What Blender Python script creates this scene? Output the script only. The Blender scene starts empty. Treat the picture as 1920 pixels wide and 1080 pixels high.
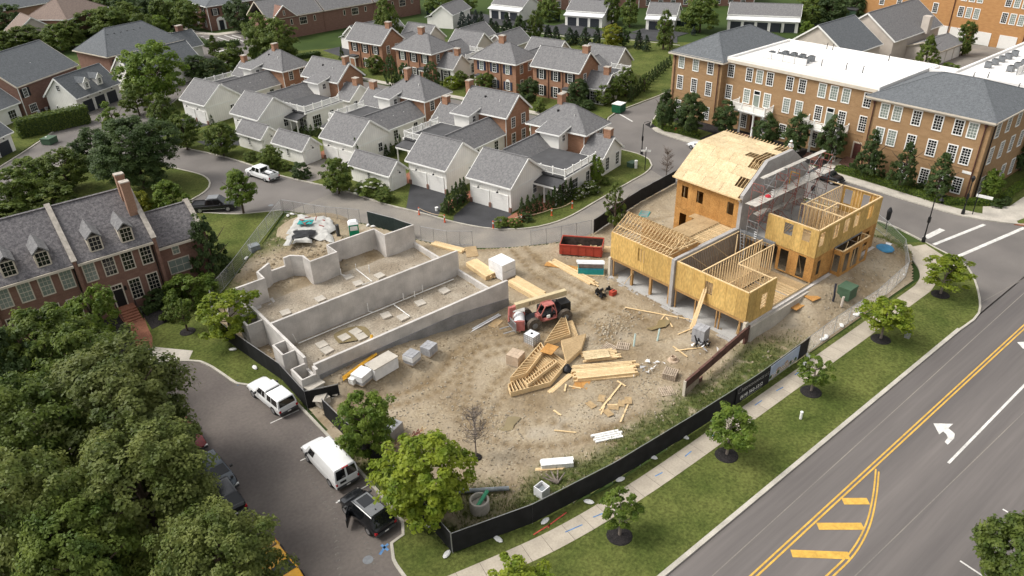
import bpy, bmesh, math, random
import numpy as np
from mathutils import Vector, Matrix, noise as mnoise
R = math.radians
SC = bpy.context.scene
COL = SC.collection
rnd = random.Random(7)
# ------------------------------------------------------------------ camera (a drone 41 m above the site)
CAM_H = 41.0; FPX = 1406.13
_p, _r, _a = R(30.5498), R(-1.84808), R(38.6882)
def _basis():
 fw = np.array([0, math.cos(_p), -math.sin(_p)]); rt = np.array([1., 0, 0]); up = np.cross(rt, fw)
 c, s = math.cos(_r), math.sin(_r)
 b = np.array([c*rt + s*up, -s*rt + c*up, fw])
 c, s = math.cos(_a), math.sin(_a)
 return (np.array([[c, s, 0], [-s, c, 0], [0, 0, 1]]) @ b.T).T
CB = _basis()
cam_data = bpy.data.cameras.new('camera')
cam_data.sensor_width = 36; cam_data.lens = FPX/1920*36; cam_data.clip_start = .5; cam_data.clip_end = 4000
cam = bpy.data.objects.new('camera', cam_data); COL.objects.link(cam)
m = Matrix.Identity(4)
for i in range(3):
 m[i][0] = CB[0][i]; m[i][1] = CB[1][i]; m[i][2] = -CB[2][i]
m[2][3] = CAM_H
cam.matrix_world = m
SC.camera = cam
# ------------------------------------------------------------------ light: thin overcast, weak wide sun
SUN_EL, SUN_AZ = 52, -50
world = bpy.data.worlds.new('World'); SC.world = world; world.use_nodes = True
wn = world.node_tree.nodes; wl = world.node_tree.links
bg = wn['Background']
sky = wn.new('ShaderNodeTexSky'); sky.sky_type = 'NISHITA'; sky.sun_disc = False
sky.sun_elevation = R(SUN_EL); sky.sun_rotation = R(SUN_AZ); sky.air_density = 1.0; sky.dust_density = 4.0; sky.ozone_density = 1.0
hs = wn.new('ShaderNodeHueSaturation'); hs.inputs['Saturation'].default_value = 0.12
wl.new(sky.outputs[0], hs.inputs['Color']); wl.new(hs.outputs[0], bg.inputs['Color'])
bg.inputs['Strength'].default_value = 0.15
sd = bpy.data.lights.new('sun', 'SUN'); sd.energy = 1.25; sd.angle = R(16); sd.color = (1, .945, .86)
sun = bpy.data.objects.new('sun', sd); COL.objects.link(sun)
dvec = Vector((math.sin(R(SUN_AZ))*math.cos(R(SUN_EL)), math.cos(R(SUN_AZ))*math.cos(R(SUN_EL)), math.sin(R(SUN_EL))))
sun.rotation_euler = dvec.to_track_quat('Z', 'Y').to_euler(); sun.location = (0, 0, 120)
vs = SC.view_settings
vs.view_transform = 'Standard'; vs.look = 'None'; vs.gamma = 1; vs.exposure = 0.64; vs.use_curve_mapping = False
# ------------------------------------------------------------------ ray helpers: turn a sight line of the survey photo into a place on the ground
def ground(px, py, z=0.0):
 d = CB[0]*(px-960)/FPX + CB[1]*(540-py)/FPX + CB[2]
 t = (z-CAM_H)/d[2]
 return (float(d[0]*t), float(d[1]*t))
def project(X, Y, Z):
 v = CB @ np.array([X, Y, Z-CAM_H])
 return 960+FPX*v[0]/v[2], 540-FPX*v[1]/v[2], float(v[2])
def height_at(X, Y, z0, py):
 lo, hi = z0, z0+40
 for _ in range(40):
  mid = (lo+hi)/2
  if project(X, Y, mid)[1] > py: lo = mid
  else: hi = mid
 return lo-z0
ROW = R(13.5); RC, RS = math.cos(ROW), math.sin(ROW)
def row(s, t): return (s*RC - t*RS, s*RS + t*RC)
ORD = 'first second third fourth fifth sixth seventh eighth ninth tenth eleventh twelfth thirteenth fourteenth fifteenth sixteenth'.split()
def smooth(a, b, x):
 if a == b: return float(x > a)
 t = min(1, max(0, (x-a)/(b-a))); return t*t*(3-2*t)
# ------------------------------------------------------------------ materials
def mat(name, col, rough=.8, var=.15, scale=3., col2=None, fine=0., fscale=40., bump=0., bscale=30., metal=0., spec=.3, rand=0., stripes=None, coord='Object', stretch=None, detail=4):
 M = bpy.data.materials.new(name); M.use_nodes = True
 N, L = M.node_tree.nodes, M.node_tree.links
 b = N['Principled BSDF']
 b.inputs['Roughness'].default_value = rough; b.inputs['Metallic'].default_value = metal
 b.inputs['Specular IOR Level'].default_value = spec
 tc = N.new('ShaderNodeTexCoord'); src = tc.outputs[coord]
 if coord == 'World':
  pass
 if stretch:
  mp = N.new('ShaderNodeMapping'); mp.inputs['Scale'].default_value = stretch
  L.new(src, mp.inputs['Vector']); src = mp.outputs[0]
 nz = N.new('ShaderNodeTexNoise'); nz.inputs['Scale'].default_value = scale; nz.inputs['Detail'].default_value = detail
 L.new(src, nz.inputs['Vector'])
 c2 = col2 or tuple(c*(1-var*1.6) for c in col)
 c1 = col if col2 else tuple(min(1, c*(1+var)) for c in col)
 rp = N.new('ShaderNodeValToRGB'); rp.color_ramp.elements[0].position = .33; rp.color_ramp.elements[1].position = .67
 rp.color_ramp.elements[0].color = (*c2, 1); rp.color_ramp.elements[1].color = (*c1, 1)
 L.new(nz.outputs['Fac'], rp.inputs[0]); out = rp.outputs[0]
 def mul(a, fac_socket, lo, hi):
  mr = N.new('ShaderNodeMapRange'); mr.inputs['From Min'].default_value = .3; mr.inputs['From Max'].default_value = .7
  mr.inputs['To Min'].default_value = lo; mr.inputs['To Max'].default_value = hi
  L.new(fac_socket, mr.inputs['Value'])
  vm = N.new('ShaderNodeVectorMath'); vm.operation = 'SCALE'
  L.new(a, vm.inputs[0]); L.new(mr.outputs[0], vm.inputs['Scale']); return vm.outputs[0]
 if fine:
  n2 = N.new('ShaderNodeTexNoise'); n2.inputs['Scale'].default_value = fscale; n2.inputs['Detail'].default_value = 2
  L.new(src, n2.inputs['Vector']); out = mul(out, n2.outputs['Fac'], 1-fine, 1+fine)
 if rand:
  oi = N.new('ShaderNodeObjectInfo')
  mr = N.new('ShaderNodeMapRange'); mr.inputs['To Min'].default_value = 1-rand; mr.inputs['To Max'].default_value = 1+rand
  L.new(oi.outputs['Random'], mr.inputs['Value'])
  vm = N.new('ShaderNodeVectorMath'); vm.operation = 'SCALE'; L.new(out, vm.inputs[0]); L.new(mr.outputs[0], vm.inputs['Scale']); out = vm.outputs[0]
 bh = None
 if stripes:      # (spacing, width fraction, darkening): vertical battens or boards
  sp, wf, dk = stripes
  sx = N.new('ShaderNodeSeparateXYZ'); L.new(tc.outputs[coord], sx.inputs[0])
  ad = N.new('ShaderNodeMath'); ad.operation = 'ADD'; L.new(sx.outputs[0], ad.inputs[0]); L.new(sx.outputs[1], ad.inputs[1])
  dv = N.new('ShaderNodeMath'); dv.operation = 'DIVIDE'; L.new(ad.outputs[0], dv.inputs[0]); dv.inputs[1].default_value = sp
  fr = N.new('ShaderNodeMath'); fr.operation = 'FRACT'; L.new(dv.outputs[0], fr.inputs[0])
  lt = N.new('ShaderNodeMath'); lt.operation = 'LESS_THAN'; L.new(fr.outputs[0], lt.inputs[0]); lt.inputs[1].default_value = wf
  mr = N.new('ShaderNodeMapRange'); mr.inputs['To Min'].default_value = 1; mr.inputs['To Max'].default_value = 1-dk; L.new(lt.outputs[0], mr.inputs['Value'])
  vm = N.new('ShaderNodeVectorMath'); vm.operation = 'SCALE'; L.new(out, vm.inputs[0]); L.new(mr.outputs[0], vm.inputs['Scale']); out = vm.outputs[0]
  bh = lt.outputs[0]
 L.new(out, b.inputs['Base Color'])
 if bump:
  n3 = N.new('ShaderNodeTexNoise'); n3.inputs['Scale'].default_value = bscale; n3.inputs['Detail'].default_value = 5
  L.new(src, n3.inputs['Vector'])
  bp = N.new('ShaderNodeBump'); bp.inputs['Strength'].default_value = bump; bp.inputs['Distance'].default_value = .1
  L.new(n3.outputs['Fac'], bp.inputs['Height']); L.new(bp.outputs[0], b.inputs['Normal'])
 return M
def leafmat(name, dark, light, hue2=None, rand=.14):
 M = bpy.data.materials.new(name); M.use_nodes = True
 N, L = M.node_tree.nodes, M.node_tree.links; b = N['Principled BSDF']; out = N['Material Output']
 tc = N.new('ShaderNodeTexCoord'); nz = N.new('ShaderNodeTexNoise'); nz.inputs['Scale'].default_value = 5; nz.inputs['Detail'].default_value = 3
 L.new(tc.outputs['Object'], nz.inputs['Vector'])
 rp = N.new('ShaderNodeValToRGB'); e = rp.color_ramp.elements
 e[0].position = .32; e[1].position = .7; e[0].color = (*dark, 1); e[1].color = (*light, 1)
 L.new(nz.outputs['Fac'], rp.inputs[0])
 oi = N.new('ShaderNodeObjectInfo'); mr = N.new('ShaderNodeMapRange'); mr.inputs['To Min'].default_value = 1-rand; mr.inputs['To Max'].default_value = 1+rand
 L.new(oi.outputs['Random'], mr.inputs['Value'])
 vm = N.new('ShaderNodeVectorMath'); vm.operation = 'SCALE'; L.new(rp.outputs[0], vm.inputs[0]); L.new(mr.outputs[0], vm.inputs['Scale'])
 L.new(vm.outputs[0], b.inputs['Base Color']); b.inputs['Roughness'].default_value = .55; b.inputs['Specular IOR Level'].default_value = .35
 tr = N.new('ShaderNodeBsdfTranslucent'); L.new(vm.outputs[0], tr.inputs['Color'])
 mx = N.new('ShaderNodeMixShader'); mx.inputs[0].default_value = .48
 L.new(b.outputs[0], mx.inputs[1]); L.new(tr.outputs[0], mx.inputs[2]); L.new(mx.outputs[0], out.inputs['Surface'])
 return M
M = {}
M['grass'] = mat('grass', (.112, .125, .034), .95, col2=(.060, .080, .018), scale=.30, fine=.35, fscale=5, bump=.6, bscale=9, spec=.1, detail=10)
M['weeds'] = mat('weedy_grass', (.14, .13, .05), .95, col2=(.06, .085, .02), scale=.8, fine=.3, fscale=8, bump=.6, bscale=9, spec=.1, detail=7)
M['far_green'] = mat('far_green', (.05, .075, .02), .95, col2=(.03, .05, .014), scale=.1, spec=.1)
M['asphalt_lot'] = mat('asphalt_lot', (.158, .136, .120), .9, col2=(.098, .084, .077), scale=.16, fine=.09, fscale=4, bump=.15, bscale=60, detail=9)
M['asphalt'] = mat('asphalt_street', (.178, .161, .147), .9, col2=(.130, .118, .109), scale=.15, fine=.06, fscale=9, bump=.15, bscale=60, detail=9)
M['asphalt_main'] = mat('asphalt_main_road', (.160, .143, .133), .9, col2=(.112, .101, .096), scale=.42, fine=.06, fscale=4, bump=.1, bscale=60, detail=7, stretch=(.05, 1, 1))
M['road_dusty'] = mat('dusty_street', (.25, .225, .19), .92, col2=(.17, .155, .14), scale=.25, fine=.12, fscale=8, bump=.2, bscale=50, detail=9)
M['driveway'] = mat('black_driveway', (.055, .055, .058), .85, col2=(.038, .038, .040), scale=.4, fine=.15, fscale=9)
M['concrete'] = mat('pale_concrete', (.46, .42, .36), .9, var=.10, scale=.7, fine=.08, fscale=6, detail=7)
M['curb'] = mat('curb_concrete', (.43, .40, .34), .9, var=.12, scale=.9, fine=.1, fscale=8)
M['walk'] = mat('sidewalk_concrete', (.40, .35, .28), .92, var=.10, scale=.6, fine=.08, fscale=7, rand=.07, detail=7)
M['form_concrete'] = mat('poured_concrete', (.52, .49, .455), .9, var=.13, scale=.6, fine=.06, fscale=7, detail=7, stripes=(1.22, .03, .12))
M['tar'] = mat('dampproof_coating', (.24, .235, .23), .8, var=.12, scale=.7, fine=.1, fscale=5)
M['cmu'] = mat('grey_block', (.36, .345, .33), .95, var=.08, scale=1.2, fine=.1, fscale=10)
M['slab'] = mat('garage_slab', (.40, .39, .37), .9, var=.1, scale=.6, fine=.08, fscale=6)
M['brick_red'] = mat('red_brick', (.225, .130, .098), .92, col2=(.178, .098, .073), scale=1.3, fine=.22, fscale=9, stretch=(1, 1, 3), detail=6)
M['brick_orange'] = mat('orange_brick', (.345, .19, .12), .92, col2=(.285, .152, .092), scale=1.3, fine=.18, fscale=9, stretch=(1, 1, 3), detail=6)
M['brick_tan'] = mat('tan_brick', (.335, .212, .110), .92, col2=(.285, .175, .088), scale=1.0, fine=.16, fscale=9, stretch=(1, 1, 3), detail=6)
M['brick_pale'] = mat('pale_brick', (.32, .195, .135), .92, col2=(.26, .155, .105), scale=1.3, fine=.2, fscale=9, stretch=(1, 1, 3))
M['paver'] = mat('brick_paver', (.30, .13, .08), .92, col2=(.22, .09, .055), scale=1.5, fine=.25, fscale=8)
M['chimney_cap'] = mat('chimney_cap', (.40, .36, .31), .9, var=.15)
M['siding'] = mat('white_board_siding', (.80, .775, .72), .75, var=.03, scale=.8, stripes=(.42, .13, .14))
M['plaster'] = mat('white_plaster', (.80, .775, .72), .75, var=.03, scale=.8)
M['cream'] = mat('cream_wall', (.52, .46, .40), .8, var=.05, scale=.8)
M['trim'] = mat('white_trim', (.80, .79, .75), .55, var=.03, scale=1.)
M['trim_stone'] = mat('stone_trim', (.55, .49, .40), .7, var=.06, scale=1.)
M['shingle'] = mat('grey_shingles', (.195, .190, .188), .95, col2=(.132, .129, .130), scale=3.2, fine=.22, fscale=10, stretch=(1, 1, 1), bump=.3, bscale=9, detail=8)
M['shingle_blue'] = mat('blue_grey_shingles', (.135, .143, .150), .95, col2=(.098, .105, .112), scale=3., fine=.25, fscale=10, bump=.2, bscale=9, detail=8)
M['shingle_slate'] = mat('dark_mottled_shingles', (.19, .178, .178), .95, col2=(.095, .089, .094), scale=3.6, fine=.28, fscale=9, bump=.35, bscale=9, detail=9)
M['shingle_brown'] = mat('brown_shingles', (.23, .175, .145), .95, col2=(.17, .13, .11), scale=3., fine=.25, fscale=10)
M['membrane'] = mat('white_roof_membrane', (.82, .80, .77), .7, col2=(.74, .71, .67), scale=.15, fine=.02)
M['flat_black'] = mat('dark_flat_roof', (.075, .074, .076), .8, var=.1, scale=.7)
M['white_metal_roof'] = mat('white_metal_roofing', (.66, .66, .65), .4, var=.03, stripes=(.45, .1, .15))
M['door_dark'] = mat('dark_garage_door', (.030, .034, .042), .5, var=.05)
M['door_white'] = mat('white_garage_door', (.72, .70, .66), .6, var=.02)
M['door_maroon'] = mat('maroon_door', (.09, .035, .028), .5)
M['shutter_black'] = mat('black_shutter', (.014, .014, .016), .6)
M['shutter_blue'] = mat('blue_shutter', (.035, .042, .075), .6)
M['glass'] = mat('dark_window_glass', (.010, .012, .014), .06, var=.1, spec=.6)
M['blind'] = mat('window_with_blind', (.20, .235, .205), .12, var=.08, spec=.6, scale=1.2)
M['dirt'] = None
M['gravel_floor'] = mat('gravel_dirt_floor', (.38, .33, .26), .97, col2=(.25, .205, .15), scale=.35, fine=.25, fscale=7, bump=.7, bscale=8, detail=9)
M['mud'] = mat('wet_mud', (.22, .17, .10), .4, col2=(.17, .13, .075), scale=1.5, spec=.5)
M['puddle'] = mat('muddy_puddle', (.24, .19, .10), .12, col2=(.19, .15, .08), scale=.8, spec=.5)
M['mulch'] = mat('dark_mulch', (.030, .026, .025), .97, col2=(.016, .014, .014), scale=5, fine=.4, fscale=12, bump=1., bscale=14)
M['stone'] = mat('rubble_stone', (.40, .345, .265), .95, var=.22, rand=.2, scale=2)
M['osb'] = mat('yellow_osb', (.56, .37, .125), .85, col2=(.47, .295, .092), scale=1.1, fine=.2, fscale=6, rand=.11, stretch=(1, 1, .4))
M['osb_orange'] = mat('orange_osb', (.47, .245, .075), .85, col2=(.37, .18, .05), scale=1.1, fine=.2, fscale=6, rand=.12)
M['ply'] = mat('pale_roof_sheathing', (.59, .465, .285), .88, col2=(.51, .39, .225), scale=1.3, fine=.18, fscale=6, rand=.10)
M['deck_ply'] = mat('weathered_plywood', (.40, .285, .155), .9, col2=(.33, .23, .12), scale=1., fine=.15, fscale=6, rand=.05)
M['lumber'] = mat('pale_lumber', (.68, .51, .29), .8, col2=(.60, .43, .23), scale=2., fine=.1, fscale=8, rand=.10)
M['lumber_dark'] = mat('shaded_lumber', (.42, .25, .10), .8, col2=(.34, .19, .07), scale=2., rand=.1)  # darker copy of the pale lumber, with shade put into its colour
M['steel'] = mat('grey_steel', (.20, .21, .22), .5, var=.1, metal=.3)
M['galv'] = mat('galvanised_steel', (.36, .36, .36), .45, var=.08, metal=.5)
M['rust_pink'] = mat('faded_red_frame', (.30, .10, .08), .7, var=.2)
M['scaf_plank'] = mat('weathered_plank', (.46, .43, .38), .85, var=.12, rand=.12)
M['white_paint'] = mat('white_paint', (.74, .73, .70), .7, var=.08, scale=1.5, fine=.1, fscale=6)
M['road_white'] = mat('road_white_paint', (.62, .60, .56), .8, var=.12, scale=1.2, fine=.15, fscale=5)
M['road_yellow'] = mat('road_yellow_paint', (.58, .35, .07), .8, var=.1, scale=1.2, fine=.12, fscale=5)
M['screen'] = mat('black_windscreen', (.012, .012, .013), .8, var=.25, scale=1.2)
M['screen_green'] = mat('green_windscreen', (.012, .022, .020), .8, var=.2)
M['black'] = mat('black_metal', (.012, .012, .013), .45, var=.1)
M['rubber'] = mat('tyre_rubber', (.02, .02, .02), .8, var=.2)
M['tyre_dusty'] = mat('muddy_tyre', (.11, .09, .07), .9, var=.3, scale=4)
M['rim'] = mat('alloy_rim', (.40, .40, .41), .35, metal=.6)
M['car_white'] = mat('white_car_paint', (.74, .74, .73), .25, var=.015, spec=.5)
M['car_black'] = mat('black_car_paint', (.012, .013, .015), .18, var=.05, spec=.6)
M['car_grey'] = mat('grey_roof_paint', (.16, .165, .17), .25, var=.05, spec=.5)
M['car_yellow'] = mat('yellow_car_paint', (.72, .36, .02), .25, var=.03, spec=.5)
M['car_blue'] = mat('blue_grey_car_paint', (.07, .085, .10), .2, var=.03, spec=.6)
M['car_glass'] = mat('car_window_glass', (.008, .009, .010), .05, spec=.7, var=.05)
M['tail_red'] = mat('red_lamp', (.45, .015, .02), .25)
M['lamp_clear'] = mat('clear_lamp', (.65, .65, .62), .15)
M['plastic_grey'] = mat('grey_plastic', (.06, .06, .06), .7)
M['red_faded'] = mat('faded_red_paint', (.40, .135, .115), .6, var=.2, scale=1.5)
M['red'] = mat('red_paint', (.40, .06, .035), .55, var=.12, scale=.8)
M['rust_dark'] = mat('rusty_inside', (.07, .05, .04), .9, var=.3)
M['boom'] = mat('cream_boom_paint', (.52, .43, .26), .55, var=.08)
M['teal'] = mat('teal_panel', (.02, .27, .26), .6, var=.08)
M['blue'] = mat('blue_wrap', (.05, .21, .36), .6, var=.1)
M['green_plastic'] = mat('green_plastic', (.0, .20, .10), .5, var=.05)
M['green_pipe'] = mat('green_pipe', (.07, .36, .19), .5)
M['green_box'] = mat('green_utility_box', (.065, .115, .07), .6, var=.06)
M['pipe_grey'] = mat('grey_pipe', (.22, .24, .25), .6)
M['wrap'] = mat('white_wrap', (.72, .72, .72), .45, var=.06, scale=2)
M['tarp'] = mat('white_tarp', (.44, .43, .40), .7, var=.12, scale=1.5)
M['tarp_black'] = mat('black_sheet', (.016, .016, .018), .5, var=.3, scale=2)
M['block_grey'] = mat('grey_paving_block', (.33, .33, .34), .9, var=.08, rand=.08)
M['tan_block'] = mat('tan_block', (.47, .36, .26), .9, var=.08, rand=.05)
M['yellow_pipe'] = mat('yellow_pipe', (.60, .33, .03), .55, var=.1)
M['orange'] = mat('orange_post', (.62, .10, .03), .6)
M['bark'] = mat('bark', (.085, .062, .045), .95, var=.3, scale=6)
M['bark_grey'] = mat('grey_bark', (.20, .165, .14), .95, var=.25, scale=6)
M['steel_rust'] = mat('rusty_form_steel', (.125, .062, .048), .8, var=.25, scale=1.2, fine=.15, fscale=5)
M['board_old'] = mat('weathered_board', (.40, .32, .24), .9, var=.15, scale=2)
M['skin'] = mat('skin', (.42, .25, .17), .6)
M['cloth_light'] = mat('light_shirt', (.55, .55, .53), .9)
M['cloth_dark'] = mat('dark_cloth', (.025, .027, .04), .9)
M['cloth_red'] = mat('red_cloth', (.50, .035, .05), .9)
M['spray_blue'] = mat('blue_spray_paint', (.10, .22, .42), .9, var=.2)
M['spray_red'] = mat('red_spray_paint', (.50, .08, .06), .9, var=.2)
M['tyre_mark'] = mat('dried_mud_track', (.17, .155, .135), .95, col2=(.11, .10, .093), scale=1.2, fine=.3, fscale=8)
M['leaf_mid'] = leafmat('mid_green_leaves', (.066, .112, .016), (.180, .225, .040))
M['leaf_dark'] = leafmat('dark_green_leaves', (.038, .072, .018), (.100, .145, .040))
M['leaf_bright'] = leafmat('yellow_green_leaves', (.120, .185, .012), (.30, .345, .03))
M['leaf_fresh'] = leafmat('fresh_green_leaves', (.085, .150, .016), (.210, .280, .038))
M['leaf_olive'] = leafmat('olive_leaves', (.076, .112, .018), (.225, .250, .066))
M['leaf_conifer'] = leafmat('conifer_needles', (.024, .046, .020), (.066, .098, .044))
M['leaf_spruce'] = leafmat('blue_spruce_needles', (.035, .055, .05), (.09, .115, .10))
M['leaf_gold'] = leafmat('golden_leaves', (.16, .18, .012), (.32, .32, .03))
M['petal'] = leafmat('white_flowers', (.55, .55, .45), (.72, .72, .62))
M['blade'] = leafmat('grass_blades', (.075, .105, .02), (.20, .22, .07))
# ------------------------------------------------------------------ mesh builder and object helpers
class MB:
 def __init__(s): s.v = []; s.f = []
 def quad(s, *p):
  n = len(s.v); s.v += [tuple(q) for q in p]; s.f.append(tuple(range(n, n+len(p)))); return s
 def box(s, x0, x1, y0, y1, z0, z1):
  if x0 > x1: x0, x1 = x1, x0
  if y0 > y1: y0, y1 = y1, y0
  n = len(s.v)
  s.v += [(x0,y0,z0),(x1,y0,z0),(x1,y1,z0),(x0,y1,z0),(x0,y0,z1),(x1,y0,z1),(x1,y1,z1),(x0,y1,z1)]
  s.f += [(n,n+3,n+2,n+1),(n+4,n+5,n+6,n+7),(n,n+1,n+5,n+4),(n+1,n+2,n+6,n+5),(n+2,n+3,n+7,n+6),(n+3,n,n+4,n+7)]
  return s
 def bar(s, a, b, w, h=None, up=(0,0,1)):
  h = h or w; a = Vector(a); b = Vector(b); d = (b-a)
  if d.length < 1e-6: return s
  d.normalize(); u = Vector(up)
  if abs(d.dot(u)) > .98: u = Vector((1, 0, 0))
  x = d.cross(u).normalized(); y = x.cross(d).normalized()
  n = len(s.v)
  for p in (a, b):
   for i, j in ((-1,-1),(1,-1),(1,1),(-1,1)):
    s.v.append(tuple(p + x*(i*w/2) + y*(j*h/2)))
  s.f += [(n+3,n+2,n+1,n),(n+4,n+5,n+6,n+7)] + [(n+i, n+(i+1)%4, n+4+(i+1)%4, n+4+i) for i in range(4)]
  return s
 def prism(s, poly, z0, z1):
  k = len(poly); n = len(s.v)
  ar = sum(poly[i][0]*poly[(i+1)%k][1]-poly[(i+1)%k][0]*poly[i][1] for i in range(k))
  if ar < 0: poly = poly[::-1]
  s.v += [(p[0], p[1], z0) for p in poly] + [(p[0], p[1], z1) for p in poly]
  s.f.append(tuple(range(n+k-1, n-1, -1))); s.f.append(tuple(range(n+k, n+2*k)))
  s.f += [(n+i, n+(i+1)%k, n+k+(i+1)%k, n+k+i) for i in range(k)]
  return s
 def prism_y(s, poly, y0, y1):   # polygon in x,z pushed along y
  k = len(poly); n = len(s.v)
  s.v += [(p[0], y0, p[1]) for p in poly] + [(p[0], y1, p[1]) for p in poly]
  s.f.append(tuple(range(n, n+k))); s.f.append(tuple(range(n+2*k-1, n+k-1, -1)))
  s.f += [(n+i, n+k+i, n+k+(i+1)%k, n+(i+1)%k) for i in range(k)]
  return s
 def tube(s, pts, r, n=8, caps=True):
  pts = [Vector(p) for p in pts]; rs = r if isinstance(r, (list, tuple)) else [r]*len(pts)
  b = len(s.v)
  for i, p in enumerate(pts):
   d = (pts[min(i+1, len(pts)-1)]-pts[max(i-1, 0)]).normalized()
   u = Vector((0,0,1)) if abs(d.z) < .9 else Vector((1,0,0))
   x = d.cross(u).normalized(); y = x.cross(d).normalized()
   for k in range(n):
    t = 2*math.pi*k/n; s.v.append(tuple(p + x*(rs[i]*math.cos(t)) + y*(rs[i]*math.sin(t))))
  for i in range(len(pts)-1):
   for k in range(n):
    s.f.append((b+i*n+k, b+i*n+(k+1)%n, b+(i+1)*n+(k+1)%n, b+(i+1)*n+k))
  if caps:
   s.f.append(tuple(range(b+n-1, b-1, -1))); q = b+(len(pts)-1)*n; s.f.append(tuple(range(q, q+n)))
  return s
 def lathe(s, prof, n=12, c=(0,0,0)):
  b = len(s.v)
  for r_, z in prof:
   for k in range(n):
    t = 2*math.pi*k/n; s.v.append((c[0]+r_*math.cos(t), c[1]+r_*math.sin(t), c[2]+z))
  for i in range(len(prof)-1):
   for k in range(n):
    s.f.append((b+i*n+k, b+i*n+(k+1)%n, b+(i+1)*n+(k+1)%n, b+(i+1)*n+k))
  s.f.append(tuple(range(b+n-1, b-1, -1))); q = b+(len(prof)-1)*n; s.f.append(tuple(range(q, q+n)))
  return s
 def mesh(s, name, mt, smooth=False):
  me = bpy.data.meshes.new(name); me.from_pydata(s.v, [], s.f); me.materials.append(M[mt] if isinstance(mt, str) else mt)
  if smooth:
   me.polygons.foreach_set('use_smooth', [True]*len(me.polygons)); me.set_sharp_from_angle(angle=R(38))
  me.update(); return me
 def build(s, name, mt, parent=None, loc=(0,0,0), rz=0., smooth=False, kind=None):
  return place(name, s.mesh(name, mt, smooth), parent, loc, rz, kind)
def place(name, me, parent=None, loc=(0,0,0), rz=0., kind=None):
 o = bpy.data.objects.new(name, me); COL.objects.link(o); o.location = loc
 o.rotation_euler = rz if isinstance(rz, tuple) else (0, 0, rz)
 if parent: o.parent = parent
 if kind: o['kind'] = kind
 return o
def thing(name, label, cat, loc=(0,0,0), rz=0., group=None):
 o = bpy.data.objects.new(name, None); COL.objects.link(o); o.empty_display_size = .3
 return tag(o, label, cat, loc, rz, group)
def tag(o, label, cat, loc=None, rz=None, group=None):
 if loc is not None: o.location = loc if len(loc) == 3 else (*loc, 0)
 if rz is not None: o.rotation_euler = rz if isinstance(rz, tuple) else (0, 0, rz)
 o['label'] = label; o['category'] = cat
 if group: o['group'] = group
 return o
def copy_tree(o, parent=None):
 c = o.copy(); COL.objects.link(c)
 if parent: c.parent = parent
 for ch in list(o.children): copy_tree(ch, c)
 return c
def again(o, loc, rz, label, group=None, scale=None):
 c = copy_tree(o); c.location = loc if len(loc) == 3 else (*loc, 0); c.rotation_euler = rz if isinstance(rz, tuple) else (0, 0, rz)
 c['label'] = label
 if group: c['group'] = group
 if scale: c.scale = (scale,)*3
 return c
# ------------------------------------------------------------------ windows, doors (faces look toward local -Y)
_cache = {}
FACE = {'-y': 0., '+y': math.pi, '-x': -math.pi/2, '+x': math.pi/2}
def window(parent, x, y, z, face, w, h, nx=3, ny=4, mt='glass', trim=.10, frame='trim', shutters=None, arch=False, name='window'):
 """sill centre at x,y,z"""
 key = (round(w, 2), round(h, 2), nx, ny, trim, frame, arch)
 if key not in _cache:
  b = MB(); t = trim
  b.box(-w/2-t, -w/2, -.07, .02, -t, h+t); b.box(w/2, w/2+t, -.07, .02, -t, h+t)
  b.box(-w/2, w/2, -.07, .02, h, h+t); b.box(-w/2, w/2, -.10, .02, -t, 0)
  mw = .035
  for i in range(1, nx): b.box(-w/2+w*i/nx-mw/2, -w/2+w*i/nx+mw/2, -.045, .0, 0, h)
  for j in range(1, ny):
   ww = .06 if (ny % 2 == 0 and j == ny//2) else mw
   b.box(-w/2, w/2, -.042, .0, h*j/ny-ww/2, h*j/ny+ww/2)
  if arch:
   pts = [(w/2*math.cos(math.pi*k/10), h+w/2*math.sin(math.pi*k/10)) for k in range(11)]
   b.prism_y([(w/2+t, h)]+[((w/2+t)*math.cos(math.pi*k/10), h+(w/2+t)*math.sin(math.pi*k/10)) for k in range(1, 10)]+[(-w/2-t, h)], -.07, .02)
  p = MB().box(-w/2, w/2, -.025, .0, 0, h)
  _cache[key] = (b.mesh('window', frame), p)
 fm, pb = _cache[key]
 pk = key + (mt,)
 if pk not in _cache: _cache[pk] = pb.mesh('pane', mt)
 o = place(name, fm, parent, (x, y, z), FACE[face] if isinstance(face, str) else face)
 place('pane', _cache[pk], o)
 if shutters:
  sk = ('shut', round(h, 2), shutters, round(w, 2))
  if sk not in _cache: _cache[sk] = MB().box(-.24, .24, -.06, .0, -.02, h+.04).mesh('shutter', shutters)
  for sgn in (-1, 1): place('shutter', _cache[sk], o, (sgn*(w/2+trim+.27), -.02, 0))
 return o
def garage_door(parent, x, y, z, face, w, h, mt, trim='trim', name='garage_door'):
 key = ('gd', w, h, mt)
 if key not in _cache:
  b = MB()
  n = 4
  for i in range(n): b.box(-w/2, w/2, -.05, .0, h*i/n+.012, h*(i+1)/n-.012)
  b.box(-w/2, w/2, -.03, 0., 0, h)
  t = MB(); t.box(-w/2-.13, -w/2, -.08, .01, 0, h+.13); t.box(w/2, w/2+.13, -.08, .01, 0, h+.13); t.box(-w/2, w/2, -.08, .01, h, h+.13)
  _cache[key] = (b.mesh(name, mt), t.mesh('door_frame', trim))
 a, t = _cache[key]
 o = place(name, a, parent, (x, y, z), FACE[face] if isinstance(face, str) else face)
 place('door_frame', t, o)
 return o
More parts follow.
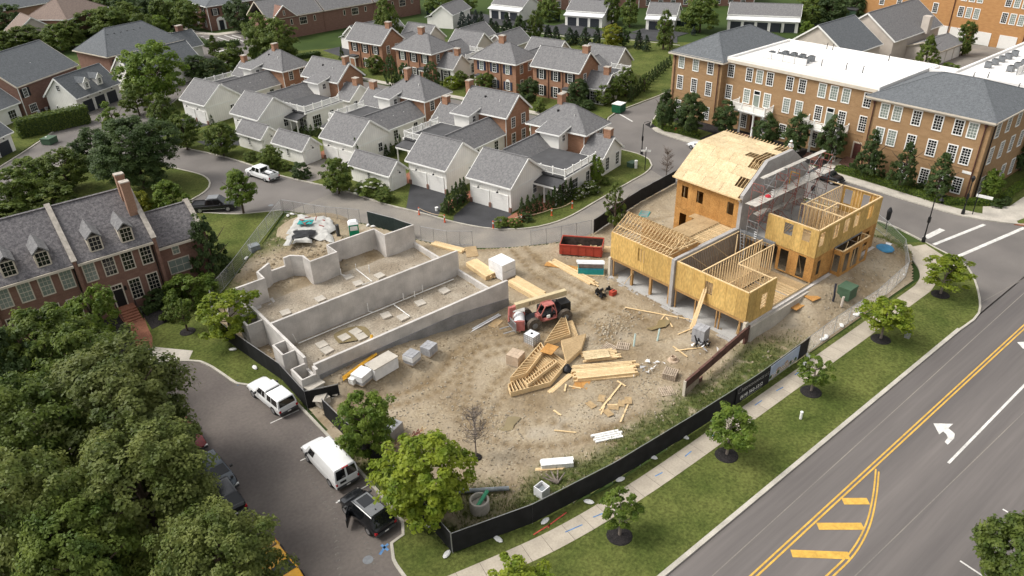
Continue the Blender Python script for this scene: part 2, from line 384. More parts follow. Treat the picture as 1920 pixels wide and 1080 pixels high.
def lantern(parent, x, y, z, face):
 if 'lan' not in _cache:
  b = MB(); b.tube([(0, 0, .25), (0, -.35, .35), (0, -.5, .2)], .025, 5); b.lathe([(.03, .2), (.17, 0.05), (.17, 0.0)], 8, (0, -.5, 0))
  _cache['lan'] = b.mesh('lantern', 'black')
 return place('lantern', _cache['lan'], parent, (x, y, z), FACE[face])
# ------------------------------------------------------------------ walls and roofs
def walls(parent, x0, x1, y0, y1, z0, z1, mt, kind='flat', zr=None, name='wall'):
 b = MB()
 if kind == 'gx':   # ridge along x: gables on the x ends
  ym = (y0+y1)/2
  for xx in (x0, x1): pass
  poly = [(y0, z0), (y1, z0), (y1, z1), (ym, zr), (y0, z1)]
  n = len(b.v)
  b.v += [(x0, p[0], p[1]) for p in poly] + [(x1, p[0], p[1]) for p in poly]
  b.f += [tuple(range(n+4, n-1, -1)), tuple(range(n+5, n+10))] + [(n+i, n+(i+1) % 5, n+5+(i+1) % 5, n+5+i) for i in range(5)]
 elif kind == 'gy':
  xm = (x0+x1)/2
  b.prism_y([(x0, z0), (x1, z0), (x1, z1), (xm, zr), (x0, z1)], y0, y1)
 else:
  b.box(x0, x1, y0, y1, z0, z1)
 return b.build(name, mt, parent)
def roof(parent, x0, x1, y0, y1, ze, zr, kind, mt, over=.45, trim='trim', th=.16, hip_run=None, ends=True):
 """walls rectangle; eaves overhang by over. Gable gx/gy or hip hx/hy (ridge along x / y)."""
 b = MB(); t = MB()
 ax = kind[1]
 if ax == 'y':
  W0, W1, L0, L1 = x0, x1, y0, y1
 else:
  W0, W1, L0, L1 = y0, y1, x0, x1
 half = (W1-W0)/2; mid = (W0+W1)/2; sl = (zr-ze)/half
 zo = ze - sl*over
 def P(w, l, z): return (w, l, z) if ax == 'y' else (l, w, z)
 g = .30 if kind[0] == 'g' else over
 if kind[0] == 'g':
  for sgn, We in ((-1, W0-over), (1, W1+over)):
   lo = [P(We, L0-g, zo), P(We, L1+g, zo), P(mid, L1+g, zr), P(mid, L0-g, zr)]
   up = [(p[0], p[1], p[2]+th) for p in lo]
   n = len(b.v); b.v += lo+up
   b.f += [(n, n+1, n+2, n+3), (n+7, n+6, n+5, n+4)] + [(n+i, n+(i+1) % 4, n+4+(i+1) % 4, n+4+i) for i in range(4)]
   t.bar(P(We-sgn*-.03, L0-g, zo+.02), P(We-sgn*-.03, L1+g, zo+.02), .13, .2)
   if ends:
    for Le in (L0-g-.03, L1+g+.03):
     t.bar(P(We, Le, zo+.0), P(mid, Le, zr+.0), .07, .28)
  b.bar(P(mid, L0-g, zr+th), P(mid, L1+g, zr+th), .24, .07)
 else:
  hr = hip_run if hip_run is not None else half
  R0, R1 = L0+hr, L1-hr
  if R0 > R1: R0 = R1 = (L0+L1)/2
  e = [P(W0-over, L0-over, zo), P(W1+over, L0-over, zo), P(W1+over, L1+over, zo), P(W0-over, L1+over, zo)]
  r0, r1 = P(mid, R0, zr+th), P(mid, R1, zr+th)
  eu = [(p[0], p[1], p[2]+th) for p in e]
  n = len(b.v); b.v += e+eu+[r0, r1]
  b.f += [(n+4, n+5, n+8), (n+5, n+6, n+9, n+8), (n+6, n+7, n+9), (n+7, n+4, n+8, n+9), (n, n+3, n+2, n+1)]
  b.f += [(n+i, n+(i+1) % 4, n+4+(i+1) % 4, n+4+i) for i in range(4)]
  for c, rr in ((4, r0), (5, r0), (6, r1), (7, r1)): b.bar(eu[c-4], rr, .2, .06)
  if (Vector(r0)-Vector(r1)).length > .1: b.bar(r0, r1, .22, .07)
  for i in range(4):
   q0, q1 = Vector(e[i]), Vector(e[(i+1) % 4]); dd = (q1-q0).normalized(); out = Vector((dd.y, -dd.x, 0))*.04
   if ax == 'x': out = -out
   t.bar(q0+out+Vector((0, 0, .02)), q1+out+Vector((0, 0, .02)), .13, .2)
  # closed soffit band under the eave
 o = b.build('roof', mt, parent)
 t.build('eave_trim', trim, o)
 return o
def chimney(parent, x, y, z0, z1, w=1.1, d=.8, mt='brick_orange'):
 b = MB(); b.box(x-w/2, x+w/2, y-d/2, y+d/2, z0, z1-.25); b.box(x-w/2-.06, x+w/2+.06, y-d/2-.06, y+d/2+.06, z1-.25, z1-.1)
 o = b.build('chimney', mt, parent)
 MB().box(x-w/2-.03, x+w/2+.03, y-d/2-.03, y+d/2+.03, z1-.1, z1).build('chimney_cap', 'chimney_cap', o)
 return o
def vent_pipe(parent, x, y, z, h=.55, r=.07, mt='trim'):
 return MB().tube([(x, y, z-.3), (x, y, z+h)], r, 6).build('vent_pipe', mt, parent)
def railing(parent, pts, z, h=.95, post=1.9, mt='trim', wide=.16):
 """white roof-deck railing along a polyline: posts, rails and a lattice of balusters"""
 rail = MB(); bal = MB(); posts = []
 for (a, c) in zip(pts[:-1], pts[1:]):
  a3, c3 = Vector((*a, z)), Vector((*c, z)); L_ = (c3-a3).length; n = max(1, round(L_/post))
  rail.bar(a3+Vector((0, 0, h)), c3+Vector((0, 0, h)), .10, .08); rail.bar(a3+Vector((0, 0, .14)), c3+Vector((0, 0, .14)), .08, .08)
  for k in range(n+1): posts.append(a3.lerp(c3, k/n))
  nb = int(L_/.16)
  for k in range(nb): q = a3.lerp(c3, (k+.5)/nb); bal.bar(q+Vector((0, 0, .14)), q+Vector((0, 0, h)), .05, .05)
 o = rail.build('railing', mt, parent)
 bal.build('baluster', mt, o)
 key = ('rp', round(h, 2))
 if key not in _cache:
  b = MB(); b.box(-wide/2, wide/2, -wide/2, wide/2, 0, h+.12); b.lathe([(.12, 0), (.10, .06), (.0, .14)], 4, (0, 0, h+.12)); _cache[key] = b.mesh('post', mt)
 seen = []
 for q in posts:
  if all((q-w_).length > .2 for w_ in seen):
   seen.append(q); place('post', _cache[key], o, tuple(q))
 return o
# ------------------------------------------------------------------ GROUND, ROADS, LAWNS
def structure(name, b, mt, parent=None, smooth=False):
 o = b.build(name, mt, parent, smooth=smooth)
 if parent is None: o['kind'] = 'structure'
 return o
def sheet(name, pts, z, mt):
 return structure(name, MB().quad(*[(p[0], p[1], z) for p in (pts if area(pts) > 0 else pts[::-1])]), mt)
def area(pts): return sum(pts[i][0]*pts[(i+1) % len(pts)][1]-pts[(i+1) % len(pts)][0]*pts[i][1] for i in range(len(pts)))
def raised(name, pts, z, mt): return structure(name, MB().prism(pts, -.05, z), mt)
def strip(b, pts, w, z0, z1):
 P_ = [Vector((p[0], p[1], 0)) for p in pts]; L_ = []; Rr = []
 for i, p in enumerate(P_):
  d = (P_[min(i+1, len(P_)-1)]-P_[max(i-1, 0)]).normalized(); nrm = Vector((-d.y, d.x, 0))*(w/2)
  L_.append(p+nrm); Rr.append(p-nrm)
 n = len(b.v)
 for l, r_ in zip(L_, Rr): b.v += [(l.x, l.y, z0), (r_.x, r_.y, z0), (r_.x, r_.y, z1), (l.x, l.y, z1)]
 for i in range(len(P_)-1):
  q = n+4*i
  for k in range(4): b.f.append((q+k, q+(k+1) % 4, q+4+(k+1) % 4, q+4+k))
 b.f += [(n+3, n+2, n+1, n), tuple(range(n+4*(len(P_)-1), n+4*len(P_)))]
def dense(pts, step=1.2):
 """round a polyline with Catmull-Rom"""
 out = []; P_ = [Vector((*p[:2], 0)) for p in pts]
 for i in range(len(P_)-1):
  p0 = P_[max(i-1, 0)]; p1 = P_[i]; p2 = P_[i+1]; p3 = P_[min(i+2, len(P_)-1)]
  n = max(1, int((p2-p1).length/step))
  for k in range(n):
   t = k/n
   q = .5*((2*p1)+(p2-p0)*t+(2*p0-5*p1+4*p2-p3)*t*t+(3*p1-p0-3*p2+p3)*t**3); out.append((q.x, q.y))
 out.append((P_[-1].x, P_[-1].y)); return out
def kerb(pts, w=.2, z=.14, mt='curb'):
 b = MB(); strip(b, pts, w, -.02, z); return structure('kerb', b, mt)
sheet('ground', [(-500, -400), (1500, -400), (1500, 1500), (-500, 1500)], 0, 'far_green')
sheet('main_road', [(-80, -60), (330, -60), (330, 19.4), (-80, 19.4)], .004, 'asphalt_main')
cross_site = dense([(70, 19.35), (74.3, 19.4), (79.2, 21.6), (82.6, 23.9), (84, 25.9), (84.9, 28.5), (86, 31.5), (87, 36.2), (86.6, 48), (84.5, 57), (79, 61.2)])
cross_brown = dense([(140, 19.35), (104, 19.6), (99.5, 22.5), (97.9, 25.2), (96.4, 27.9), (95.6, 31), (95.4, 37), (95.6, 44), (95.4, 52), (93.6, 62), (92.6, 70), (92.7, 75.6), (93.6, 78.3), (95.6, 80.4), (102.2, 83.9), (111.7, 86.9), (140, 92)])
sheet('road_base', [(73, 57), (92, 57), (92, 86), (80, 86), (73, 66)], .0035, 'asphalt')
sheet('cross_street', cross_site + [(76, 61.0), (76, 65.6), (81.2, 67.6), (82.9, 72.1), (82.6, 77), row(100, 60), row(99.5, 145), row(104.5, 145), row(105, 64), (89.4, 85.1), (92.5, 87.2), (96.2, 88.5), (108.9, 89.8), (140, 98)] + cross_brown[::-1], .008, 'asphalt')
house_curb = dense([(81.6, 79), (82.6, 75), (83.1, 72.1), (82.5, 69.3), (81, 67.5), (78.2, 66.2), (74.3, 65.5), (66.5, 64.1), (60.5, 63.0), (56.9, 63.1), (53.8, 64.2), (50.8, 66.9), (48.5, 71.5), (46.9, 76.9), (45.2, 81.6), (44.3, 85.1), (42.8, 91.4), (40.2, 98.4), (38.5, 103.5), (37.0, 111.2), (34.9, 118.3), (31.8, 126.7), (31.0, 134), (33, 142), (41, 154), (52, 166)])
site_edge = dense([(79, 61.2), (70, 59.9), (58.7, 57.6), (51.4, 60.4), (46.2, 64.3), (43.3, 68.5), (42, 72), (40.6, 77.5), (38.2, 82.4), (35.1, 88.2), (33.4, 90.6), (28.9, 93.2), (25.7, 96.7), (21, 101.5)])
island_curb = dense([(14, 95.5), (21, 99.8), (25.6, 102.3), (28.3, 104), (30, 106.6), (30.3, 110.4), (28.5, 115.6), (25, 124), (21.5, 131), (17.5, 133), (9.8, 122.8), (-5, 104), (-20, 88)])
sheet('back_road', [q for q in house_curb if q[0] < 78.5] + [(29, 166), (17, 148), (5, 133), (-25, 98), (-20, 88), (-5, 104), (9.8, 122.8), (17.5, 133), (21.5, 131), (25, 124), (28.5, 115.6), (30.3, 110.4), (30, 106.6), (28.3, 104), (25.6, 102.3), (21, 99.8), (14, 95.5), (14, 91), (21, 95)] + site_edge[::-1][1:], .012, 'asphalt')
dusty = [q for q in house_curb if q[1] < 92 and q[0] < 80]
sheet('dusty_road_surface', dusty + [(q[0], q[1]) for q in site_edge if q[0] < 79 and q[1] < 90][::-1], .016, 'road_dusty')
lot_curb = dense([(17.1, 52.8), (17.2, 46.3), (17.1, 38.6), (16.9, 34.3), (16.3, 33.3), (15.3, 33.2), (14.7, 32.0), (14.5, 30.2), (14.2, 24), (12.5, 20.5), (9, 19.4)], .8)
lot_round = dense([(-18, 62), (0, 66.2), (8.4, 66.6), (12.3, 64.2), (13.3, 62.6), (13.9, 59.9), (14.3, 57.8), (15.2, 56.6), (16.6, 56.0), (17.1, 52.8)], .8)
sheet('parking_street', lot_round + lot_curb[1:] + [(-60, 19.4), (-60, 50)], .010, 'asphalt_lot')
# lawns
front_lawn = raised('front_lawn', lot_round + [(17.3, 50.4), (18.6, 56), (17.6, 61.5), (16.6, 67.3), (18.3, 73.2), (22.2, 76.6), (33.6, 89.6)] + site_edge[site_edge.index(min(site_edge, key=lambda q: (q[0]-33.4)**2+(q[1]-90.6)**2)):] + [(14, 91), (-25, 75)], .10, 'grass')
raised('island_lawn', island_curb + [(-30, 78), (-10, 84)], .10, 'grass')
verge = raised('street_verge', lot_curb[5:] + [(14, 19.5)] + [q for q in cross_site if q[1] < 31] + [(83.6, 31.5), (80, 28.5), (78.6, 26.6), (76.0, 26.3), (50, 26.6), (30, 27.0), (18.2, 29.6), (17.2, 34)], .10, 'grass')
row_lawn = raised('row_lawn', house_curb + [row(97, 190), row(97, 62)], .10, 'grass')
raised('back_lawn', [row(105.5, 62.5), (92.3, 87.6), (96, 88.8), (109, 90.2), (140, 98.4), (150, 104), (147, 112), (140, 122), (132, 135), row(150, 122), row(105.5, 160)], .10, 'grass')
raised('brown_frontage', cross_brown[4:] + [(140, 40), (104, 24)], .10, 'grass')
raised('far_left_lawn', [(29, 166.5), (17, 148.4), (5, 133.4), (-25, 98.5), (-80, 120), (10, 230), (40, 200), (50, 172)], .10, 'grass')
kerb(house_curb); kerb(cross_site); kerb(cross_brown); kerb(lot_curb, .22); kerb(lot_round, .22); kerb(island_curb, .24)
kerb(dense([(33.6, 90.5), (28.9, 93.2), (25.7, 96.7), (21, 101.0), (14, 91.4)])[:14], .2)
kerb([(-80, 19.45), (9, 19.45)], .3); kerb([(9, 19.42), (70, 19.42)], .34)
kerb(dense([(29, 166), (17, 148), (5, 133), (-25, 98)]), .24)
kerb([(89.4, 85.1), (92.5, 87.4), (96.2, 88.8), (108.9, 90), (140, 98)], .2)
# driveways and plain walks
def pad(name, pts, z, mt): return structure(name, MB().prism(pts, -.02, z), mt)
def rowpad(name, s0, s1, t0, t1, z, mt): return pad(name, [row(s0, t0), row(s1, t0), row(s1, t1), row(s0, t1)], z, mt)
pad('driveway', [row(70, 54.0), row(70, 60.8), (49.4, 73.2), (48.3, 71.8), (50.8, 66.9), (52.4, 65.4)], .118, 'driveway')
pad('driveway', [row(70, 64.9), row(70, 71.9), (46.2, 79.5), (47.6, 74.3)], .116, 'driveway')
pad('driveway', [row(70, 82.9), row(70, 90), row(63.6, 91), row(62.3, 84.5)], .116, 'road_dusty')
pad('driveway', [row(70, 105.5), row(70, 112.6), row(63.5, 114.5), row(63, 108)], .118, 'driveway')
pad('driveway', [row(70, 120.5), row(70, 127.7), row(60.5, 129.5), row(60.5, 122)], .118, 'driveway')
rowpad('brick_walk', 66.5, 74, 61.2, 63.2, .122, 'paver'); rowpad('brick_walk', 66.4, 80, 72.2, 75.0, .122, 'paver'); rowpad('brick_walk', 66.4, 80, 90.4, 93, .122, 'paver'); pad('brick_walk', [row(66.2, 53.6), row(70, 53.6), row(76, 53.4), row(76, 50.5), row(66.6, 51.6)], .122, 'paver')
rowpad('mews_walk', 105.2, 106.6, 64, 140, .114, 'concrete'); rowpad('mews_walk', 97.4, 98.6, 60, 140, .114, 'concrete')
rowpad('mews_walk', 98.6, 100.4, 98, 103, .112, 'concrete')
pad('front_walk', [(8.6, 69.6), (8.4, 66.9), (12.3, 64.4), (13.1, 65.6), (10.4, 68.9)], .118, 'concrete')
pad('front_walk', [(0, 66.5), (8.5, 66.9), (8.7, 69.0), (0, 68.6)], .118, 'concrete')
pad('brick_walk', [(10.0, 74.9), (9.3, 72.0), (9.2, 69.2), (10.3, 68.8), (10.9, 70.8), (11.1, 73.0), (11.4, 75.0)], .122, 'paver')
pad('planting_bed', [(11.4, 75.3), (11.3, 72.2), (12.9, 72.6), (15.0, 75.0), (15.2, 77.6), (11.6, 77.6)], .112, 'mulch'); pad('planting_bed', [(9.9, 75), (9.2, 72), (9.1, 69.4), (6.5, 69.3), (5.5, 74), (7, 77.3), (9.8, 77.3)], .112, 'mulch')
sidebed = pad('planting_bed', [(96.9, 33.5), (100.4, 32.6), (100.4, 46.6), (102.9, 46.6), (102.9, 71), (101.8, 81.5), (94.3, 80.6), (93.6, 78), (94.5, 72), (97.2, 60), (98.0, 46)], .112, 'mulch')
pad('brown_lawn_strip', [(97.6, 35.2), (99.1, 35.4), (99.2, 46.4), (98.4, 46.4)], .116, 'grass'); pad('brown_lawn_strip', [(94.6, 70), (98.6, 70), (98.6, 80), (95.2, 79.4), (94.0, 76)], .116, 'grass')
bwalk = [q for q in cross_brown if 24 < q[1] < 79 and q[0] < 99]
b = MB(); strip(b, [(q[0]+1.0, q[1]) for q in bwalk], 1.7, -.02, .118); structure('street_pavement', b, 'concrete')
pad('street_pavement', [(97.6, 28.6), (100.2, 29.6), (102.6, 27.4), (102.6, 24.4), (98.6, 25.2)], .121, 'concrete'); pad('street_pavement', [(102.6, 27.4), (140, 27.2), (140, 24.6), (102.6, 24.4)], .1215, 'concrete')
pad('pavement_ramp', [(96.2, 50.6), (102.6, 50.6), (102.6, 49.0), (96.2, 49.0)], .122, 'concrete'); pad('pavement_ramp', [(97.6, 25.0), (98.8, 24.3), (99.8, 23.0), (98.4, 23.2)], .126, 'paver')
# the pavement along the main road, slab by slab
pav = dense([(13.6, 28.4), (19, 27.1), (24, 26.1), (30, 25.55), (40, 25.3), (70, 25.2), (76, 25.4), (79.2, 26.8), (81.2, 28.9), (83.0, 31.2)], .3)
base = MB(); strip(base, pav, 1.55, -.02, .104); pv = structure('sidewalk', base, 'mulch')
i = 0
while i < len(pav)-1:
 acc = 0; j = i
 while j < len(pav)-1 and acc < 1.5: acc += math.dist(pav[j], pav[j+1]); j += 1
 b = MB(); seg = pav[i:j+1]
 if len(seg) >= 2:
  d = Vector((seg[-1][0]-seg[-2][0], seg[-1][1]-seg[-2][1])); d.normalize(); seg = seg[:-1]+[(seg[-1][0]-d.x*.025, seg[-1][1]-d.y*.025)]
  strip(b, seg, 1.6, .0, .118+rnd.uniform(-.003, .004)); b.build('slab', 'walk', pv)
 i = j
pad('sidewalk_ramp', [(79.8, 27.2), (82.6, 30.6), (84.9, 29.6), (83.2, 26.2), (81.6, 24.2)], .116, 'walk')
# painted markings on the roads
def mark(pts, mt, z=.020, name='road_marking'): return sheet(name, pts, z, mt)
def line(a, c, w, mt, z=.020, name='road_marking'):
 a = Vector((*a, 0)); c = Vector((*c, 0)); d = (c-a).normalized(); n_ = Vector((-d.y, d.x, 0))*w/2
 return mark([(a+n_)[:2], (a-n_)[:2], (c-n_)[:2], (c+n_)[:2]], mt, z, name)
for dy in (-.14, .14): line((-30, 15.58+dy), (46.0 if dy < 0 else 84, 15.58+dy), .13, 'road_yellow');
line((46.0, 15.44), (84, 15.44), .13, 'road_yellow')
line((51.2, 12.05), (82, 12.05), .2, 'road_white')
edge = dense([ground(1645, 882), ground(1640, 930), ground(1627, 985), ground(1600, 1035), ground(1556, 1080), ground(1500, 1130), ground(1380, 1230)], .5)
for off in (-.14, .14):
 b = MB(); strip(b, [(q[0]+off*.35, q[1]+off) for q in edge], .12, .018, .021); structure('road_marking', b, 'road_yellow')
for (l, r_) in (((1580, 940), (1628, 940)), ((1533, 987), (1618, 987)), ((1484, 1038), (1592, 1042))):
 a_, c_ = ground(*l), ground(*r_); line(a_, c_, .62, 'road_yellow', .0195)
ar = [(1750, 794), (1790, 797), (1782, 806), (1790, 818), (1790, 822), (1783, 833), (1774, 829), (1776, 822), (1770, 813), (1768, 811), (1761, 815)]
mark([ground(*q) for q in [(1750, 794), (1787, 795), (1778, 803), (1790, 813), (1789, 822), (1777, 834), (1771, 829), (1777, 821), (1774, 814), (1768, 809), (1761, 815)]], 'road_white')
mark([ground(*q) for q in [(1907, 642), (1935, 640), (1930, 655), (1918, 654)]], 'road_white')
for l in (((1735, 446), (1767, 430)), ): line(ground(*l[0]), ground(*l[1]), .7, 'road_white')
line(ground(1750, 459), ground(1846, 421), .42, 'road_white'); line(ground(1796, 481), ground(1921, 427), .45, 'road_white')
line(ground(1880, 955), ground(1935, 987), .13, 'road_white'); line(ground(1800, 1052), ground(1850, 1085), .13, 'road_white')
line((14.3, 50.7), (16.9, 50.7), .11, 'road_white'); line((14.2, 44.9), (16.9, 44.8), .11, 'road_white'); line((14.2, 39.1), (16.9, 39.1), .11, 'road_white')
line(ground(1160, 213), ground(1186, 228), .3, 'road_white'); line(ground(350, 82), ground(400, 70), .4, 'road_white'); line(ground(392, 100), ground(430, 92), .4, 'road_white')
for l in (((408, 70), (446, 82)), ((420, 66), (458, 78)), ((435, 66), (452, 71)), ((392, 101), (428, 93)), ((348, 76), (382, 68))): line(ground(*l[0]), ground(*l[1]), .35, 'road_white', .022)
crossbase = pad('town_street', [ground(285, 60), ground(345, 98), ground(430, 120), ground(520, 100), ground(470, 60), ground(400, 62)], .014, 'asphalt'); pad('street_pavement', [ground(310, 45), ground(330, 50), ground(370, 64), ground(410, 67), ground(460, 60), ground(455, 57), ground(405, 63), ground(372, 60), ground(335, 47)], .11, 'concrete')
# the access road behind the row of garages
pad('garage_lane', [ground(835, 30), ground(905, 43), ground(1000, 58), ground(1090, 68), ground(1170, 72), ground(1270, 82), ground(1270, 70), ground(1180, 63), ground(1090, 55), ground(1000, 44), ground(910, 31), ground(850, 22)], .112, 'driveway')
for q in ((905, 38), (1065, 57), (1240, 62), (660, 97)):
 x, y = ground(*q); pad('driveway', [(x-4.5, y-6), (x+5.5, y-5), (x+5.5, y+7), (x-4.5, y+6)], .11, 'driveway')
kerb(dense([ground(*q) for q in ((845, 34), (905, 47), (1000, 61), (1090, 72), (1170, 75), (1275, 86))]), .3, .16)
for l in (((1598, 1085), (1925, 768)), ((1330, 1085), (1925, 545)), ((1780, 600), (1925, 520))):
 line(ground(*l[0]), ground(*l[1]), .07, 'road_dusty', .0125, 'road_seam')
mh = MB().lathe([(.36, 0), (.36, .006), (.02, .007)], 14).mesh('manhole_cover', 'steel')
for px_, py_, lab in ((508, 385, 'dark round manhole cover in the back road near the fence corner'), (1345, 700, 'dark round manhole cover in the verge grass') , (690, 1050, 'round manhole cover in the parking street'), (1700, 470, 'round manhole cover in the side street near the crosswalk')):
 if py_ != 700: tag(place('manhole_cover', mh), lab, 'manhole cover', (*ground(px_, py_), .017))
# spray marks and tracks
for pts, mt in (([(1000, 1005), (1032, 985), (1028, 992)], 'spray_red'), ([(1028, 988), (1062, 963)], 'spray_red'), ([(1060, 1000), (1078, 992), (1092, 986)], 'spray_blue'), ([(1112, 972), (1130, 965)], 'spray_blue'), ([(1228, 895), (1242, 888)], 'spray_blue'), ([(1284, 858), (1296, 848)], 'spray_blue'), ([(1330, 822), (1345, 814)], 'spray_blue'), ([(1415, 762), (1428, 753)], 'spray_blue'), ([(1455, 735), (1468, 728)], 'spray_blue'), ([(1490, 705), (1500, 698)], 'spray_blue')):
 b = MB(); strip(b, [ground(*q) for q in pts], .09, .12, .126); structure('spray_mark', b, mt)
for pts in ([(712, 1040), (722, 1025), (728, 1020)], [(715, 1022), (728, 1032)], [(445, 722), (470, 716)]):
 b = MB(); strip(b, [ground(*q) for q in pts], .18, .012, .017); structure('spray_mark', b, 'spray_blue')
for k, pts in enumerate(([(607, 880), (622, 925), (630, 985), (632, 1030), (640, 1090)], [(655, 940), (680, 1000), (700, 1055), (712, 1090)], [(585, 800), (570, 850), (580, 890), (620, 960)])):
 b = MB(); q = dense([ground(*p_) for p_ in pts], .25)
 for a_, c_ in zip(q[::2], q[1::2]):
  d = Vector((c_[0]-a_[0], c_[1]-a_[1], 0)).normalized(); n_ = Vector((-d.y, d.x, 0))*.17
  for sg in (-1, 1):
   p0 = Vector((*a_, 0)); b.quad(*[tuple(Vector((v_.x, v_.y, .0155))) for v_ in (p0, p0+n_*sg+d*.12, p0+n_*sg+d*.22, p0+d*.12)][::sg])
 structure('tyre_track', b, 'tyre_mark')
# ------------------------------------------------------------------ THE DIRT OF THE BUILDING SITE
RUTS = [dense([ground(*q) for q in l_], .8) for l_ in ([(985, 640), (900, 655), (868, 680), (862, 720), (850, 770)], [(1000, 650), (915, 668), (885, 690), (880, 725), (870, 775)], [(1100, 560), (1010, 640), (930, 720), (880, 790)], [(1120, 570), (1035, 650), (955, 735), (905, 800)], [(960, 470), (1010, 520), (1090, 560), (1180, 600)], [(985, 465), (1040, 515), (1110, 550), (1200, 590)], [(860, 790), (950, 835), (1080, 830), (1190, 780)], [(700, 750), (800, 720), (880, 640), (950, 600)], [(720, 765), (820, 735), (900, 650)], [(960, 800), (1010, 790), (1060, 800)], [(1090, 590), (1150, 575), (1210, 600)])]
def rut(x, y):
 r_ = 0
 for l_ in RUTS:
  for q in l_:
   d2 = (x-q[0])**2+(y-q[1])**2
   if d2 < 1: r_ = max(r_, math.exp(-d2*6))
 return r_
def site_z(x, y):
 z = .06
 z += (1.15*smooth(17.6, 20, x)*(1-smooth(24, 36, x))+.35*smooth(17.6, 22, x)*(1-smooth(30, 40, x)))*smooth(46.5, 51.3, y)*(1-smooth(52.0, 52.6, y))
 back = smooth(58, 64, x)*(1-smooth(78, 84, x))
 z += back*1.75*((1-smooth(49.2, 57.0, y)) if y > 40 else smooth(26.9, 31.2, y)*1.0)
 z += .5*smooth(69.5, 71, y)*(1-smooth(77, 84, y))*smooth(19, 24, x)*(1-smooth(35, 39, x))
 z += .9*math.exp(-((x-45.6)**2/5+(y-41.5)**2/1.6))*.5 + .25*math.exp(-((x-24)**2+(y-37)**2)/14)
 z -= .10*math.exp(-((x-29)**2/8+(y-37.5)**2/3)) + .10*math.exp(-((x-49.3)**2/4+(y-38.6)**2/2))
 edge = min(1, max(0, (y-27.2)/2))
 ch = edge*(.35+1.1*max(0, mnoise.noise((x*.13, y*.13, 6))+.25)); z += .14*edge*mnoise.fractal((x*.35, y*.35, 0), 1., 2., 3)+.10*ch*mnoise.noise((x*1.5, y*1.5, 4))+.06*ch*abs(mnoise.noise((x*3.3, y*3.3, 9)))
 return max(z-.12*rut(x, y)*edge, .022)
site_poly = [(18.2, 29.9), (23.7, 28.2), (30.8, 27.3), (47.5, 26.6), (76, 26.7), (81, 29.5), (83.6, 32), (86.6, 36.5), (86.2, 48), (84, 57.2), (78.6, 60.8)] + [(q[0]-.2, q[1]-.1) for q in site_edge if q[1] < 90.2 and q[0] < 79] + [(22.4, 77), (18.4, 73.4), (16.7, 67.4), (17.7, 61.5), (18.7, 56), (17.5, 50.2), (17.4, 46.3), (17.3, 38.6), (17.1, 34)]
def inside(x, y, poly):
 c = False; j = len(poly)-1
 for i in range(len(poly)):
  xi, yi = poly[i]; xj, yj = poly[j]
  if (yi > y) != (yj > y) and x < (xj-xi)*(y-yi)/(yj-yi)+xi: c = not c
  j = i
 return c
step = .26; x0, y0 = 16.5, 26.4; nx, ny = int((87-x0)/step), int((91-y0)/step)
vi = {}; b = MB()
def vid(i, j):
 if (i, j) not in vi:
  x, y = x0+i*step, y0+j*step; vi[(i, j)] = len(b.v); b.v.append((x, y, site_z(x, y)))
 return vi[(i, j)]
for i in range(nx):
 for j in range(ny):
  x, y = x0+(i+.5)*step, y0+(j+.5)*step
  if inside(x, y, site_poly) and not (19.6 < x < 40.4 and 52.1 < y < 68.9):
   b.f.append((vid(i, j), vid(i+1, j), vid(i+1, j+1), vid(i, j+1)))
# dirt material: dry tan, damp brown, gravel grey and weedy edges
D = bpy.data.materials.new('site_dirt'); D.use_nodes = True; N, L = D.node_tree.nodes, D.node_tree.links; bs = N['Principled BSDF']
tc = N.new('ShaderNodeTexCoord')
def nz(scale, det=6, dist=0.):
 n_ = N.new('ShaderNodeTexNoise'); n_.inputs['Scale'].default_value = scale; n_.inputs['Detail'].default_value = det; n_.inputs['Distortion'].default_value = dist
 L.new(tc.outputs['Object'], n_.inputs['Vector']); return n_.outputs['Fac']
def ramp(f, stops):
 r_ = N.new('ShaderNodeValToRGB'); e = r_.color_ramp.elements
 while len(e) < len(stops): e.new(.5)
 for k, (p_, c) in enumerate(stops): e[k].position = p_; e[k].color = (*c, 1)
 L.new(f, r_.inputs[0]); return r_.outputs[0]
def mixc(f, a, c):
 mx = N.new('ShaderNodeMix'); mx.data_type = 'RGBA'; L.new(f, mx.inputs[0]); L.new(a, mx.inputs[6]); L.new(c, mx.inputs[7]); return mx.outputs[2]
c1 = ramp(nz(.16, 9, .6), [(.30, (.19, .143, .092)), (.45, (.285, .230, .158)), (.62, (.35, .292, .212)), (.75, (.38, .340, .278))])
c2 = ramp(nz(5, 5), [(.3, (.19, .14, .085)), (.55, (.36, .29, .19)), (.75, (.50, .44, .35))])
f1 = ramp(nz(.5, 7), [(.45, (.15,)*3), (.62, (.6,)*3)])
c3 = mixc(f1, c1, c2)
c4 = ramp(nz(3, 4), [(.35, (.055, .075, .022)), (.65, (.115, .125, .04))])
at_ = N.new('ShaderNodeAttribute'); at_.attribute_name = 'weeds'
mth = N.new('ShaderNodeMath'); mth.operation = 'MULTIPLY'; L.new(at_.outputs['Fac'], mth.inputs[0])
L.new(ramp(nz(.9, 8), [(.30, (0,)*3), (.46, (1.0,)*3)]), mth.inputs[1])
ad_ = N.new('ShaderNodeAttribute'); ad_.attribute_name = 'damp'
c3 = mixc(ad_.outputs['Fac'], c3, ramp(nz(2.2, 6), [(.3, (.135, .095, .055)), (.7, (.26, .195, .115))]))
L.new(mixc(mth.outputs[0], c3, c4), bs.inputs['Base Color']); bs.inputs['Roughness'].default_value = .97; bs.inputs['Specular IOR Level'].default_value = .1
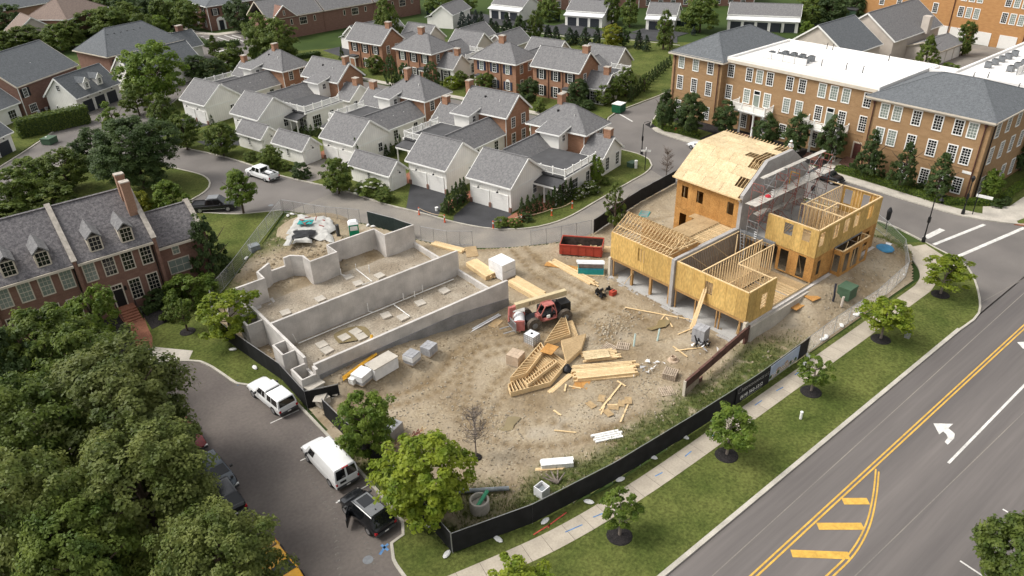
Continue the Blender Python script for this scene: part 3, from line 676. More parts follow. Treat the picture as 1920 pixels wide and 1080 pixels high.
bp = N.new('ShaderNodeBump'); bp.inputs['Strength'].default_value = .9; bp.inputs['Distance'].default_value = .16; L.new(nz(2.6, 9, .3), bp.inputs['Height']); L.new(bp.outputs[0], bs.inputs['Normal'])
M['dirt'] = D
dirt = structure('site_ground', b, 'dirt', smooth=False)
me = dirt.data; me.polygons.foreach_set('use_smooth', [True]*len(me.polygons))
at2 = me.attributes.new('weeds', 'FLOAT', 'POINT')
def weed(x, y):
 w = 0
 fy = 30.2 + 1.5*mnoise.noise((x*.2, 3, 1)) - .6*smooth(25, 40, x)
 w = max(w, (1-smooth(fy-.6, fy+2.2, y))*(1-smooth(52, 60, x)))
 w = max(w, (1-smooth(18.6, 20.4, x))*(1-smooth(40, 46, y)))
 w = max(w, .7*smooth(78, 81, x))
 w = max(w, smooth(77.5, 82, y)*.9 + (1-smooth(19, 23, x))*smooth(70.5, 72, y))
 w = max(w, .8*(1-smooth(0, 3.5, math.dist((x, y), (22, 32)))))
 return min(1, w)
at2.data.foreach_set('value', [weed(v.co.x, v.co.y) for v in me.vertices])
me.attributes.new('damp', 'FLOAT', 'POINT').data.foreach_set('value', [min(1, 1.0*rut(v.co.x, v.co.y)+max(0, 1.3*mnoise.fractal((v.co.x*.22, v.co.y*.22, 11), 1, 2, 5)-.05)+.8*math.exp(-((v.co.x-45.6)**2/6+(v.co.y-41.5)**2/2.5))+.7*math.exp(-((v.co.x-49.3)**2/5+(v.co.y-38.8)**2/3))) for v in me.vertices])
def on_site(px, py):
 z = .1
 for _ in range(6): x, y = ground(px, py, z); z = site_z(x, y)
 return x, y, z
# floor inside the foundation
b = MB(); fx0, fx1, fy0, fy1 = 19.3, 40.7, 51.9, 69.3; st = .4; ni, nj = int((fx1-fx0)/st), int((fy1-fy0)/st)
for i in range(ni+1):
 for j in range(nj+1):
  x, y = fx0+(fx1-fx0)*i/ni, fy0+(fy1-fy0)*j/nj
  z = .05+.10*mnoise.fractal((x*.5, y*.5, 2), 1, 2, 3)+.05*mnoise.noise((x*2.2, y*2.2, 5)) + .25*smooth(66, 69, y)*(.5+.5*mnoise.noise((x*.4, 0, 3)))
  b.v.append((x, y, max(.022, z)))
for i in range(ni):
 for j in range(nj):
  q = i*(nj+1)+j; b.f.append((q, q+nj+1, q+nj+2, q+1))
fo = structure('foundation_floor', b, 'gravel_floor'); fo.data.polygons.foreach_set('use_smooth', [True]*len(fo.data.polygons))
for pts, mt, z in (([(24.2, 57.2), (26.9, 56.2), (27.6, 58.0), (26.4, 59.0), (24.6, 58.9)], 'puddle', .16), ([(48.0, 39.3), (49.0, 38.9), (50.1, 39.4), (50.8, 38.6), (49.6, 38.2), (48.9, 38.5), (48.1, 38.7)], 'puddle', .17), ([(27.9, 37.7), (28.7, 37.4), (29.6, 38.1), (30.4, 37.3), (29.4, 37.0), (28.9, 36.6), (28.2, 37.0)], 'puddle', .11)):
 sheet('puddle', dense(pts+[pts[0]], .4)[:-1], z, mt)
# scattered rubble: uncountable, one object
b = MB(); rs = random.Random(3)
def pebble(x, y, z, r_):
 n = len(b.v); q = [(rs.uniform(.6, 1.2)*r_*math.cos(a_), rs.uniform(.6, 1.2)*r_*math.sin(a_)) for a_ in (0, 1.3, 2.5, 3.8, 5)]
 b.v += [(x+p_[0], y+p_[1], z-.02) for p_ in q]+[(x+p_[0]*.6, y+p_[1]*.6, z+r_*rs.uniform(.4, .9)) for p_ in q]
 b.f += [tuple(range(n+5, n+10))]+[(n+k, n+(k+1) % 5, n+5+(k+1) % 5, n+5+k) for k in range(5)]
for cx, cy, sx, sy, n_, rr in ((27.8, 38.6, 1.6, 2.2, 420, .07), (40, 33, 4, 1.7, 420, .065), (46, 41.4, 2.4, 1.2, 260, .09), (24, 41, 4, 5, 300, .05), (38, 40, 9, 6, 500, .045), (31, 33, 6, 2, 300, .055), (44, 50, 6, 6, 350, .045), (30, 76, 5, 3, 260, .10), (70, 29.5, 7, 1.3, 250, .08), (63, 54, 5, 2, 160, .08), (24, 45, 4, 2, 250, .08), (53, 45, .5, 6, 300, .09), (17.9, 60, .5, 4, 120, .13)):
 for _ in range(n_):
  x, y = rs.gauss(cx, sx), rs.gauss(cy, sy)
  if inside(x, y, site_poly) and not (19 < x < 41 and 51.7 < y < 69.3) and not (52.6 < x < 77 and 31.5 < y < 49): pebble(x, y, site_z(x, y), rr*rs.uniform(.4, 1.5)**1.5)
for _ in range(700):
 x, y = rs.uniform(19.8, 40.2), rs.uniform(52.3, 68.8); pebble(x, y, .08+.08*mnoise.noise((x, y, 1)), .06*rs.uniform(.5, 1.6))
o = b.build('rubble', 'stone'); o['kind'] = 'stuff'
b = MB()
for cx, cy, sx, sy, n_, rr in ((45.4, 42, 1.5, .9, 130, .17), (44.5, 40.6, 2.2, .9, 130, .13), (27, 39, 3, 3, 420, .10), (24, 50.3, 4, .8, 260, .14), (32, 49.5, 4, 1.0, 260, .12), (36, 33.5, 5, 1.6, 360, .10), (33, 44, 6, 5, 420, .08), (41, 34, 4, 2, 260, .11), (30, 75, 4, 2.5, 320, .2), (66, 29.2, 5, 1.0, 240, .11), (24, 34, 2.5, 2.5, 260, .10)):
 for _ in range(n_):
  x, y = rs.gauss(cx, sx), rs.gauss(cy, sy)
  if inside(x, y, site_poly) and not (19 < x < 41 and 51.7 < y < 69.3) and not (52.6 < x < 77 and 31.5 < y < 49): pebble(x, y, site_z(x, y)-.02, .68*rr*rs.uniform(.3, 1.6)**1.6)
o = b.build('dirt_clods', 'dirt'); o['kind'] = 'stuff'
# rough grass and weeds inside the fence: uncountable, one object
b = MB()
for _ in range(24000):
 x, y = rs.uniform(18, 84), rs.uniform(26.8, 33.5)
 if rs.random() < .35: x, y = rs.uniform(17.3, 26), rs.uniform(28, 46)
 if rs.random() < .12: x, y = rs.uniform(19, 36), rs.uniform(71, 89)
 if not inside(x, y, site_poly): continue
 w = weed(x, y)*(.5+1.0*(mnoise.noise((x*.9, y*.9, 7))+.4))
 if rs.random() > w: continue
 z = site_z(x, y)-.03; h = rs.uniform(.12, .42); a_ = rs.uniform(0, 6.3); ln = rs.uniform(.05, .25)
 dx, dy = math.cos(a_), math.sin(a_); wd = .035
 b.quad((x-dy*wd, y+dx*wd, z), (x+dy*wd, y-dx*wd, z), (x+dx*ln, y+dy*ln, z+h))
 b.quad((x-dx*wd, y-dy*wd, z), (x+dx*wd, y+dy*wd, z), (x-dy*ln, y+dx*ln, z+h*.8))
o = b.build('tall_weeds', 'blade'); o['kind'] = 'stuff'
# ------------------------------------------------------------------ CONCRETE FOUNDATION
fd = thing('concrete_foundation', 'open poured concrete basement foundation with no house on it yet, walls stepping in and out', 'foundation', (19.2, 51.75, 0))
def fw(pts, z1, w=.26, z0=-.1, name='wall', mt='form_concrete'):
 b = MB(); strip(b, [(x-19.2, y-51.75) for x, y in pts], w, z0, z1); return b.build(name, mt, fd)
TOP = 3.05
fw([(19.33, 51.75), (40.85, 51.75)], TOP); fw([(19.33, 60.45), (40.9, 60.45)], TOP)
fw([(40.95, 69.25), (37.0, 69.25), (36.95, 71.45), (30.9, 71.45), (30.9, 69.25), (27.7, 69.2), (27.7, 70.9), (26.7, 72.0), (25.9, 71.95)], TOP)
fw([(25.9, 71.95), (24.2, 71.95)], 2.05); fw([(24.2, 71.95), (22.45, 70.85), (22.45, 69.15), (19.2, 69.1), (19.2, 67.9), (17.7, 67.6)], TOP)
fw([(19.2, 53.2), (19.2, 67.75)], TOP); fw([(19.2, 50.9), (19.2, 51.6)], TOP)
fw([(19.2, 51.9), (19.2, 53.2)], 1.9)
fw([(40.75, 52.0), (40.75, 60.3)], .8); fw([(40.75, 60.6), (40.75, 69.1)], .85)
for (ya, yb, xo, zt) in ((54.9, 56.9, 17.95, TOP-.01), (51.0, 53.0, 17.8, 2.6), (61.9, 64.0, 17.6, TOP-.2)):
 fw([(19.05, ya), (xo, ya), (xo, yb), (19.05, yb)], zt, .2)
b = MB();
b.v += [(0.0, -.22, -.1), (21.6, -.22, -.1), (21.6, -.22, .95), (15, -.22, 1.82), (0.0, -.22, 1.86), (0.0, -.13, -.1), (21.6, -.13, -.1), (21.6, -.13, .95), (15, -.13, 1.82), (0.0, -.13, 1.86)]
b.f += [(0, 1, 2, 3, 4), (1, 6, 7, 2), (2, 7, 8, 3), (3, 8, 9, 4), (0, 4, 9, 5)]
b.build('dampproof_coating', 'tar', fd)
b = MB(); strip(b, [(.1, 8.9), (21.4, 8.9)], .5, 0, .22); b.build('footing', 'form_concrete', fd)
b = MB(); strip(b, [(.4, 17.0), (3.6, 17.0), (3.6, 17.9)], .5, 0, .2); b.build('footing', 'form_concrete', fd)
slabs = [(22.77, 65.94), (26.74, 65.99), (31.29, 68.12), (31.41, 66.18), (34.06, 66.07), (22.86, 58.1), (22.79, 56.91), (25.1, 57.74), (26.42, 57.87), (26.41, 56.75), (30.25, 58.45), (31.33, 56.98), (37.51, 58.45), (34.2, 58.1)]
me_ = MB().prism([(-.5, -.55), (.48, -.5), (.52, .5), (-.45, .55)], -.1, .17).mesh('footing_pad', 'concrete')
for k, (x, y) in enumerate(sorted(slabs, key=lambda q: project(*q, 0)[0])):
 tag(place('footing_pad', me_, None), ORD[k]+' from the left, square pale concrete footing pad in the gravel inside the foundation', 'footing pad', (x, y, .06), rnd.uniform(-.15, .15), 'footing pads inside the foundation')
pp = thing('drain_pipes', 'white plastic drain pipes laid on the ground inside the foundation', 'pipe', (30, 59, 0))
def wp(pts, r_=.055): MB().tube([(x-30, y-59, z) for x, y, z in pts], r_, 6).build('pipe', 'white_paint', pp)
wp([(21.2, 59.7, .25), (35.6, 59.7, .25), (39.6, 59.6, .3)]); wp([(31.9, 59.7, .26), (31.9, 56.5, .26)]); wp([(29.5, 59.7, .26), (29.2, 60.1, .3), (29.2, 60.1, 1.3)]); wp([(33.2, 59.7, .2), (33.2, 59.7, 1.0)]); wp([(35.6, 59.7, .2), (35.6, 59.7, 1.1)]); wp([(34.4, 59.4, .2), (34.4, 59.4, .9)]); wp([(21.2, 60.0, .2), (20.9, 59.8, 1.4)]); wp([(32.8, 69, .9), (32.8, 69, .25), (32.7, 65.3, .25), (31.5, 65.4, .25)]); wp([(30.9, 69, 1.0), (30.9, 69, .25), (31.2, 68.6, .2)]); wp([(33.6, 67.4, .2), (33.6, 67.4, 1.1)])
# ------------------------------------------------------------------ ROW HOUSES: brick block, white link, white two-car garage
def row_house(name, label, group, gt, main, link, tower, deck, wing, hip, chim, side, front_col='brick_orange'):
 s0, tc_ = 70, (gt[0]+gt[1])/2
 t0 = thing(name, label, 'house', (*row(s0, tc_), 0), ROW, group)
 T = lambda v: v-tc_
 g0, g1 = T(gt[0]), T(gt[1]); m0, m1 = T(main[0]), T(main[1])
 # garage
 w = walls(t0, 0, 7.1, g0, g1, 0, 3.75, 'siding', 'gy', 6.35, 'garage_wall'); roof(t0, 0, 7.1, g0, g1, 3.75, 6.4, 'gy', 'shingle', .35)
 for q in (.27, .73):
  garage_door(t0, -.02, g0+(g1-g0)*q, .05, '-x', 2.6, 2.2, 'door_white'); lantern(t0, 0, g0+(g1-g0)*q, 2.65, '-x')
 MB().box(-.06, 7.12, g0-.03, g0, 3.0, 3.2).build('band', 'trim', t0)
 window(t0, 5.2, g0, 1.1, '-y', .8, 1.3, 2, 2, name='window')
 pb_ = MB()
 for q in (0.02, .5, .98): pb_.box(-.22, .02, g0+(g1-g0)*q-.18, g0+(g1-g0)*q+.18, 0, .75)
 pb_.build('plinth', 'brick_red', t0)
 # link
 l0, l1 = T(link[0]), T(link[1])
 walls(t0, 7.1, 17.75, l0, l1, 0, 2.95, 'plaster', 'gx', 4.95, 'link_wall'); roof(t0, 7.5, 17.45, l0, l1, 2.95, 5.0, 'gx', 'shingle', .3, ends=False)
 window(t0, 15.6, l0, .9, '-y', .9, 1.4, 2, 3); window(t0, 11, l0, .9, '-y', .9, 1.4, 2, 3)
 for q in (9.5, 12.2, 14.6): vent_pipe(t0, q, l0+1.4, 3.6)
 # main block
 if hip:
  walls(t0, 17.8, 23.6, m0, m1, 0, 5.75, front_col, 'flat', name='brick_wall'); roof(t0, 17.8, 23.6, m0, m1, 5.75, 8.2, 'hy', 'shingle', .5, hip_run=3.6)
 else:
  walls(t0, 17.8, 23.6, m0, m1, 0, 5.75, front_col, 'gy', 8.15, 'brick_wall'); roof(t0, 17.8, 23.6, m0, m1, 5.75, 8.2, 'gy', 'shingle', .45)
 for xx, zz, hh in ((19.4, 3.5, 1.5), (22, 3.5, 1.5), (19.4, .6, 1.9), (22, .6, 1.9)):
  if not (zz < 1 and xx < 19): window(t0, xx, m0, zz, '-y', .85, hh, 2, 4)
 MB().tube([(17.72, m0+.12, 0), (17.72, m0+.12, 5.6)], .06, 6).build('downspout', 'trim', t0); MB().tube([(17.72, m1-.12, 0), (17.72, m1-.12, 5.6)], .06, 6).build('downspout', 'trim', t0)
 for (cs, ct, z0, z1) in chim: chimney(t0, cs, T(ct), z0, z1)
 vent_pipe(t0, 19.3, (m0+m1)/2-2, 6.9); MB().tube([(19.6, (m0+m1)/2+1, 6.9), (19.6, (m0+m1)/2+1, 7.55)], .2, 8).build('roof_vent', 'black', t0)
 # stair tower
 w0, w1 = T(tower[0]), T(tower[1])
 walls(t0, 15.4, 17.79, w0, w1, 2.6, 5.5, 'plaster', 'flat', name='tower_wall')
 b = MB(); b.v += [(14.95, w0-.4, 5.42), (18.4, w0-.4, 6.15), (18.4, w1+.4, 6.15), (14.95, w1+.4, 5.42), (14.95, w0-.4, 5.58), (18.4, w0-.4, 6.31), (18.4, w1+.4, 6.31), (14.95, w1+.4, 5.58)]
 b.f += [(0, 3, 2, 1), (4, 5, 6, 7), (0, 1, 5, 4), (1, 2, 6, 5), (2, 3, 7, 6), (3, 0, 4, 7)]; ro = b.build('tower_roof', 'shingle', t0)
 b = MB(); b.box(14.88, 14.95, w0-.45, w1+.45, 5.36, 5.56); b.bar((14.95, w0-.43, 5.46), (18.0, w0-.43, 6.1), .06, .2); b.bar((14.95, w1+.43, 5.46), (18.0, w1+.43, 6.1), .06, .2); b.build('eave_trim', 'trim', ro)
 window(t0, 16.6, w0, 4.25, '-y', .65, .85, 2, 2)
 # flat roof with railing, and the porch under its front edge
 d0, d1 = T(deck[0]), T(deck[1])
 if side > 0: da, db = l1, d1
 else: da, db = d0, l0
 walls(t0, 7.2, 15.2, da+.01, db-.01, 0, 3.2, 'plaster', name='sunroom_wall')
 MB().box(6.85, 15.3, da-.15 if side < 0 else da-.6, db+.15 if side > 0 else db+.6, 3.2, 3.42).build('flat_roof', 'flat_black', t0)
 MB().box(6.78, 15.3, (db if side > 0 else da)-.0, (db if side > 0 else da)+.3*side, 3.1, 3.40).build('cornice', 'trim', t0)
 ot = db if side > 0 else da; it = da if side > 0 else db
 railing(t0, [(7.0, it), (7.0, ot), (14.6, ot)], 3.43)
 pr_ = MB(); pa, pz = (g1, ot+.2) if side > 0 else (ot-.2, g0)
 pr_.v += [(5.0, pa, 2.55), (7.2, pa, 2.95), (7.2, pz, 2.95), (5.0, pz, 2.55), (5.0, pa, 2.68), (7.2, pa, 3.08), (7.2, pz, 3.08), (5.0, pz, 2.68)]
 pr_.f += [(0, 3, 2, 1), (4, 5, 6, 7), (0, 1, 5, 4), (1, 2, 6, 5), (2, 3, 7, 6), (3, 0, 4, 7)]; po = pr_.build('porch_roof', 'flat_black', t0)
 MB().box(4.96, 5.16, pa+.02, pz-.02, 2.3, 2.54).build('beam', 'trim', po)
 for q in ((ot-.1*side), (ot-(ot-(g1 if side > 0 else g0))*.55)):
  b = MB(); b.lathe([(.18, 0), (.18, .15), (.13, .2), (.11, 2.1), (.17, 2.2), (.17, 2.3)], 10, (5.1, q, .0)); b.build('column', 'trim', t0, smooth=True)
 for q in (9.2, 12.6):
  window(t0, q, ot, .5, '-y' if side < 0 else '+y', 1.7 if q < 10 else .8, 1.9, 4 if q < 10 else 2, 3)
 window(t0, 7.2, (pa+pz)/2, .2, '-x', 1.0, 2.0, 2, 3); window(t0, 7.2, pa+.8, .9, '-x', .7, 1.2, 2, 2)
 # low chimney wing beyond the main block
 if wing:
  n0, n1 = T(wing[0]), T(wing[1])
  a_, c_ = (m1, n1) if side > 0 else (n0, m0)
  walls(t0, 16.9, 22.2, a_+.002, c_-.002, 0, 3.0, 'plaster', 'gy', 5.0, 'wing_wall'); roof(t0, 16.9, 22.2, a_+(0.28 if side > 0 else 0), c_-(0.28 if side < 0 else 0), 3.0, 5.05, 'gy', 'shingle', .3)
  e_ = n1 if side > 0 else n0
  chimney(t0, 19.6, e_-side*.75, 4.2, 6.3, .85, 1.1)
  f_ = '+y' if side > 0 else '-y'
  window(t0, 18.2, e_, .7, f_, .85, 1.8, 2, 4); window(t0, 21, e_, .7, f_, .85, 1.8, 2, 4)
 return t0
G1 = 'brick and white row houses along the back road'
h1 = row_house('row_house', 'corner row house with hip roof and railed black roof deck by the lamp post corner', G1, (54.0, 60.8), (54.1, 63.7), (58.0, 63.3), (57.0, 60.3), (50.4, 54), (50.6, 54), True, [(20.9, 60.2, 7.2, 9.6)], -1)
h2 = row_house('row_house', 'gabled row house next to the corner house, its garage on a black driveway', G1, (65.0, 71.9), (68.1, 76.9), (68.6, 74.0), (73.6, 76.6), (77, 79.3), (77, 82.6), False, [(20.7, 77.6, 6.2, 9.2)], 1)
h3 = row_house('row_house', 'hip roofed row house with a tall dark cypress by its white garage', G1, (83.0, 90.0), (84.9, 94.0), (85.4, 91.0), (90.6, 93.4), (93.5, 96.2), (94, 99.5), True, [(20.2, 90.6, 7.2, 9.5)], 1)
h4 = row_house('row_house', 'row house with long railed roof deck and white columns, behind the two leftmost white sheds', G1, (105.6, 112.6), (105.8, 115.2), (109.6, 114.9), (108.4, 111.4), (102.4, 106), (102.4, 105.8), False, [(20.7, 106.4, 7.0, 9.4)], -1)
h5 = row_house('row_house', 'farthest row house of the near row with hip roof and bare white garage gable', G1, (120.5, 127.6), (121.2, 131.2), (122.8, 128.4), (127.6, 130.6), (131, 133.4), (131.5, 136.5), True, [(20.8, 126.6, 7.2, 9.4)], 1)
def shed(label, s, t0_, t1_):
 o = thing('garden_shed', label, 'shed', (*row(s, t0_), 0), ROW, 'small white sheds by the back road'); ln = t1_-t0_
 walls(o, 0, 3.3, 0, ln, 0, 2.55, 'siding', 'gy', 4.0); roof(o, 0, 3.3, 0, ln, 2.55, 4.05, 'gy', 'shingle', .25)
 garage_door(o, 1.65, -.02, .05, '-y', 2.3, 1.95, 'door_white'); lantern(o, 1.65, 0, 2.45, '-y'); window(o, 0, ln*.52, 1.0, '-x', .45, 1.1, 2, 4, trim=.07)
shed('small white shed behind the white hydrangea bush, right of the three sheds', 66.3, 72.2, 79.9); shed('small white shed by the pale driveway, middle of the three sheds', 66.3, 90.4, 97.2); shed('small white shed farthest up the back road, left of the three sheds', 66.2, 100.2, 106.4)
# second row, fronts toward us
def front_house(label, t0_, t1_, hip, shut, door, wing, back, s=112.6, arch=False):
 tc_ = (t0_+t1_)/2; hw = (t1_-t0_)/2
 o = thing('brick_house', label, 'house', (*row(s, tc_), 0), ROW, 'brick houses of the second row')
 if hip: walls(o, 0, 6.4, -hw, hw, 0, 6.0, 'brick_orange', name='brick_wall'); roof(o, 0, 6.4, -hw, hw, 6.0, 8.5, 'hy', 'shingle', .5, hip_run=3.6)
 else: walls(o, 0, 6.4, -hw, hw, 0, 6.0, 'brick_orange', 'gy', 8.6, 'brick_wall'); roof(o, 0, 6.4, -hw, hw, 6.0, 8.65, 'gy', 'shingle', .45)
 for k in (-1, 0, 1):
  window(o, 0, k*hw*.62, 3.6, '-x', .85, 1.6, 2, 4, 'blind' if (k and hip) else 'glass', shutters=shut)
  if k != door: window(o, 0, k*hw*.62, .55, '-x', .85, 1.75 if not arch else 1.5, 2, 4, shutters=shut, arch=arch)
 for k in (-.31, .31): MB().tube([(-.1, k*hw, 0), (-.1, k*hw, 5.8)], .07, 6).build('downspout', 'door_maroon', o)
 dy = door*hw*.62
 b = MB(); b.box(-.06, 0, dy-.5, dy+.5, .2, 2.2); b.build('door', 'door_maroon', o)
 b = MB(); b.box(-1.3, 0, dy-1.0, dy+1.0, 2.5, 2.8); p_ = b.build('porch_roof', 'flat_black', o); MB().box(-1.22, 0, dy-.92, dy+.92, 2.2, 2.499).build('beam', 'trim', p_)
 for k in (-.8, .8): MB().lathe([(.15, 0), (.12, .2), (.1, 2.1), (.14, 2.2)], 8, (-1.1, dy+k, 0)).build('column', 'trim', o, smooth=True)
 for xx in (1.8, 4.4): window(o, xx, -hw, 3.6, '-y', .8, 1.5, 2, 4); window(o, xx, -hw, .7, '-y', .8, 1.6, 2, 4)
 chimney(o, 3.2, (-hw+.6 if not hip else .3), 7.6, 9.8, .9, 1.2)
 if wing:
  walls(o, 1.5, 6.5, -hw-4.2, -hw-.002, 0, 3.0, 'plaster', 'gy', 5.1, 'wing_wall'); roof(o, 1.5, 6.5, -hw-4.2, -hw-.3, 3.0, 5.15, 'gy', 'shingle', .3); chimney(o, 4.0, -hw-3.4, 4.6, 6.4, .85, 1.1)
  window(o, 1.5, -hw-2.1, .3, '-x', 1.2, 2.0, 3, 4, shutters=shut);
 # rear link, white garage and flat deck
 walls(o, 6.41, 14.5, -hw+1.5, hw-2.0, 0, 3.0, 'cream', 'gx', 5.2, 'link_wall'); roof(o, 6.7, 14.4, -hw+1.5, hw-2.0, 3.0, 5.25, 'gx', 'shingle', .3, ends=False)
 walls(o, 14.51, 21, -hw+1.0, hw-1.5, 0, 3.6, 'cream', 'gy', 6.3, 'garage_wall'); roof(o, 14.51, 21, -hw+1.0, hw-1.5, 3.6, 6.35, 'gy', 'shingle', .35)
 if wing:
  walls(o, 6.6, 13.6, -hw-3.2, -hw+1.4, 0, 3.2, 'plaster', name='sunroom_wall'); MB().box(6.52, 13.7, -hw-3.3, -hw+1.4, 3.2, 3.4).build('flat_roof', 'flat_black', o)
  railing(o, [(13.4, -hw+1.2), (13.4, -hw-3.0), (6.9, -hw-3.0)], 3.41); window(o, 9, -hw-3.2, .5, '-y', 1.6, 1.9, 4, 3)
 return o
front_house('gabled brick house with black shutters and white columned porch, left end of second row', 119.5, 129.8, False, 'shutter_black', 1, False, 1, 112)
front_house('hip roofed brick house with black shutters behind three dark clipped yews', 105.0, 115.0, True, 'shutter_black', -1, True, 1, 111.6)
front_house('hip roofed brick house with blue shutters and arched ground floor windows', 85.6, 95.8, True, 'shutter_blue', 1, False, 1, 113.6, True)
front_house('gabled brick house with black shutters and a white wing, near the green dumpster', 72.0, 82.2, False, 'shutter_black', -1, True, 1, 114.4)
def rear_garage(label, s, t, w_, l_, zr):
 o = thing('rear_garage', label, 'garage', (*row(s, t), 0), ROW, 'white garages behind the second row')
 walls(o, 0, l_, -w_/2, w_/2, 0, 2.9, 'cream', 'gx', zr); roof(o, 0, l_, -w_/2, w_/2, 2.9, zr+.05, 'gx', 'shingle', .3)
 window(o, l_*.6, -w_/2, .8, '-y', .7, 1.1, 2, 2); b = MB(); b.box(l_*.15, l_*.3, -w_/2-.04, -w_/2, 0, 2.1); b.build('door', 'door_maroon', o)
rear_garage('small cream garage with white gable, behind the clipped yew house', 134.5, 116.8, 6, 8.5, 5.2); rear_garage('small cream garage with white gable, behind the blue shutter house', 133.4, 105.6, 6, 8.5, 5.2)
# ------------------------------------------------------------------ white garages with metal canopies, far lane
def lane_garage(label, X, Y, az, n, depth=7, gable_ht=5.6, side_open=False):
 o = thing('lane_garage', label, 'garage', (X, Y, 0), R(az), 'white garages along the far lane'); w_ = n*3.15+.8
 walls(o, 1.6, 1.6+depth, 0, w_, 0, 3.6, 'plaster', 'gy', gable_ht); roof(o, 1.6, 1.6+depth, 0, w_, 3.6, gable_ht+.05, 'gy', 'shingle', .3)
 walls(o, 0, 1.59, 0, w_, 0, 2.6, 'plaster', name='bay_wall')
 b = MB(); b.v += [(-.5, -.3, 2.55), (1.75, -.3, 3.25), (1.75, w_+.3, 3.25), (-.5, w_+.3, 2.55), (-.5, -.3, 2.67), (1.75, -.3, 3.37), (1.75, w_+.3, 3.37), (-.5, w_+.3, 2.67)]
 b.f += [(0, 3, 2, 1), (4, 5, 6, 7), (0, 1, 5, 4), (1, 2, 6, 5), (2, 3, 7, 6), (3, 0, 4, 7)]; b.build('canopy', 'white_metal_roof', o)
 for k in range(n): garage_door(o, -.02, .4+3.15*(k+.5), .03, '-x', 2.5, 2.15, 'door_dark')
 return o
lane_garage('white three door garage behind the gabled house with white columns', 85.6, 169.3, -82, 4, 6)
lane_garage('white two door garage half hidden by a pointed tree at the lane bend', 113.6, 174.0, -63, 3, 6)
lane_garage('white three door garage with metal canopy at the upper end of the lane', 134.9, 161.4, 14, 3)
lane_garage('white three door garage with metal canopy behind the row of young spruces', 144.0, 139.6, 23, 3)
lane_garage('white single garage with wide dark door behind a slim street tree', 153.6, 124.0, 30, 2)
lane_garage('long white garage with open bay behind the brown building roof', 171.6, 101.0, 31, 5, 7)
for (p0, p1, lab) in (((1262, 52), (1310, 60), 'dark green board fence between the far lane garages, behind the grass plot'), ((1020, 28), (1052, 42), 'dark green board fence beside the three door garage by the spruces'), ((1460, 62), (1500, 45), 'dark green board fence by the long white garage'), ((800, 28), (835, 22), 'dark green board fence at the lane bend')):
 a_, c_ = ground(*p0), ground(*p1); o = thing('board_fence', lab, 'fence', (*a_, 0), math.atan2(c_[1]-a_[1], c_[0]-a_[0])); ln = math.dist(a_, c_); n = int(ln/.9)
 if ('bd',) not in _cache: _cache[('bd',)] = MB().box(.01, .88, -.04, .04, 0, 1.9).mesh('board', mat('green_board', (.02, .035, .03), .8))
 for k in range(n): place('board', _cache[('bd',)], o, (k*.9, 0, 0))
 MB().box(0, n*.9, .05, .1, 1.5, 1.6).build('rail', 'shutter_black', o)
# ------------------------------------------------------------------ BROWN APARTMENT BUILDING across the street
bb = thing('apartment_building', 'long three storey tan brick building with white roof and white balconies', 'building', (100.6, 31.4, 0))
def bx_(v): return v-100.6
def by_(v): return v-31.4
def wing_box(x0, x1, y0, y1, z1=10.5, name='wall'): return MB().box(bx_(x0), bx_(x1), by_(y0), by_(y1), 0, z1).build(name, 'brick_tan', bb)
wing_box(100.6, 116.4, 31.4, 46.7); wing_box(103.0, 119.6, 46.7, 72.0, 10.6); wing_box(101.9, 120.6, 72.0, 82.0); wing_box(116.4, 150, 31.8, 43.6, 10.6)
def cornice(x0, x1, y0, y1, z, sides, ov=.4):
 b = MB()
 if 'w' in sides: b.box(bx_(x0)-ov, bx_(x0), by_(y0)-(ov if 's' in sides else 0), by_(y1)+(ov if 'n' in sides else 0), z-.45, z)
 if 's' in sides: b.box(bx_(x0), bx_(x1), by_(y0)-ov, by_(y0), z-.45, z)
 if 'n' in sides: b.box(bx_(x0), bx_(x1), by_(y1), by_(y1)+ov, z-.45, z)
 return b.build('cornice', 'trim_stone', bb)
cornice(100.6, 116.4, 31.4, 46.7, 10.62, 'wsn'); cornice(103.0, 119.6, 46.7+.4, 72.0-.4, 10.9, 'w'); cornice(101.9, 120.6, 72.0, 82.0, 10.62, 'wn'); cornice(116.4, 150, 31.8, 43.6, 10.9, 's')
roof(bb, 0, 15.8, 0, 15.3, 10.65, 13.1, 'hy', 'shingle_blue', .55, trim='trim_stone', hip_run=5.2)
roof(bb, bx_(101.9), bx_(120.6), by_(72), by_(82), 10.65, 13.4, 'hx', 'shingle_blue', .55, trim='trim_stone', hip_run=5.0)
def flat(x0, x1, y0, y1, z):
 fr = MB().box(bx_(x0), bx_(x1), by_(y0), by_(y1), z-.3, z).build('flat_roof', 'membrane', bb)
 p = MB(); t_ = .35; a0, a1, c0, c1 = bx_(x0), bx_(x1), by_(y0), by_(y1)
 p.box(a0, a0+t_, c0, c1, z, z+.32); p.box(a1-t_, a1, c0, c1, z, z+.32); p.box(a0+t_, a1-t_, c0, c0+t_, z, z+.32); p.box(a0+t_, a1-t_, c1-t_, c1, z, z+.32)
 p.build('parapet', 'membrane', fr)
flat(102.7, 119.8, 46.9, 71.8, 10.95); flat(116.8, 150.2, 31.6, 43.8, 10.95); flat(116.8, 119.7, 43.9, 46.8, 10.9)
for y in (33.38, 35.07, 37.6, 40.32, 42.9, 44.6):
 lite = y in (33.38, 42.9, 44.6)
 window(bb, 0, by_(y), 8.1, '-x', 1.0, 1.8, 3, 5, 'blind' if lite else 'glass', frame='trim', trim=.13); window(bb, 0, by_(y), 4.65, '-x', 1.0, 2.0, 3, 6, 'blind' if y > 42 else 'glass', trim=.13)
 if y != 42.9: window(bb, 0, by_(y), .75, '-x', 1.0, 1.95, 3, 6, 'glass', trim=.13)
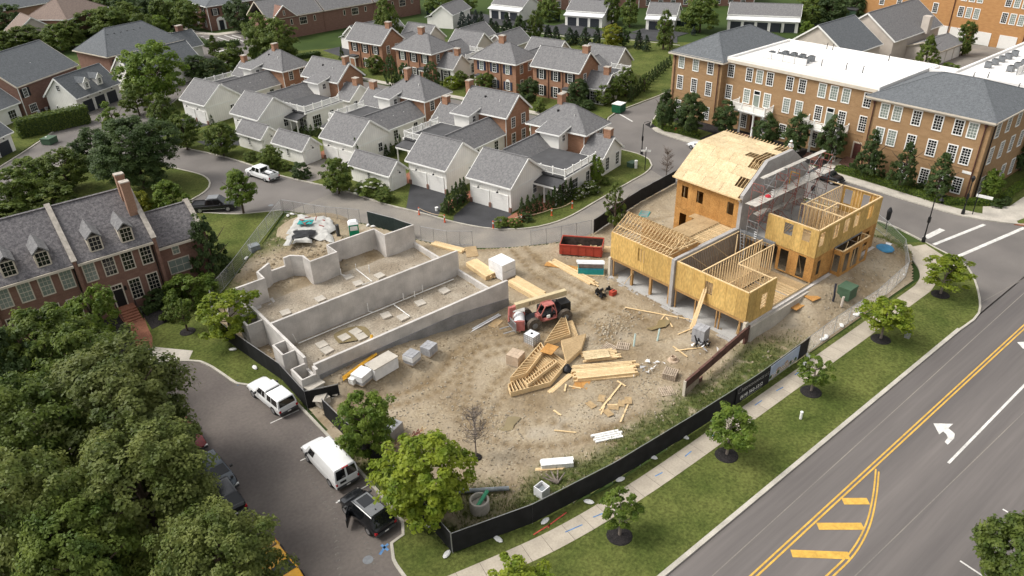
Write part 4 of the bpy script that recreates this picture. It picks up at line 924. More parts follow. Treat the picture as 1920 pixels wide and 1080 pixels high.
for y in (74.2, 77.15, 80.1):
 window(bb, bx_(101.9), by_(y), 8.25, '-x', 1.0, 1.85, 3, 5, 'blind' if y > 75 else 'glass', trim=.13); window(bb, bx_(101.9), by_(y), 4.75, '-x', 1.0, 2.1, 3, 6, 'glass', trim=.13); window(bb, bx_(101.9), by_(y), .8, '-x', 1.0, 1.9, 3, 6, 'glass', trim=.13)
for y, lite in ((48.3, 0), (51.5, 1), (53.35, 1), (55.2, 1), (58.4, 0), (60.5, 0), (63.9, 0), (65.75, 1), (67.6, 0), (71.0, 0)):
 window(bb, bx_(103), by_(y), 8.2, '-x', 1.0, 1.85, 3, 5, 'blind' if lite or y == 65.75 else 'glass', trim=.13)
 if y in (53.35, 65.75):
  d_ = MB().box(-.06, 0, -.5, .5, 0, 2.0).build('balcony_door', 'blind', bb, (bx_(103), by_(y), 4.25));
  fr = MB(); fr.box(-.09, 0, -.62, -.5, 0, 2.75); fr.box(-.09, 0, .5, .62, 0, 2.75); fr.box(-.09, 0, -.5, .5, 2.63, 2.75); fr.box(-.09, 0, -.5, .5, 2.0, 2.1); fr.build('door_frame', 'trim', d_)
  MB().box(-.04, 0, -.5, .5, 2.1, 2.63).build('transom', 'glass', d_)
 else: window(bb, bx_(103), by_(y), 4.75, '-x', 1.0, 2.05, 3, 6, 'glass' if y in (48.3, 71.0, 55.2, 51.5) else 'blind', trim=.13)
 if y in (51.5, 55.2, 63.9, 67.6, 60.5): window(bb, bx_(103), by_(y), .75, '-x', 1.0, 2.0, 3, 6, 'glass', trim=.13)
for y in (53.35, 65.75):
 bal = MB().box(-2.3, 0, -3.2, 3.2, -.35, 0).build('balcony', 'trim', bb, (bx_(103), by_(y), 4.2)); MB().box(-2.45, -2.3, -3.35, 3.35, -.15, .0).build('balcony_edge', 'trim', bal)
 railing(bal, [(0, -3.1), (-2.2, -3.1), (-2.2, 3.1), (0, 3.1)], 0.01)
 for q in (-2.9, -1.2, 1.2, 2.9): MB().lathe([(.24, 0), (.24, .2), (.18, .3), (.155, 3.4), (.22, 3.55), (.24, 3.84)], 10, (bx_(103)-2.0, by_(y)+q, 0)).build('column', 'trim', bb, smooth=True)
 st_ = MB()
 for k in range(4): st_.box(bx_(103)-2.6-.35*k, bx_(103)-2.25-.35*k, by_(y)-1.1, by_(y)+1.1, 0, .6-.15*k)
 st_.build('steps', 'brick_red', bb); MB().box(-.07, 0, -.6, .6, .0, 2.3).build('door', 'door_maroon', bb, (bx_(103), by_(y), .55))
d_ = MB().box(-.07, 0, -.55, .55, 0, 2.3).build('door', 'door_maroon', bb, (bx_(103), by_(48.3), .6)); fr = MB(); fr.box(-.1, .0, -.75, -.55, 0, 2.5); fr.box(-.1, 0, .55, .75, 0, 2.5); fr.box(-.1, 0, -.55, .55, 2.3, 2.5); fr.build('door_frame', 'trim_stone', d_)
st_ = MB()
for k in range(4): st_.box(bx_(103)-1.2-.35*k, bx_(103)-.85-.35*k, by_(47.2), by_(49.6), 0, .6-.15*k)
st_.box(bx_(103)-.849, bx_(103)-.01, by_(47.2), by_(49.6), 0, .6); st_.build('steps', 'brick_red', bb)
for (x, y) in ((100.5, 32.0), (100.5, 46.1), (101.8, 81.4), (101.8, 72.5)):
 MB().tube([(bx_(x)-.05, by_(y), 0), (bx_(x)-.05, by_(y), 10.1)], .08, 6).build('downspout', 'door_maroon', bb); MB().lathe([(.05, -.3), (.2, .0), (.2, .15)], 6, (bx_(x)-.1, by_(y), 9.9)).build('gutter_head', 'door_maroon', bb)
for k, x in enumerate((103, 106.2, 109.4, 112.5, 115.4, 120, 123.5, 127, 131, 135)):
 yy = by_(31.4 if x < 116.4 else 31.8)
 for z, h in ((8.1, 1.8), (4.65, 2.0), (.75, 1.95)): window(bb, bx_(x), yy, z, '-y', 1.0, h, 3, 6 if h > 1.9 else 5, trim=.13)
for x in (101.4, 117.2, 125): MB().tube([(bx_(x), by_(31.25 if x < 116 else 31.65), 0), (bx_(x), by_(31.25 if x < 116 else 31.65), 10.1)], .08, 6).build('downspout', 'black', bb)
for (y0_, y1_, x0_, z0_) in ((31.4, 46.7, 100.6, 4.05), (47.1, 72, 103.0, 4.05), (72, 82, 101.9, 4.1)): MB().box(bx_(x0_)-.05, bx_(x0_), by_(y0_)+.01, by_(y1_)-.01, z0_, z0_+.14).build('band', 'brick_tan', bb)
MB().box(-.06, 0, -.6, .6, 0, .35).build('address_plate', 'trim', bb, (0, by_(32.6), 3.5))
# things on the white roof
ac = None
def roof_ac(x, y, z, label):
 global ac
 if ac is None:
  ac = thing('roof_air_conditioner', label, 'air conditioner', (x, y, z), 0, 'air conditioners on the white roof')
  MB().box(-.4, .4, -.4, .4, .1, .85).build('cabinet', 'steel', ac); MB().lathe([(.33, .85), (.33, .9), (.1, .92)], 10).build('fan_guard', 'plastic_grey', ac); b = MB(); b.box(-.5, .5, -.4, -.3, 0, .1); b.box(-.5, .5, .3, .4, 0, .1); b.build('skid', 'galv', ac)
 else: again(ac, (x, y, z), rnd.choice((0, .1, -.1)), label)
for k in range(9): roof_ac(108.4+1.5*(k % 2), 61.6+1.25*(k//2)*1.2, 10.96, 'grey air conditioner behind a low white screen on the long white roof')
for k in range(10): roof_ac(124+2.4*(k//2), 38.6+1.9*(k % 2)*1.6, 10.96, 'grey air conditioner among those on the right hand white roof wing')
for (x0_, x1_, y_, lab) in ((106.9, 107.0, 64.3, 'low white panel screen in front of the air conditioners on the long roof'),):
 o = thing('roof_screen', lab, 'screen', (106.9, 60.6, 10.95))
 for k in range(4): MB().box(0, .08, k*2.02, k*2.02+1.95, .1, 1.0).build('panel', 'membrane', o); MB().box(-.02, .1, k*2.02-.04, k*2.02+.04, 0, 1.05).build('post', 'galv', o)
o = thing('roof_screen', 'long white panel screen beside the air conditioners on the right roof wing', 'screen', (122.5, 37.2, 10.95))
for k in range(6): MB().box(k*2.02, k*2.02+1.95, 0, .08, .1, 1.1).build('panel', 'membrane', o); MB().box(k*2.02-.05, k*2.02+.04, -.03, .1, 0, 1.15).build('post', 'galv', o)
pipe_me = MB().tube([(0, 0, -.05), (0, 0, .75), (.05, 0, .9), (.2, 0, .92)], .07, 6).mesh('roof_vent_pipe', 'shutter_black')
for k, (px_, py_) in enumerate(sorted(((1459, 100), (1500, 108), (1540, 120), (1586, 127), (1617, 133), (1666, 110), (1561, 90), (1550, 88), (1824, 145), (1851, 145), (1908, 166)))):
 x, y = ground(px_, py_+4, 10.96); tag(place('roof_vent_pipe', pipe_me), ORD[k]+' from the left, small black bent vent pipe standing on the white roof', 'vent pipe', (x, y, 10.96), 0, 'bent vent pipes on the white roof')
# ------------------------------------------------------------------ LEFT BRICK TOWNHOUSES
lb = thing('brick_townhouses', 'dark red brick townhouses with mottled roof, dormers and stone capped party walls', 'townhouse', (7.35, 77.55, 0))
def ux(v): return v-7.35
FL = .9; YB = 10.2
MB().box(ux(-9), ux(14.75), 0, YB, 0, 7.0).build('wall', 'brick_red', lb)
for (a_, c_) in ((-8.6, -.45), (-.05, 7.15), (7.55, 14.7)):
 z0_, zr_, hy = 6.95, 11.15, YB/2
 b = MB(); x0_, x1_ = ux(a_), ux(c_)
 b.v += [(x0_, -.35, z0_-.1), (x1_, -.35, z0_-.1), (x1_, hy, zr_), (x0_, hy, zr_), (x0_, YB+.3, z0_), (x1_, YB+.3, z0_)]; n_ = len(b.v); b.v += [(v[0], v[1], v[2]+.15) for v in b.v[:6]]
 b.f += [(6, 7, 8, 9), (9, 8, 11, 10), (0, 1, 7, 6), (0, 3, 2, 1), (3, 4, 5, 2), (0, 6, 9, 3), (3, 9, 10, 4), (1, 2, 8, 7), (2, 5, 11, 8), (4, 10, 11, 5)]
 b.bar((x0_, hy, zr_+.16), (x1_, hy, zr_+.16), .3, .08); ro = b.build('roof', 'shingle_slate', lb); MB().box(x0_, x1_, -.5, -.34, z0_-.25, z0_-.02).build('gutter', 'trim_stone', ro)
def coping(x, y0_, z0_, ym, zm, w=.4, dep=-.42):
 b = MB(); b.v += [(x-w/2+.05, dep, 0), (x+w/2-.05, dep, 0), (x-w/2+.05, dep, z0_), (x+w/2-.05, dep, z0_), (x-w/2+.05, .05, z0_+.35), (x+w/2-.05, .05, z0_+.35), (x-w/2+.05, ym, zm), (x+w/2-.05, ym, zm), (x-w/2+.05, ym, 0), (x+w/2-.05, ym, 0), (x-w/2+.05, 2*ym, z0_), (x+w/2-.05, 2*ym, z0_), (x-w/2+.05, 2*ym, 0), (x+w/2-.05, 2*ym, 0)]
 b.f += [(0, 1, 3, 2), (2, 3, 5, 4), (4, 5, 7, 6), (6, 7, 11, 10), (10, 11, 13, 12), (0, 2, 4, 6, 8), (1, 9, 7, 5, 3), (8, 6, 10, 12), (9, 13, 11, 7)]
 o = b.build('party_wall', 'brick_red', lb)
 c = MB(); c.bar((x, dep-.05, z0_+.03), (x, .05, z0_+.42), w+.12, .12); c.bar((x, .05, z0_+.42), (x, ym, zm+.06), w+.1, .12); c.bar((x, ym, zm+.06), (x, 2*ym, z0_+.06), w+.1, .12); c.build('coping', 'chimney_cap', o)
coping(ux(7.35), 0, 7.3, YB/2, 11.55); coping(ux(14.9), 0, 7.3, YB/2, 11.55); coping(ux(-.25), 0, 7.3, YB/2, 11.55)
# right hand wing
MB().box(ux(15.12), ux(20.0), 1.2, 8.2, 0, 5.5).build('wing_wall', 'brick_red', lb)
b = MB(); x0_, x1_ = ux(15.1), ux(19.95); b.v += [(x0_, .85, 5.45), (x1_, .85, 5.45), (x1_, 4.7, 8.0), (x0_, 4.7, 8.0), (x0_, 8.5, 5.45), (x1_, 8.5, 5.45)]; b.v += [(v[0], v[1], v[2]+.15) for v in b.v[:6]]
b.f += [(6, 7, 8, 9), (9, 8, 11, 10), (0, 1, 7, 6), (0, 3, 2, 1), (3, 4, 5, 2), (0, 6, 9, 3), (3, 9, 10, 4), (1, 2, 8, 7), (2, 5, 11, 8)]; b.bar((x0_, 4.7, 8.17), (x1_, 4.7, 8.17), .25, .07); ro = b.build('wing_roof', 'shingle_slate', lb); MB().box(x0_, x1_, .7, .86, 5.2, 5.44).build('gutter', 'trim_stone', ro)
b = MB(); x = ux(20.15); w = .36; b.v += [(x-w/2, .85, 0), (x+w/2, .85, 0), (x-w/2, .85, 5.8), (x+w/2, .85, 5.8), (x-w/2, 4.7, 8.35), (x+w/2, 4.7, 8.35), (x-w/2, 8.5, 5.8), (x+w/2, 8.5, 5.8), (x-w/2, 8.5, 0), (x+w/2, 8.5, 0)]; b.f += [(0, 1, 3, 2), (2, 3, 5, 4), (4, 5, 7, 6), (6, 7, 9, 8), (0, 2, 4, 6, 8), (1, 9, 7, 5, 3)]; o = b.build('party_wall', 'brick_red', lb); c = MB(); c.bar((x, .8, 5.82), (x, 4.7, 8.42), .5, .12); c.bar((x, 4.7, 8.42), (x, 8.55, 5.82), .5, .12); c.build('coping', 'chimney_cap', o)
window(lb, ux(16.95), 1.2, 2.0, '-y', 2.1, 1.5, 3, 2, 'blind', frame='trim_stone', trim=.1); window(lb, ux(16.95), 1.2, 4.2, '-y', .6, .85, 2, 2, 'blind', frame='trim_stone', trim=.1)
for x in (8.4, 10.22, 11.98, 13.8, 6.3, 4.45, 2.65, .85, -1.4, -3.2, -5): window(lb, ux(x), 0, 4.66, '-y', .98, 1.86, 3, 4, 'blind' if x < 8 or x == 8.4 else 'glass', frame='trim_stone', trim=.11)
for x in (11.93, 13.72, 6.1, 4.3, 2.5, .8): window(lb, ux(x), 0, FL+.35, '-y', .98, 2.15, 3, 5, 'glass', frame='trim_stone', trim=.11)
d_ = MB().box(-.45, .45, -.06, 0, 0, 2.0).build('door', 'black', lb, (ux(10.2), 0, FL)); fr = MB(); fr.box(-.58, -.45, -.1, 0, 0, 2.55); fr.box(.45, .58, -.1, 0, 0, 2.55); fr.box(-.45, .45, -.1, 0, 2.43, 2.55); fr.box(-.45, .45, -.09, 0, 1.96, 2.06)
for k in (-.15, .15): fr.box(k-.02, k+.02, -.09, 0, 2.06, 2.43)
fr.build('door_frame', 'trim_stone', d_); MB().box(-.45, .45, -.05, 0, 2.06, 2.43).build('transom', 'glass', d_)
for x, y, h, z in ((9.5, 0, 1, 3.0), (10.95, 0, 1, 3.0)): MB().box(-.1, .1, -.2, 0, 0, .4).build('lantern', 'black', lb, (ux(x), 0, 2.6))
st_ = MB()
for k in range(6): st_.box(ux(9.5), ux(11.2), -1.2-.33*k, -.87-.33*k if k else -.01, 0, FL-.15*k)
st_.build('steps', 'paver', lb)
rl = MB()
for x in (9.45, 11.25): rl.bar((ux(x), -.9, FL+.9), (ux(x), -3.0, .95), .05); rl.bar((ux(x), -.9, FL+.9), (ux(x), -.9, FL), .05); rl.bar((ux(x), -3.0, .95), (ux(x), -3.0, 0), .05)
rl.build('handrail', 'black', lb)
for x in (12.63, 9.7, 5.0, 2.1, -1.0, -4):
 dm = MB().box(ux(x)-.64, ux(x)+.64, .28, 2.6, 7.3, 9.0).build('dormer', 'trim_stone', lb)
 # curved hood
 b = MB(); prof = [(-.76, 8.95), (-.56, 9.12), (-.28, 9.4), (0, 9.62), (.28, 9.4), (.56, 9.12), (.76, 8.95)]
 n_ = len(prof); b.v += [(ux(x)+p_[0], .05, p_[1]) for p_ in prof]+[(ux(x)+p_[0], 3.4, p_[1]+.25) for p_ in prof]+[(ux(x)+p_[0]*.92, .05, p_[1]-.14) for p_ in prof]+[(ux(x)+p_[0]*.92, 3.4, p_[1]+.1) for p_ in prof]
 for k in range(n_-1): b.f += [(k, k+1, n_+k+1, n_+k), (2*n_+k+1, 2*n_+k, 3*n_+k, 3*n_+k+1), (k+1, k, 2*n_+k, 2*n_+k+1)]
 b.f += [(0, n_, 3*n_, 2*n_), (n_-1, 3*n_-1, 4*n_-1, 2*n_-1)]; b.build('hood', 'shingle', dm)
 window(dm, ux(x), .28, 7.55, '-y', 1.0, 1.35, 3, 3, 'glass', frame='trim_stone', trim=.1)
chimney(lb, ux(14.3), 4.2, 9.6, 13.2, .85, .72, 'brick_pale'); chimney(lb, ux(14.3), 2.7, 8.6, 12.8, .85, .75, 'brick_pale')
MB().box(ux(14.0), ux(14.6), 3.1, 3.8, 9, 11.4).build('chimney_arch', 'brick_pale', lb)
for x in (7.1, 14.55): MB().tube([(ux(x), -.1, 0), (ux(x), -.1, 6.8)], .06, 6).build('downspout', 'black', lb)
# ------------------------------------------------------------------ LEFT FAR HOUSES
def simple_house(name, label, X, Y, az, L_, D_, ze, zr, kind, wall, rf, trim='trim', **kw):
 o = thing(name, label, 'house', (X, Y, 0), R(az)); walls(o, 0, L_, 0, D_, 0, ze, wall, kind if kind[0] == 'g' else 'flat', zr-.05); roof(o, 0, L_, 0, D_, ze, zr, kind, rf, .45, trim=trim, **kw); return o
o = simple_house('coach_house', 'white coach house with two dormers and three black garage doors behind a hedge', 24.4, 156.9, 33, 10.6, 6.9, 3.4, 6.6, 'gx', 'siding', 'shingle_blue')
for k in (2.3, 5.3, 8.3): garage_door(o, k, -.02, .02, '-y', 2.4, 2.2, 'door_dark'); lantern(o, k, 0, 2.7, '-y')
for k in (3.6, 6.8):
 dm = MB().prism_y([(k-.65, 3.9), (k+.65, 3.9), (k+.65, 5.3), (k, 6.0), (k-.65, 5.3)], .3, 2.8).build('dormer', 'plaster', o); b = MB(); b.bar((k-.85, .2, 5.15), (k, .2, 6.1), .1, .1); b.bar((k+.85, .2, 5.15), (k, .2, 6.1), .1, .1); b.build('eave_trim', 'trim', dm); b = MB()
 for sg in (-1, 1): b.quad(*[(k+sg*.85, .2, 5.2), (k, .2, 6.15), (k, 3.2, 6.15), (k+sg*.85, 2.4, 5.2)][::sg])
 b.build('dormer_roof', 'shingle_blue', dm); window(dm, k, .3, 4.2, '-y', .55, .9, 2, 3)
window(o, 0, 3.4, 4.3, '-x', .7, 1.0, 2, 3); d_ = MB().box(-.05, 0, 1.2, 2.1, 0, 2).build('door', 'plaster', o); window(o, 0, 5, 1.0, '-x', .3, .4, 1, 1)
o = simple_house('brick_house', 'large red brick house with slate blue gable roof at the far left', 16.4, 162.2, 38.5, 15.6, 13.5, 6.0, 10.4, 'gx', 'brick_red', 'shingle_blue', 'trim_stone')
window(o, 1.6, 0, 3.6, '-y', .9, 1.5, 3, 3, shutters='shutter_black'); window(o, 2.2, 0, .7, '-y', 1.6, 1.3, 4, 3)
MB().tube([(.1, -.1, 0), (.1, -.1, 5.8)], .08, 6).build('downspout', 'trim', o); vent_pipe(o, 8, 3, 7.6)
o = simple_house('white_cottage', 'white cottage wing with dark french windows at the left edge', 8.2, 156.4, 37.5, 9.5, 7.0, 3.3, 5.8, 'gx', 'plaster', 'shingle_blue')
window(o, 7.6, 0, .3, '-y', 1.6, 1.9, 3, 3)
o = simple_house('white_garage', 'white garage with black doors and stone feet at the left edge', 3.1, 136.2, 41, 11, 7, 3.4, 6.4, 'gx', 'plaster', 'shingle_blue')
for k in (8.9, 5.5, 2.4): garage_door(o, k, -.02, .02, '-y', 2.5, 2.2, 'door_dark')
lantern(o, 8.9, 0, 2.7, '-y')
o = simple_house('brick_house', 'red brick house with big hip roof and dark roof vents, beyond the coach house', 35.4, 174.8, 16, 17, 12.5, 6.0, 10, 'hx', 'brick_red', 'shingle_blue', 'trim_stone', hip_run=4.2)
for x in (1.7, 3.8): window(o, x, 0, 3.7, '-y', .9, 1.3, 3, 3, shutters='shutter_black')
for k in range(6): MB().box(-.15, .15, -.12, .12, 0, .12).build('roof_vent', 'black', o, (3.6+1.5*k, 4.6, 9.0))
MB().box(17.01, 24, 3, 9, 0, 3.4).build('wing_wall', 'plaster', o); roof(o, 17.3, 24, 3, 9, 3.4, 6.2, 'gx', 'shingle_blue', .4); chimney(o, 21.5, 6.5, 5, 7.6, 1.4, 1.1, 'brick_red'); window(o, 24, 5.5, .8, '+x', 1.0, 1.5, 2, 3); window(o, 20.5, 3, .8, '-y', 1.0, 1.5, 2, 3)
o = simple_house('white_gable_house', 'white gabled house half hidden by the big fresh green tree', 36.6, 163.2, 16, 15, 7.2, 4.2, 7.2, 'gx', 'plaster', 'shingle_blue')
window(o, 0, 3.6, 4.3, '-x', .55, 1.2, 2, 3); window(o, 0, 1.5, .9, '-x', .6, 1.1, 2, 2); window(o, 0, 5.4, .9, '-x', .6, 1.1, 2, 2); window(o, 15, 3.4, .8, '+x', 1, 1.5, 2, 3)
o = simple_house('brick_house', 'brick house with brown hip roof among trees at the top left', 39.6, 230.6, 42, 17, 12, 5.5, 9.5, 'hx', 'brick_pale', 'shingle_brown', hip_run=6); chimney(o, 15.5, 7, 6, 11.4, 1.2, 1.0)
window(o, 2.5, 0, 3, '-y', .9, 1.5, 2, 3)
o = simple_house('cream_bungalow', 'cream house with brown gable roof at the top left', 27.4, 231.0, 5, 9, 8.5, 3.6, 6.8, 'gy', 'cream', 'shingle_brown'); window(o, 6.2, 0, .8, '-y', .8, 1.2, 2, 2)
o = simple_house('grey_roof_house', 'house with pale grey hip roof at the very top left', 26, 262, 20, 19, 13, 5.0, 8.5, 'hx', 'brick_pale', 'shingle_blue', hip_run=6)
o = simple_house('grey_roof_house', 'dark roofed house cut by the left edge below the cream house', 12, 217, 40, 13, 9, 3, 6.5, 'gx', 'cream', 'shingle_blue')
# brick house with arched door at the junction
o = simple_house('brick_house', 'dark red brick house with white arched doorway and black shutters at the top', 70.4, 213.8, 3, 15, 13, 6.4, 8.6, 'hx', 'brick_red', 'shingle_blue', hip_run=6)
for x in (2.0, 5.0, 8, 11): window(o, x, 0, 3.9, '-y', 1.0, 1.6, 3, 4, shutters='shutter_black')
for x in (6, 9): window(o, x, 0, .8, '-y', 1.0, 1.9, 3, 4, shutters='shutter_black')
d_ = MB().box(2.3, 3.7, -.15, 0, 0, 2.3).build('door', 'door_dark', o); b = MB(); b.box(1.85, 2.3, -.3, 0, 0, 2.5); b.box(3.7, 4.15, -.3, 0, 0, 2.5); b.prism_y([(1.75, 2.5), (4.25, 2.5), (3.9, 3.1), (3.0, 3.4), (2.1, 3.1)], -.35, 0); b.build('door_surround', 'trim', d_)
for y in (3, 8): window(o, 0, y, 3.9, '-x', 1.0, 1.6, 3, 4, shutters='shutter_black'); window(o, 0, y, .8, '-x', 1.0, 1.8, 3, 4)
MB().tube([(-.1, -.1, 0), (-.1, -.1, 6.2)], .08, 6).build('downspout', 'trim', o)
# long brick terrace top centre-left, and its continuation behind the lane
o = thing('brick_terrace', 'long low red brick terrace with grey roofs and small cream windows at the top', 'terrace', (76.5, 189.0, 0), R(3))
for k in range(3):
 a_, c_ = k*15.5, k*15.5+15.4
 MB().box(a_, c_, 0, 11, 0, 5.4).build('wall', 'brick_red', o); roof(o, a_, c_, 0, 11, 5.4, 9.0, 'gx', 'shingle', .35, trim='trim_stone'); MB().box(c_-.02, c_+.12, -.12, 5.4, 0, 5.7).build('party_wall', 'brick_red', o)
 window(o, a_+9.5, 0, 3.0, '-y', 1.9, 1.6, 4, 2, frame='trim_stone', trim=.14)
 for q in (6.2, 12.8): window(o, a_+q, 0, 3.3, '-y', .45, 1.2, 1, 1, frame='trim_stone', trim=.12)
for k in (0.2,):
 g_ = MB().prism_y([(1.0, 5.3), (7.4, 5.3), (4.2, 8.0)], -.6, 4).build('gable', 'brick_red', o); b = MB(); b.bar((.7, -.75, 5.2), (4.2, -.75, 8.2), .2, .2); b.bar((7.7, -.75, 5.2), (4.2, -.75, 8.2), .2, .2); b.build('eave_trim', 'trim', g_); window(g_, 4.2, -.6, 5.9, '-y', .4, 1.0, 1, 1, frame='trim_stone')
o = thing('brick_terrace', 'red brick terrace rising behind the white lane garages at the top edge', 'terrace', (146, 172, 0), R(-41))
for k in range(4):
 a_ = k*16.2; MB().box(a_, a_+16.1, 0, 10, 0, 6.5).build('wall', 'brick_red', o); roof(o, a_, a_+16.1, 0, 10, 6.5, 9.6, 'gx', 'shingle', .35)
 for q in (2.5, 6, 9.5, 13): window(o, a_+q, 0, 3.6, '-y', 1.3, 1.5, 3, 3); window(o, a_+q, 0, .7, '-y', 1.1, 1.7, 3, 3)
 MB().tube([(a_+16.05, -.15, 0), (a_+16.05, -.15, 6.3)], .09, 6).build('downspout', 'trim', o)
# ------------------------------------------------------------------ BACK RIGHT: orange block, stone house, garage shed
o = thing('apartment_building', 'tall orange brick building with white garage doors at the top right', 'building', (187.4, 62, 0), R(-7))
MB().box(0, 22, -34, 34, 0, 17).build('wall', 'brick_orange' if False else 'brick_tan', o)
o.children[0].data.materials[0] = mat('ochre_brick', (.44, .235, .095), .92, col2=(.37, .19, .075), scale=1, fine=.12, fscale=9, stretch=(1, 1, 3))
for y in (-18, -12.5, -7, -1.5, 4, 9.5, 13.5): garage_door(o, -.02, y, .02, '-x', 3.4, 2.6, 'door_white')
for z in (5.2, 8.6, 12.0):
 for y0_ in (-24, -14, -3, 6.5):
  for k in range(3): window(o, 0, y0_+k*1.75, z, '-x', 1.05, 2.0, 3, 5, 'blind' if k < 2 else 'glass', trim=.14)
 for y in (16, 21, 25, 29.5): window(o, 0, y, z, '-x', 1.05, 2.0, 3, 5, 'glass', trim=.14)
for y in (-27, -15.2, -4.6, 11.8): MB().tube([(-.12, y, 0), (-.12, y, 16)], .1, 6).build('downspout', 'door_maroon', o)
o = simple_house('stone_house', 'cream gabled house with grey roof behind the white flat roof', 157.0, 71.0, 1, 21, 12.4, 5.2, 9.6, 'gx', 'cream', 'shingle', 'trim')
for y in (3.2, 6.4): window(o, 0, y, 1.2, '-x', 1.1, 2.2, 3, 4, 'blind')
MB().box(12.5, 14, -1.0, 0.5, 4.6, 8).build('gable', 'cream', o); window(o, 11, 0, 1, '-y', 1, 2, 2, 4)
for k in range(5): vent_pipe(o, 3+3*k, 2.2+(k % 2)*1.5, 6.4, .4, .1, 'shutter_black' if k % 2 else 'trim')
o = simple_house('stone_house', 'house with dark grey roof peeking over the white flat roof, left of the cream gable', 140.0, 71.5, 1, 13, 13, 5.2, 9.6, 'gx', 'cream', 'shingle_blue');
for k in range(3): vent_pipe(o, 6+2*k, 3, 7.0, .3, .1, 'shutter_black')
o = simple_house('garage_shed', 'long low grey roofed garage shed between two trees behind the white roof', 163.8, 64.6, 0, 10.4, 6.5, 3.0, 4.2, 'gx', 'cream', 'shingle', 'trim_stone')
for k in (1.8, 5.2, 8.6): garage_door(o, k, -.02, .02, '-y', 2.6, 2.2, 'door_white')
sheet('rear_yard', [(150, 45), (187, 55), (187, 98), (150, 71)], .13, 'road_dusty')
o = thing('utility_hut', 'grey green utility hut in the dark trees left of the orange building', 'hut', (*ground(1592, 45), 0), R(10)); MB().box(-1.6, 1.6, -1.6, 1.6, 0, 3.6).build('wall', 'green_box', o); MB().box(-1.75, 1.75, -1.75, 1.75, 3.6, 3.8).build('roof', 'plastic_grey', o)
# ------------------------------------------------------------------ THE TIMBER HOUSE UNDER CONSTRUCTION
HX, HY = 53.0, 31.75
hs_ = thing('house_under_construction', 'unfinished timber framed duplex with yellow sheathing, open garages and no roof on half of it', 'house', (HX, HY, 0))
def lx(v): return v-HX
def ly(v): return v-HY
_nst = [0]; extra_studs = MB()
def stud(x, y, z, h, rot=0, mt='lumber'):
 if _nst[0] < 285:
  k = ('stud', round(h, 2), mt)
  if k not in _cache: _cache[k] = MB().box(-.045, .045, -.02, .02, 0, h).mesh('stud', mt)
  place('stud', _cache[k], hs_, (lx(x), ly(y), z), rot); _nst[0] += 1
 else: extra_studs.box(lx(x)-.03, lx(x)+.03, ly(y)-.03, ly(y)+.03, z, z+h)
def wall_frame(p0, p1, z0, z1, sp=.42, mt='lumber', openings=(), braces=True):
 p0 = Vector((*p0, 0)); p1 = Vector((*p1, 0)); ln = (p1-p0).length; d = (p1-p0)/ln; ang = math.atan2(d.y, d.x)+math.pi/2
 n = max(1, round(ln/sp))
 for k in range(n+1):
  t = ln*k/n
  if any(a < t < c for a, c in openings): continue
  q = p0+d*t; stud(q.x, q.y, z0+.04, z1-z0-.12, ang, mt)
 b = MB(); w = d.cross(Vector((0, 0, 1)))
 b.bar((lx(p0.x), ly(p0.y), z1-.04), (lx(p1.x), ly(p1.y), z1-.04), .14, .08); b.build('top_plate', 'lumber', hs_)
 b = MB(); b.bar((lx(p0.x), ly(p0.y), z0+.02), (lx(p1.x), ly(p1.y), z0+.02), .12, .04); b.build('bottom_plate', mt, hs_)
def sheath(axis, fix, a0, a1, z0, z1, openings=(), mt='osb', th=.03, wd=1.22, off=0.):
 """panels of sheathing on a wall running along axis ('x' or 'y'); openings (a,b,zb,zt)"""
 cuts = {a0, a1}; k = a0+wd
 while k < a1-.15: cuts.add(k); k += wd
 for o in openings: cuts |= {max(a0, o[0]), min(a1, o[1])}
 cuts = sorted(cuts)
 for c0, c1 in zip(cuts[:-1], cuts[1:]):
  if c1-c0 < .03: continue
  zs = [(z0, z1)]
  for (oa, ob, zb, zt) in openings:
   if oa-.01 <= c0 and c1 <= ob+.01:
    zs = [q for q in ((z0, zb), (zt, z1)) if q[1]-q[0] > .03]
  for q0, q1 in zs:
   g = .007; j = rnd.uniform(0, .006); b = MB()
   if axis == 'y': b.box(lx(fix)-th-j, lx(fix)-j, ly(c0)+g, ly(c1)-g, q0+g, q1-g)
   else: b.box(lx(c0)+g, lx(c1)-g, ly(fix)-th-j, ly(fix)-j, q0+g, q1-g)
   b.build('sheathing_panel', mt, hs_)
def hbox(name, mt, x0, x1, y0, y1, z0, z1): return MB().box(lx(x0), lx(x1), ly(y0), ly(y1), z0, z1).build(name, mt, hs_)
# ground slab, foundation walls, piers
hbox('garage_slab', 'slab', 52.5, 63.0, 32.0, 48.8, -.1, .16); hbox('slab_edge', 'cmu', 52.15, 52.49, 31.9, 49.0, -.1, .09)
hbox('foundation_wall', 'form_concrete', 53.45, 67.7, 31.62, 31.95, -.2, 1.92); hbox('foundation_ledge', 'concrete', 53.5, 67.4, 31.35, 31.61, -.2, 1.72)
hbox('foundation_wall', 'form_concrete', 67.71, 73.5, 30.85, 31.95, -.2, 1.5); hbox('foundation_ledge', 'concrete', 67.45, 73.7, 30.55, 30.84, -.2, 1.32); hbox('foundation_wall', 'form_concrete', 73.51, 76.5, 31.62, 31.95, -.2, 1.92); hbox('foundation_wall', 'form_concrete', 53.0, 63, 48.75, 49.0, -.1, 2.1)
hbox('corner_pier', 'trim_stone', 52.85, 53.25, 48.85, 49.15, -.05, 2.35); hbox('party_pier', 'cmu', 52.72, 53.06, 40.2, 40.58, -.05, 5.55); hbox('corner_pier', 'trim_stone', 52.86, 53.3, 31.58, 31.9, -.05, 2.3)
hbox('party_wall', 'cmu', 53.07, 63.0, 40.22, 40.56, .1, 5.58)
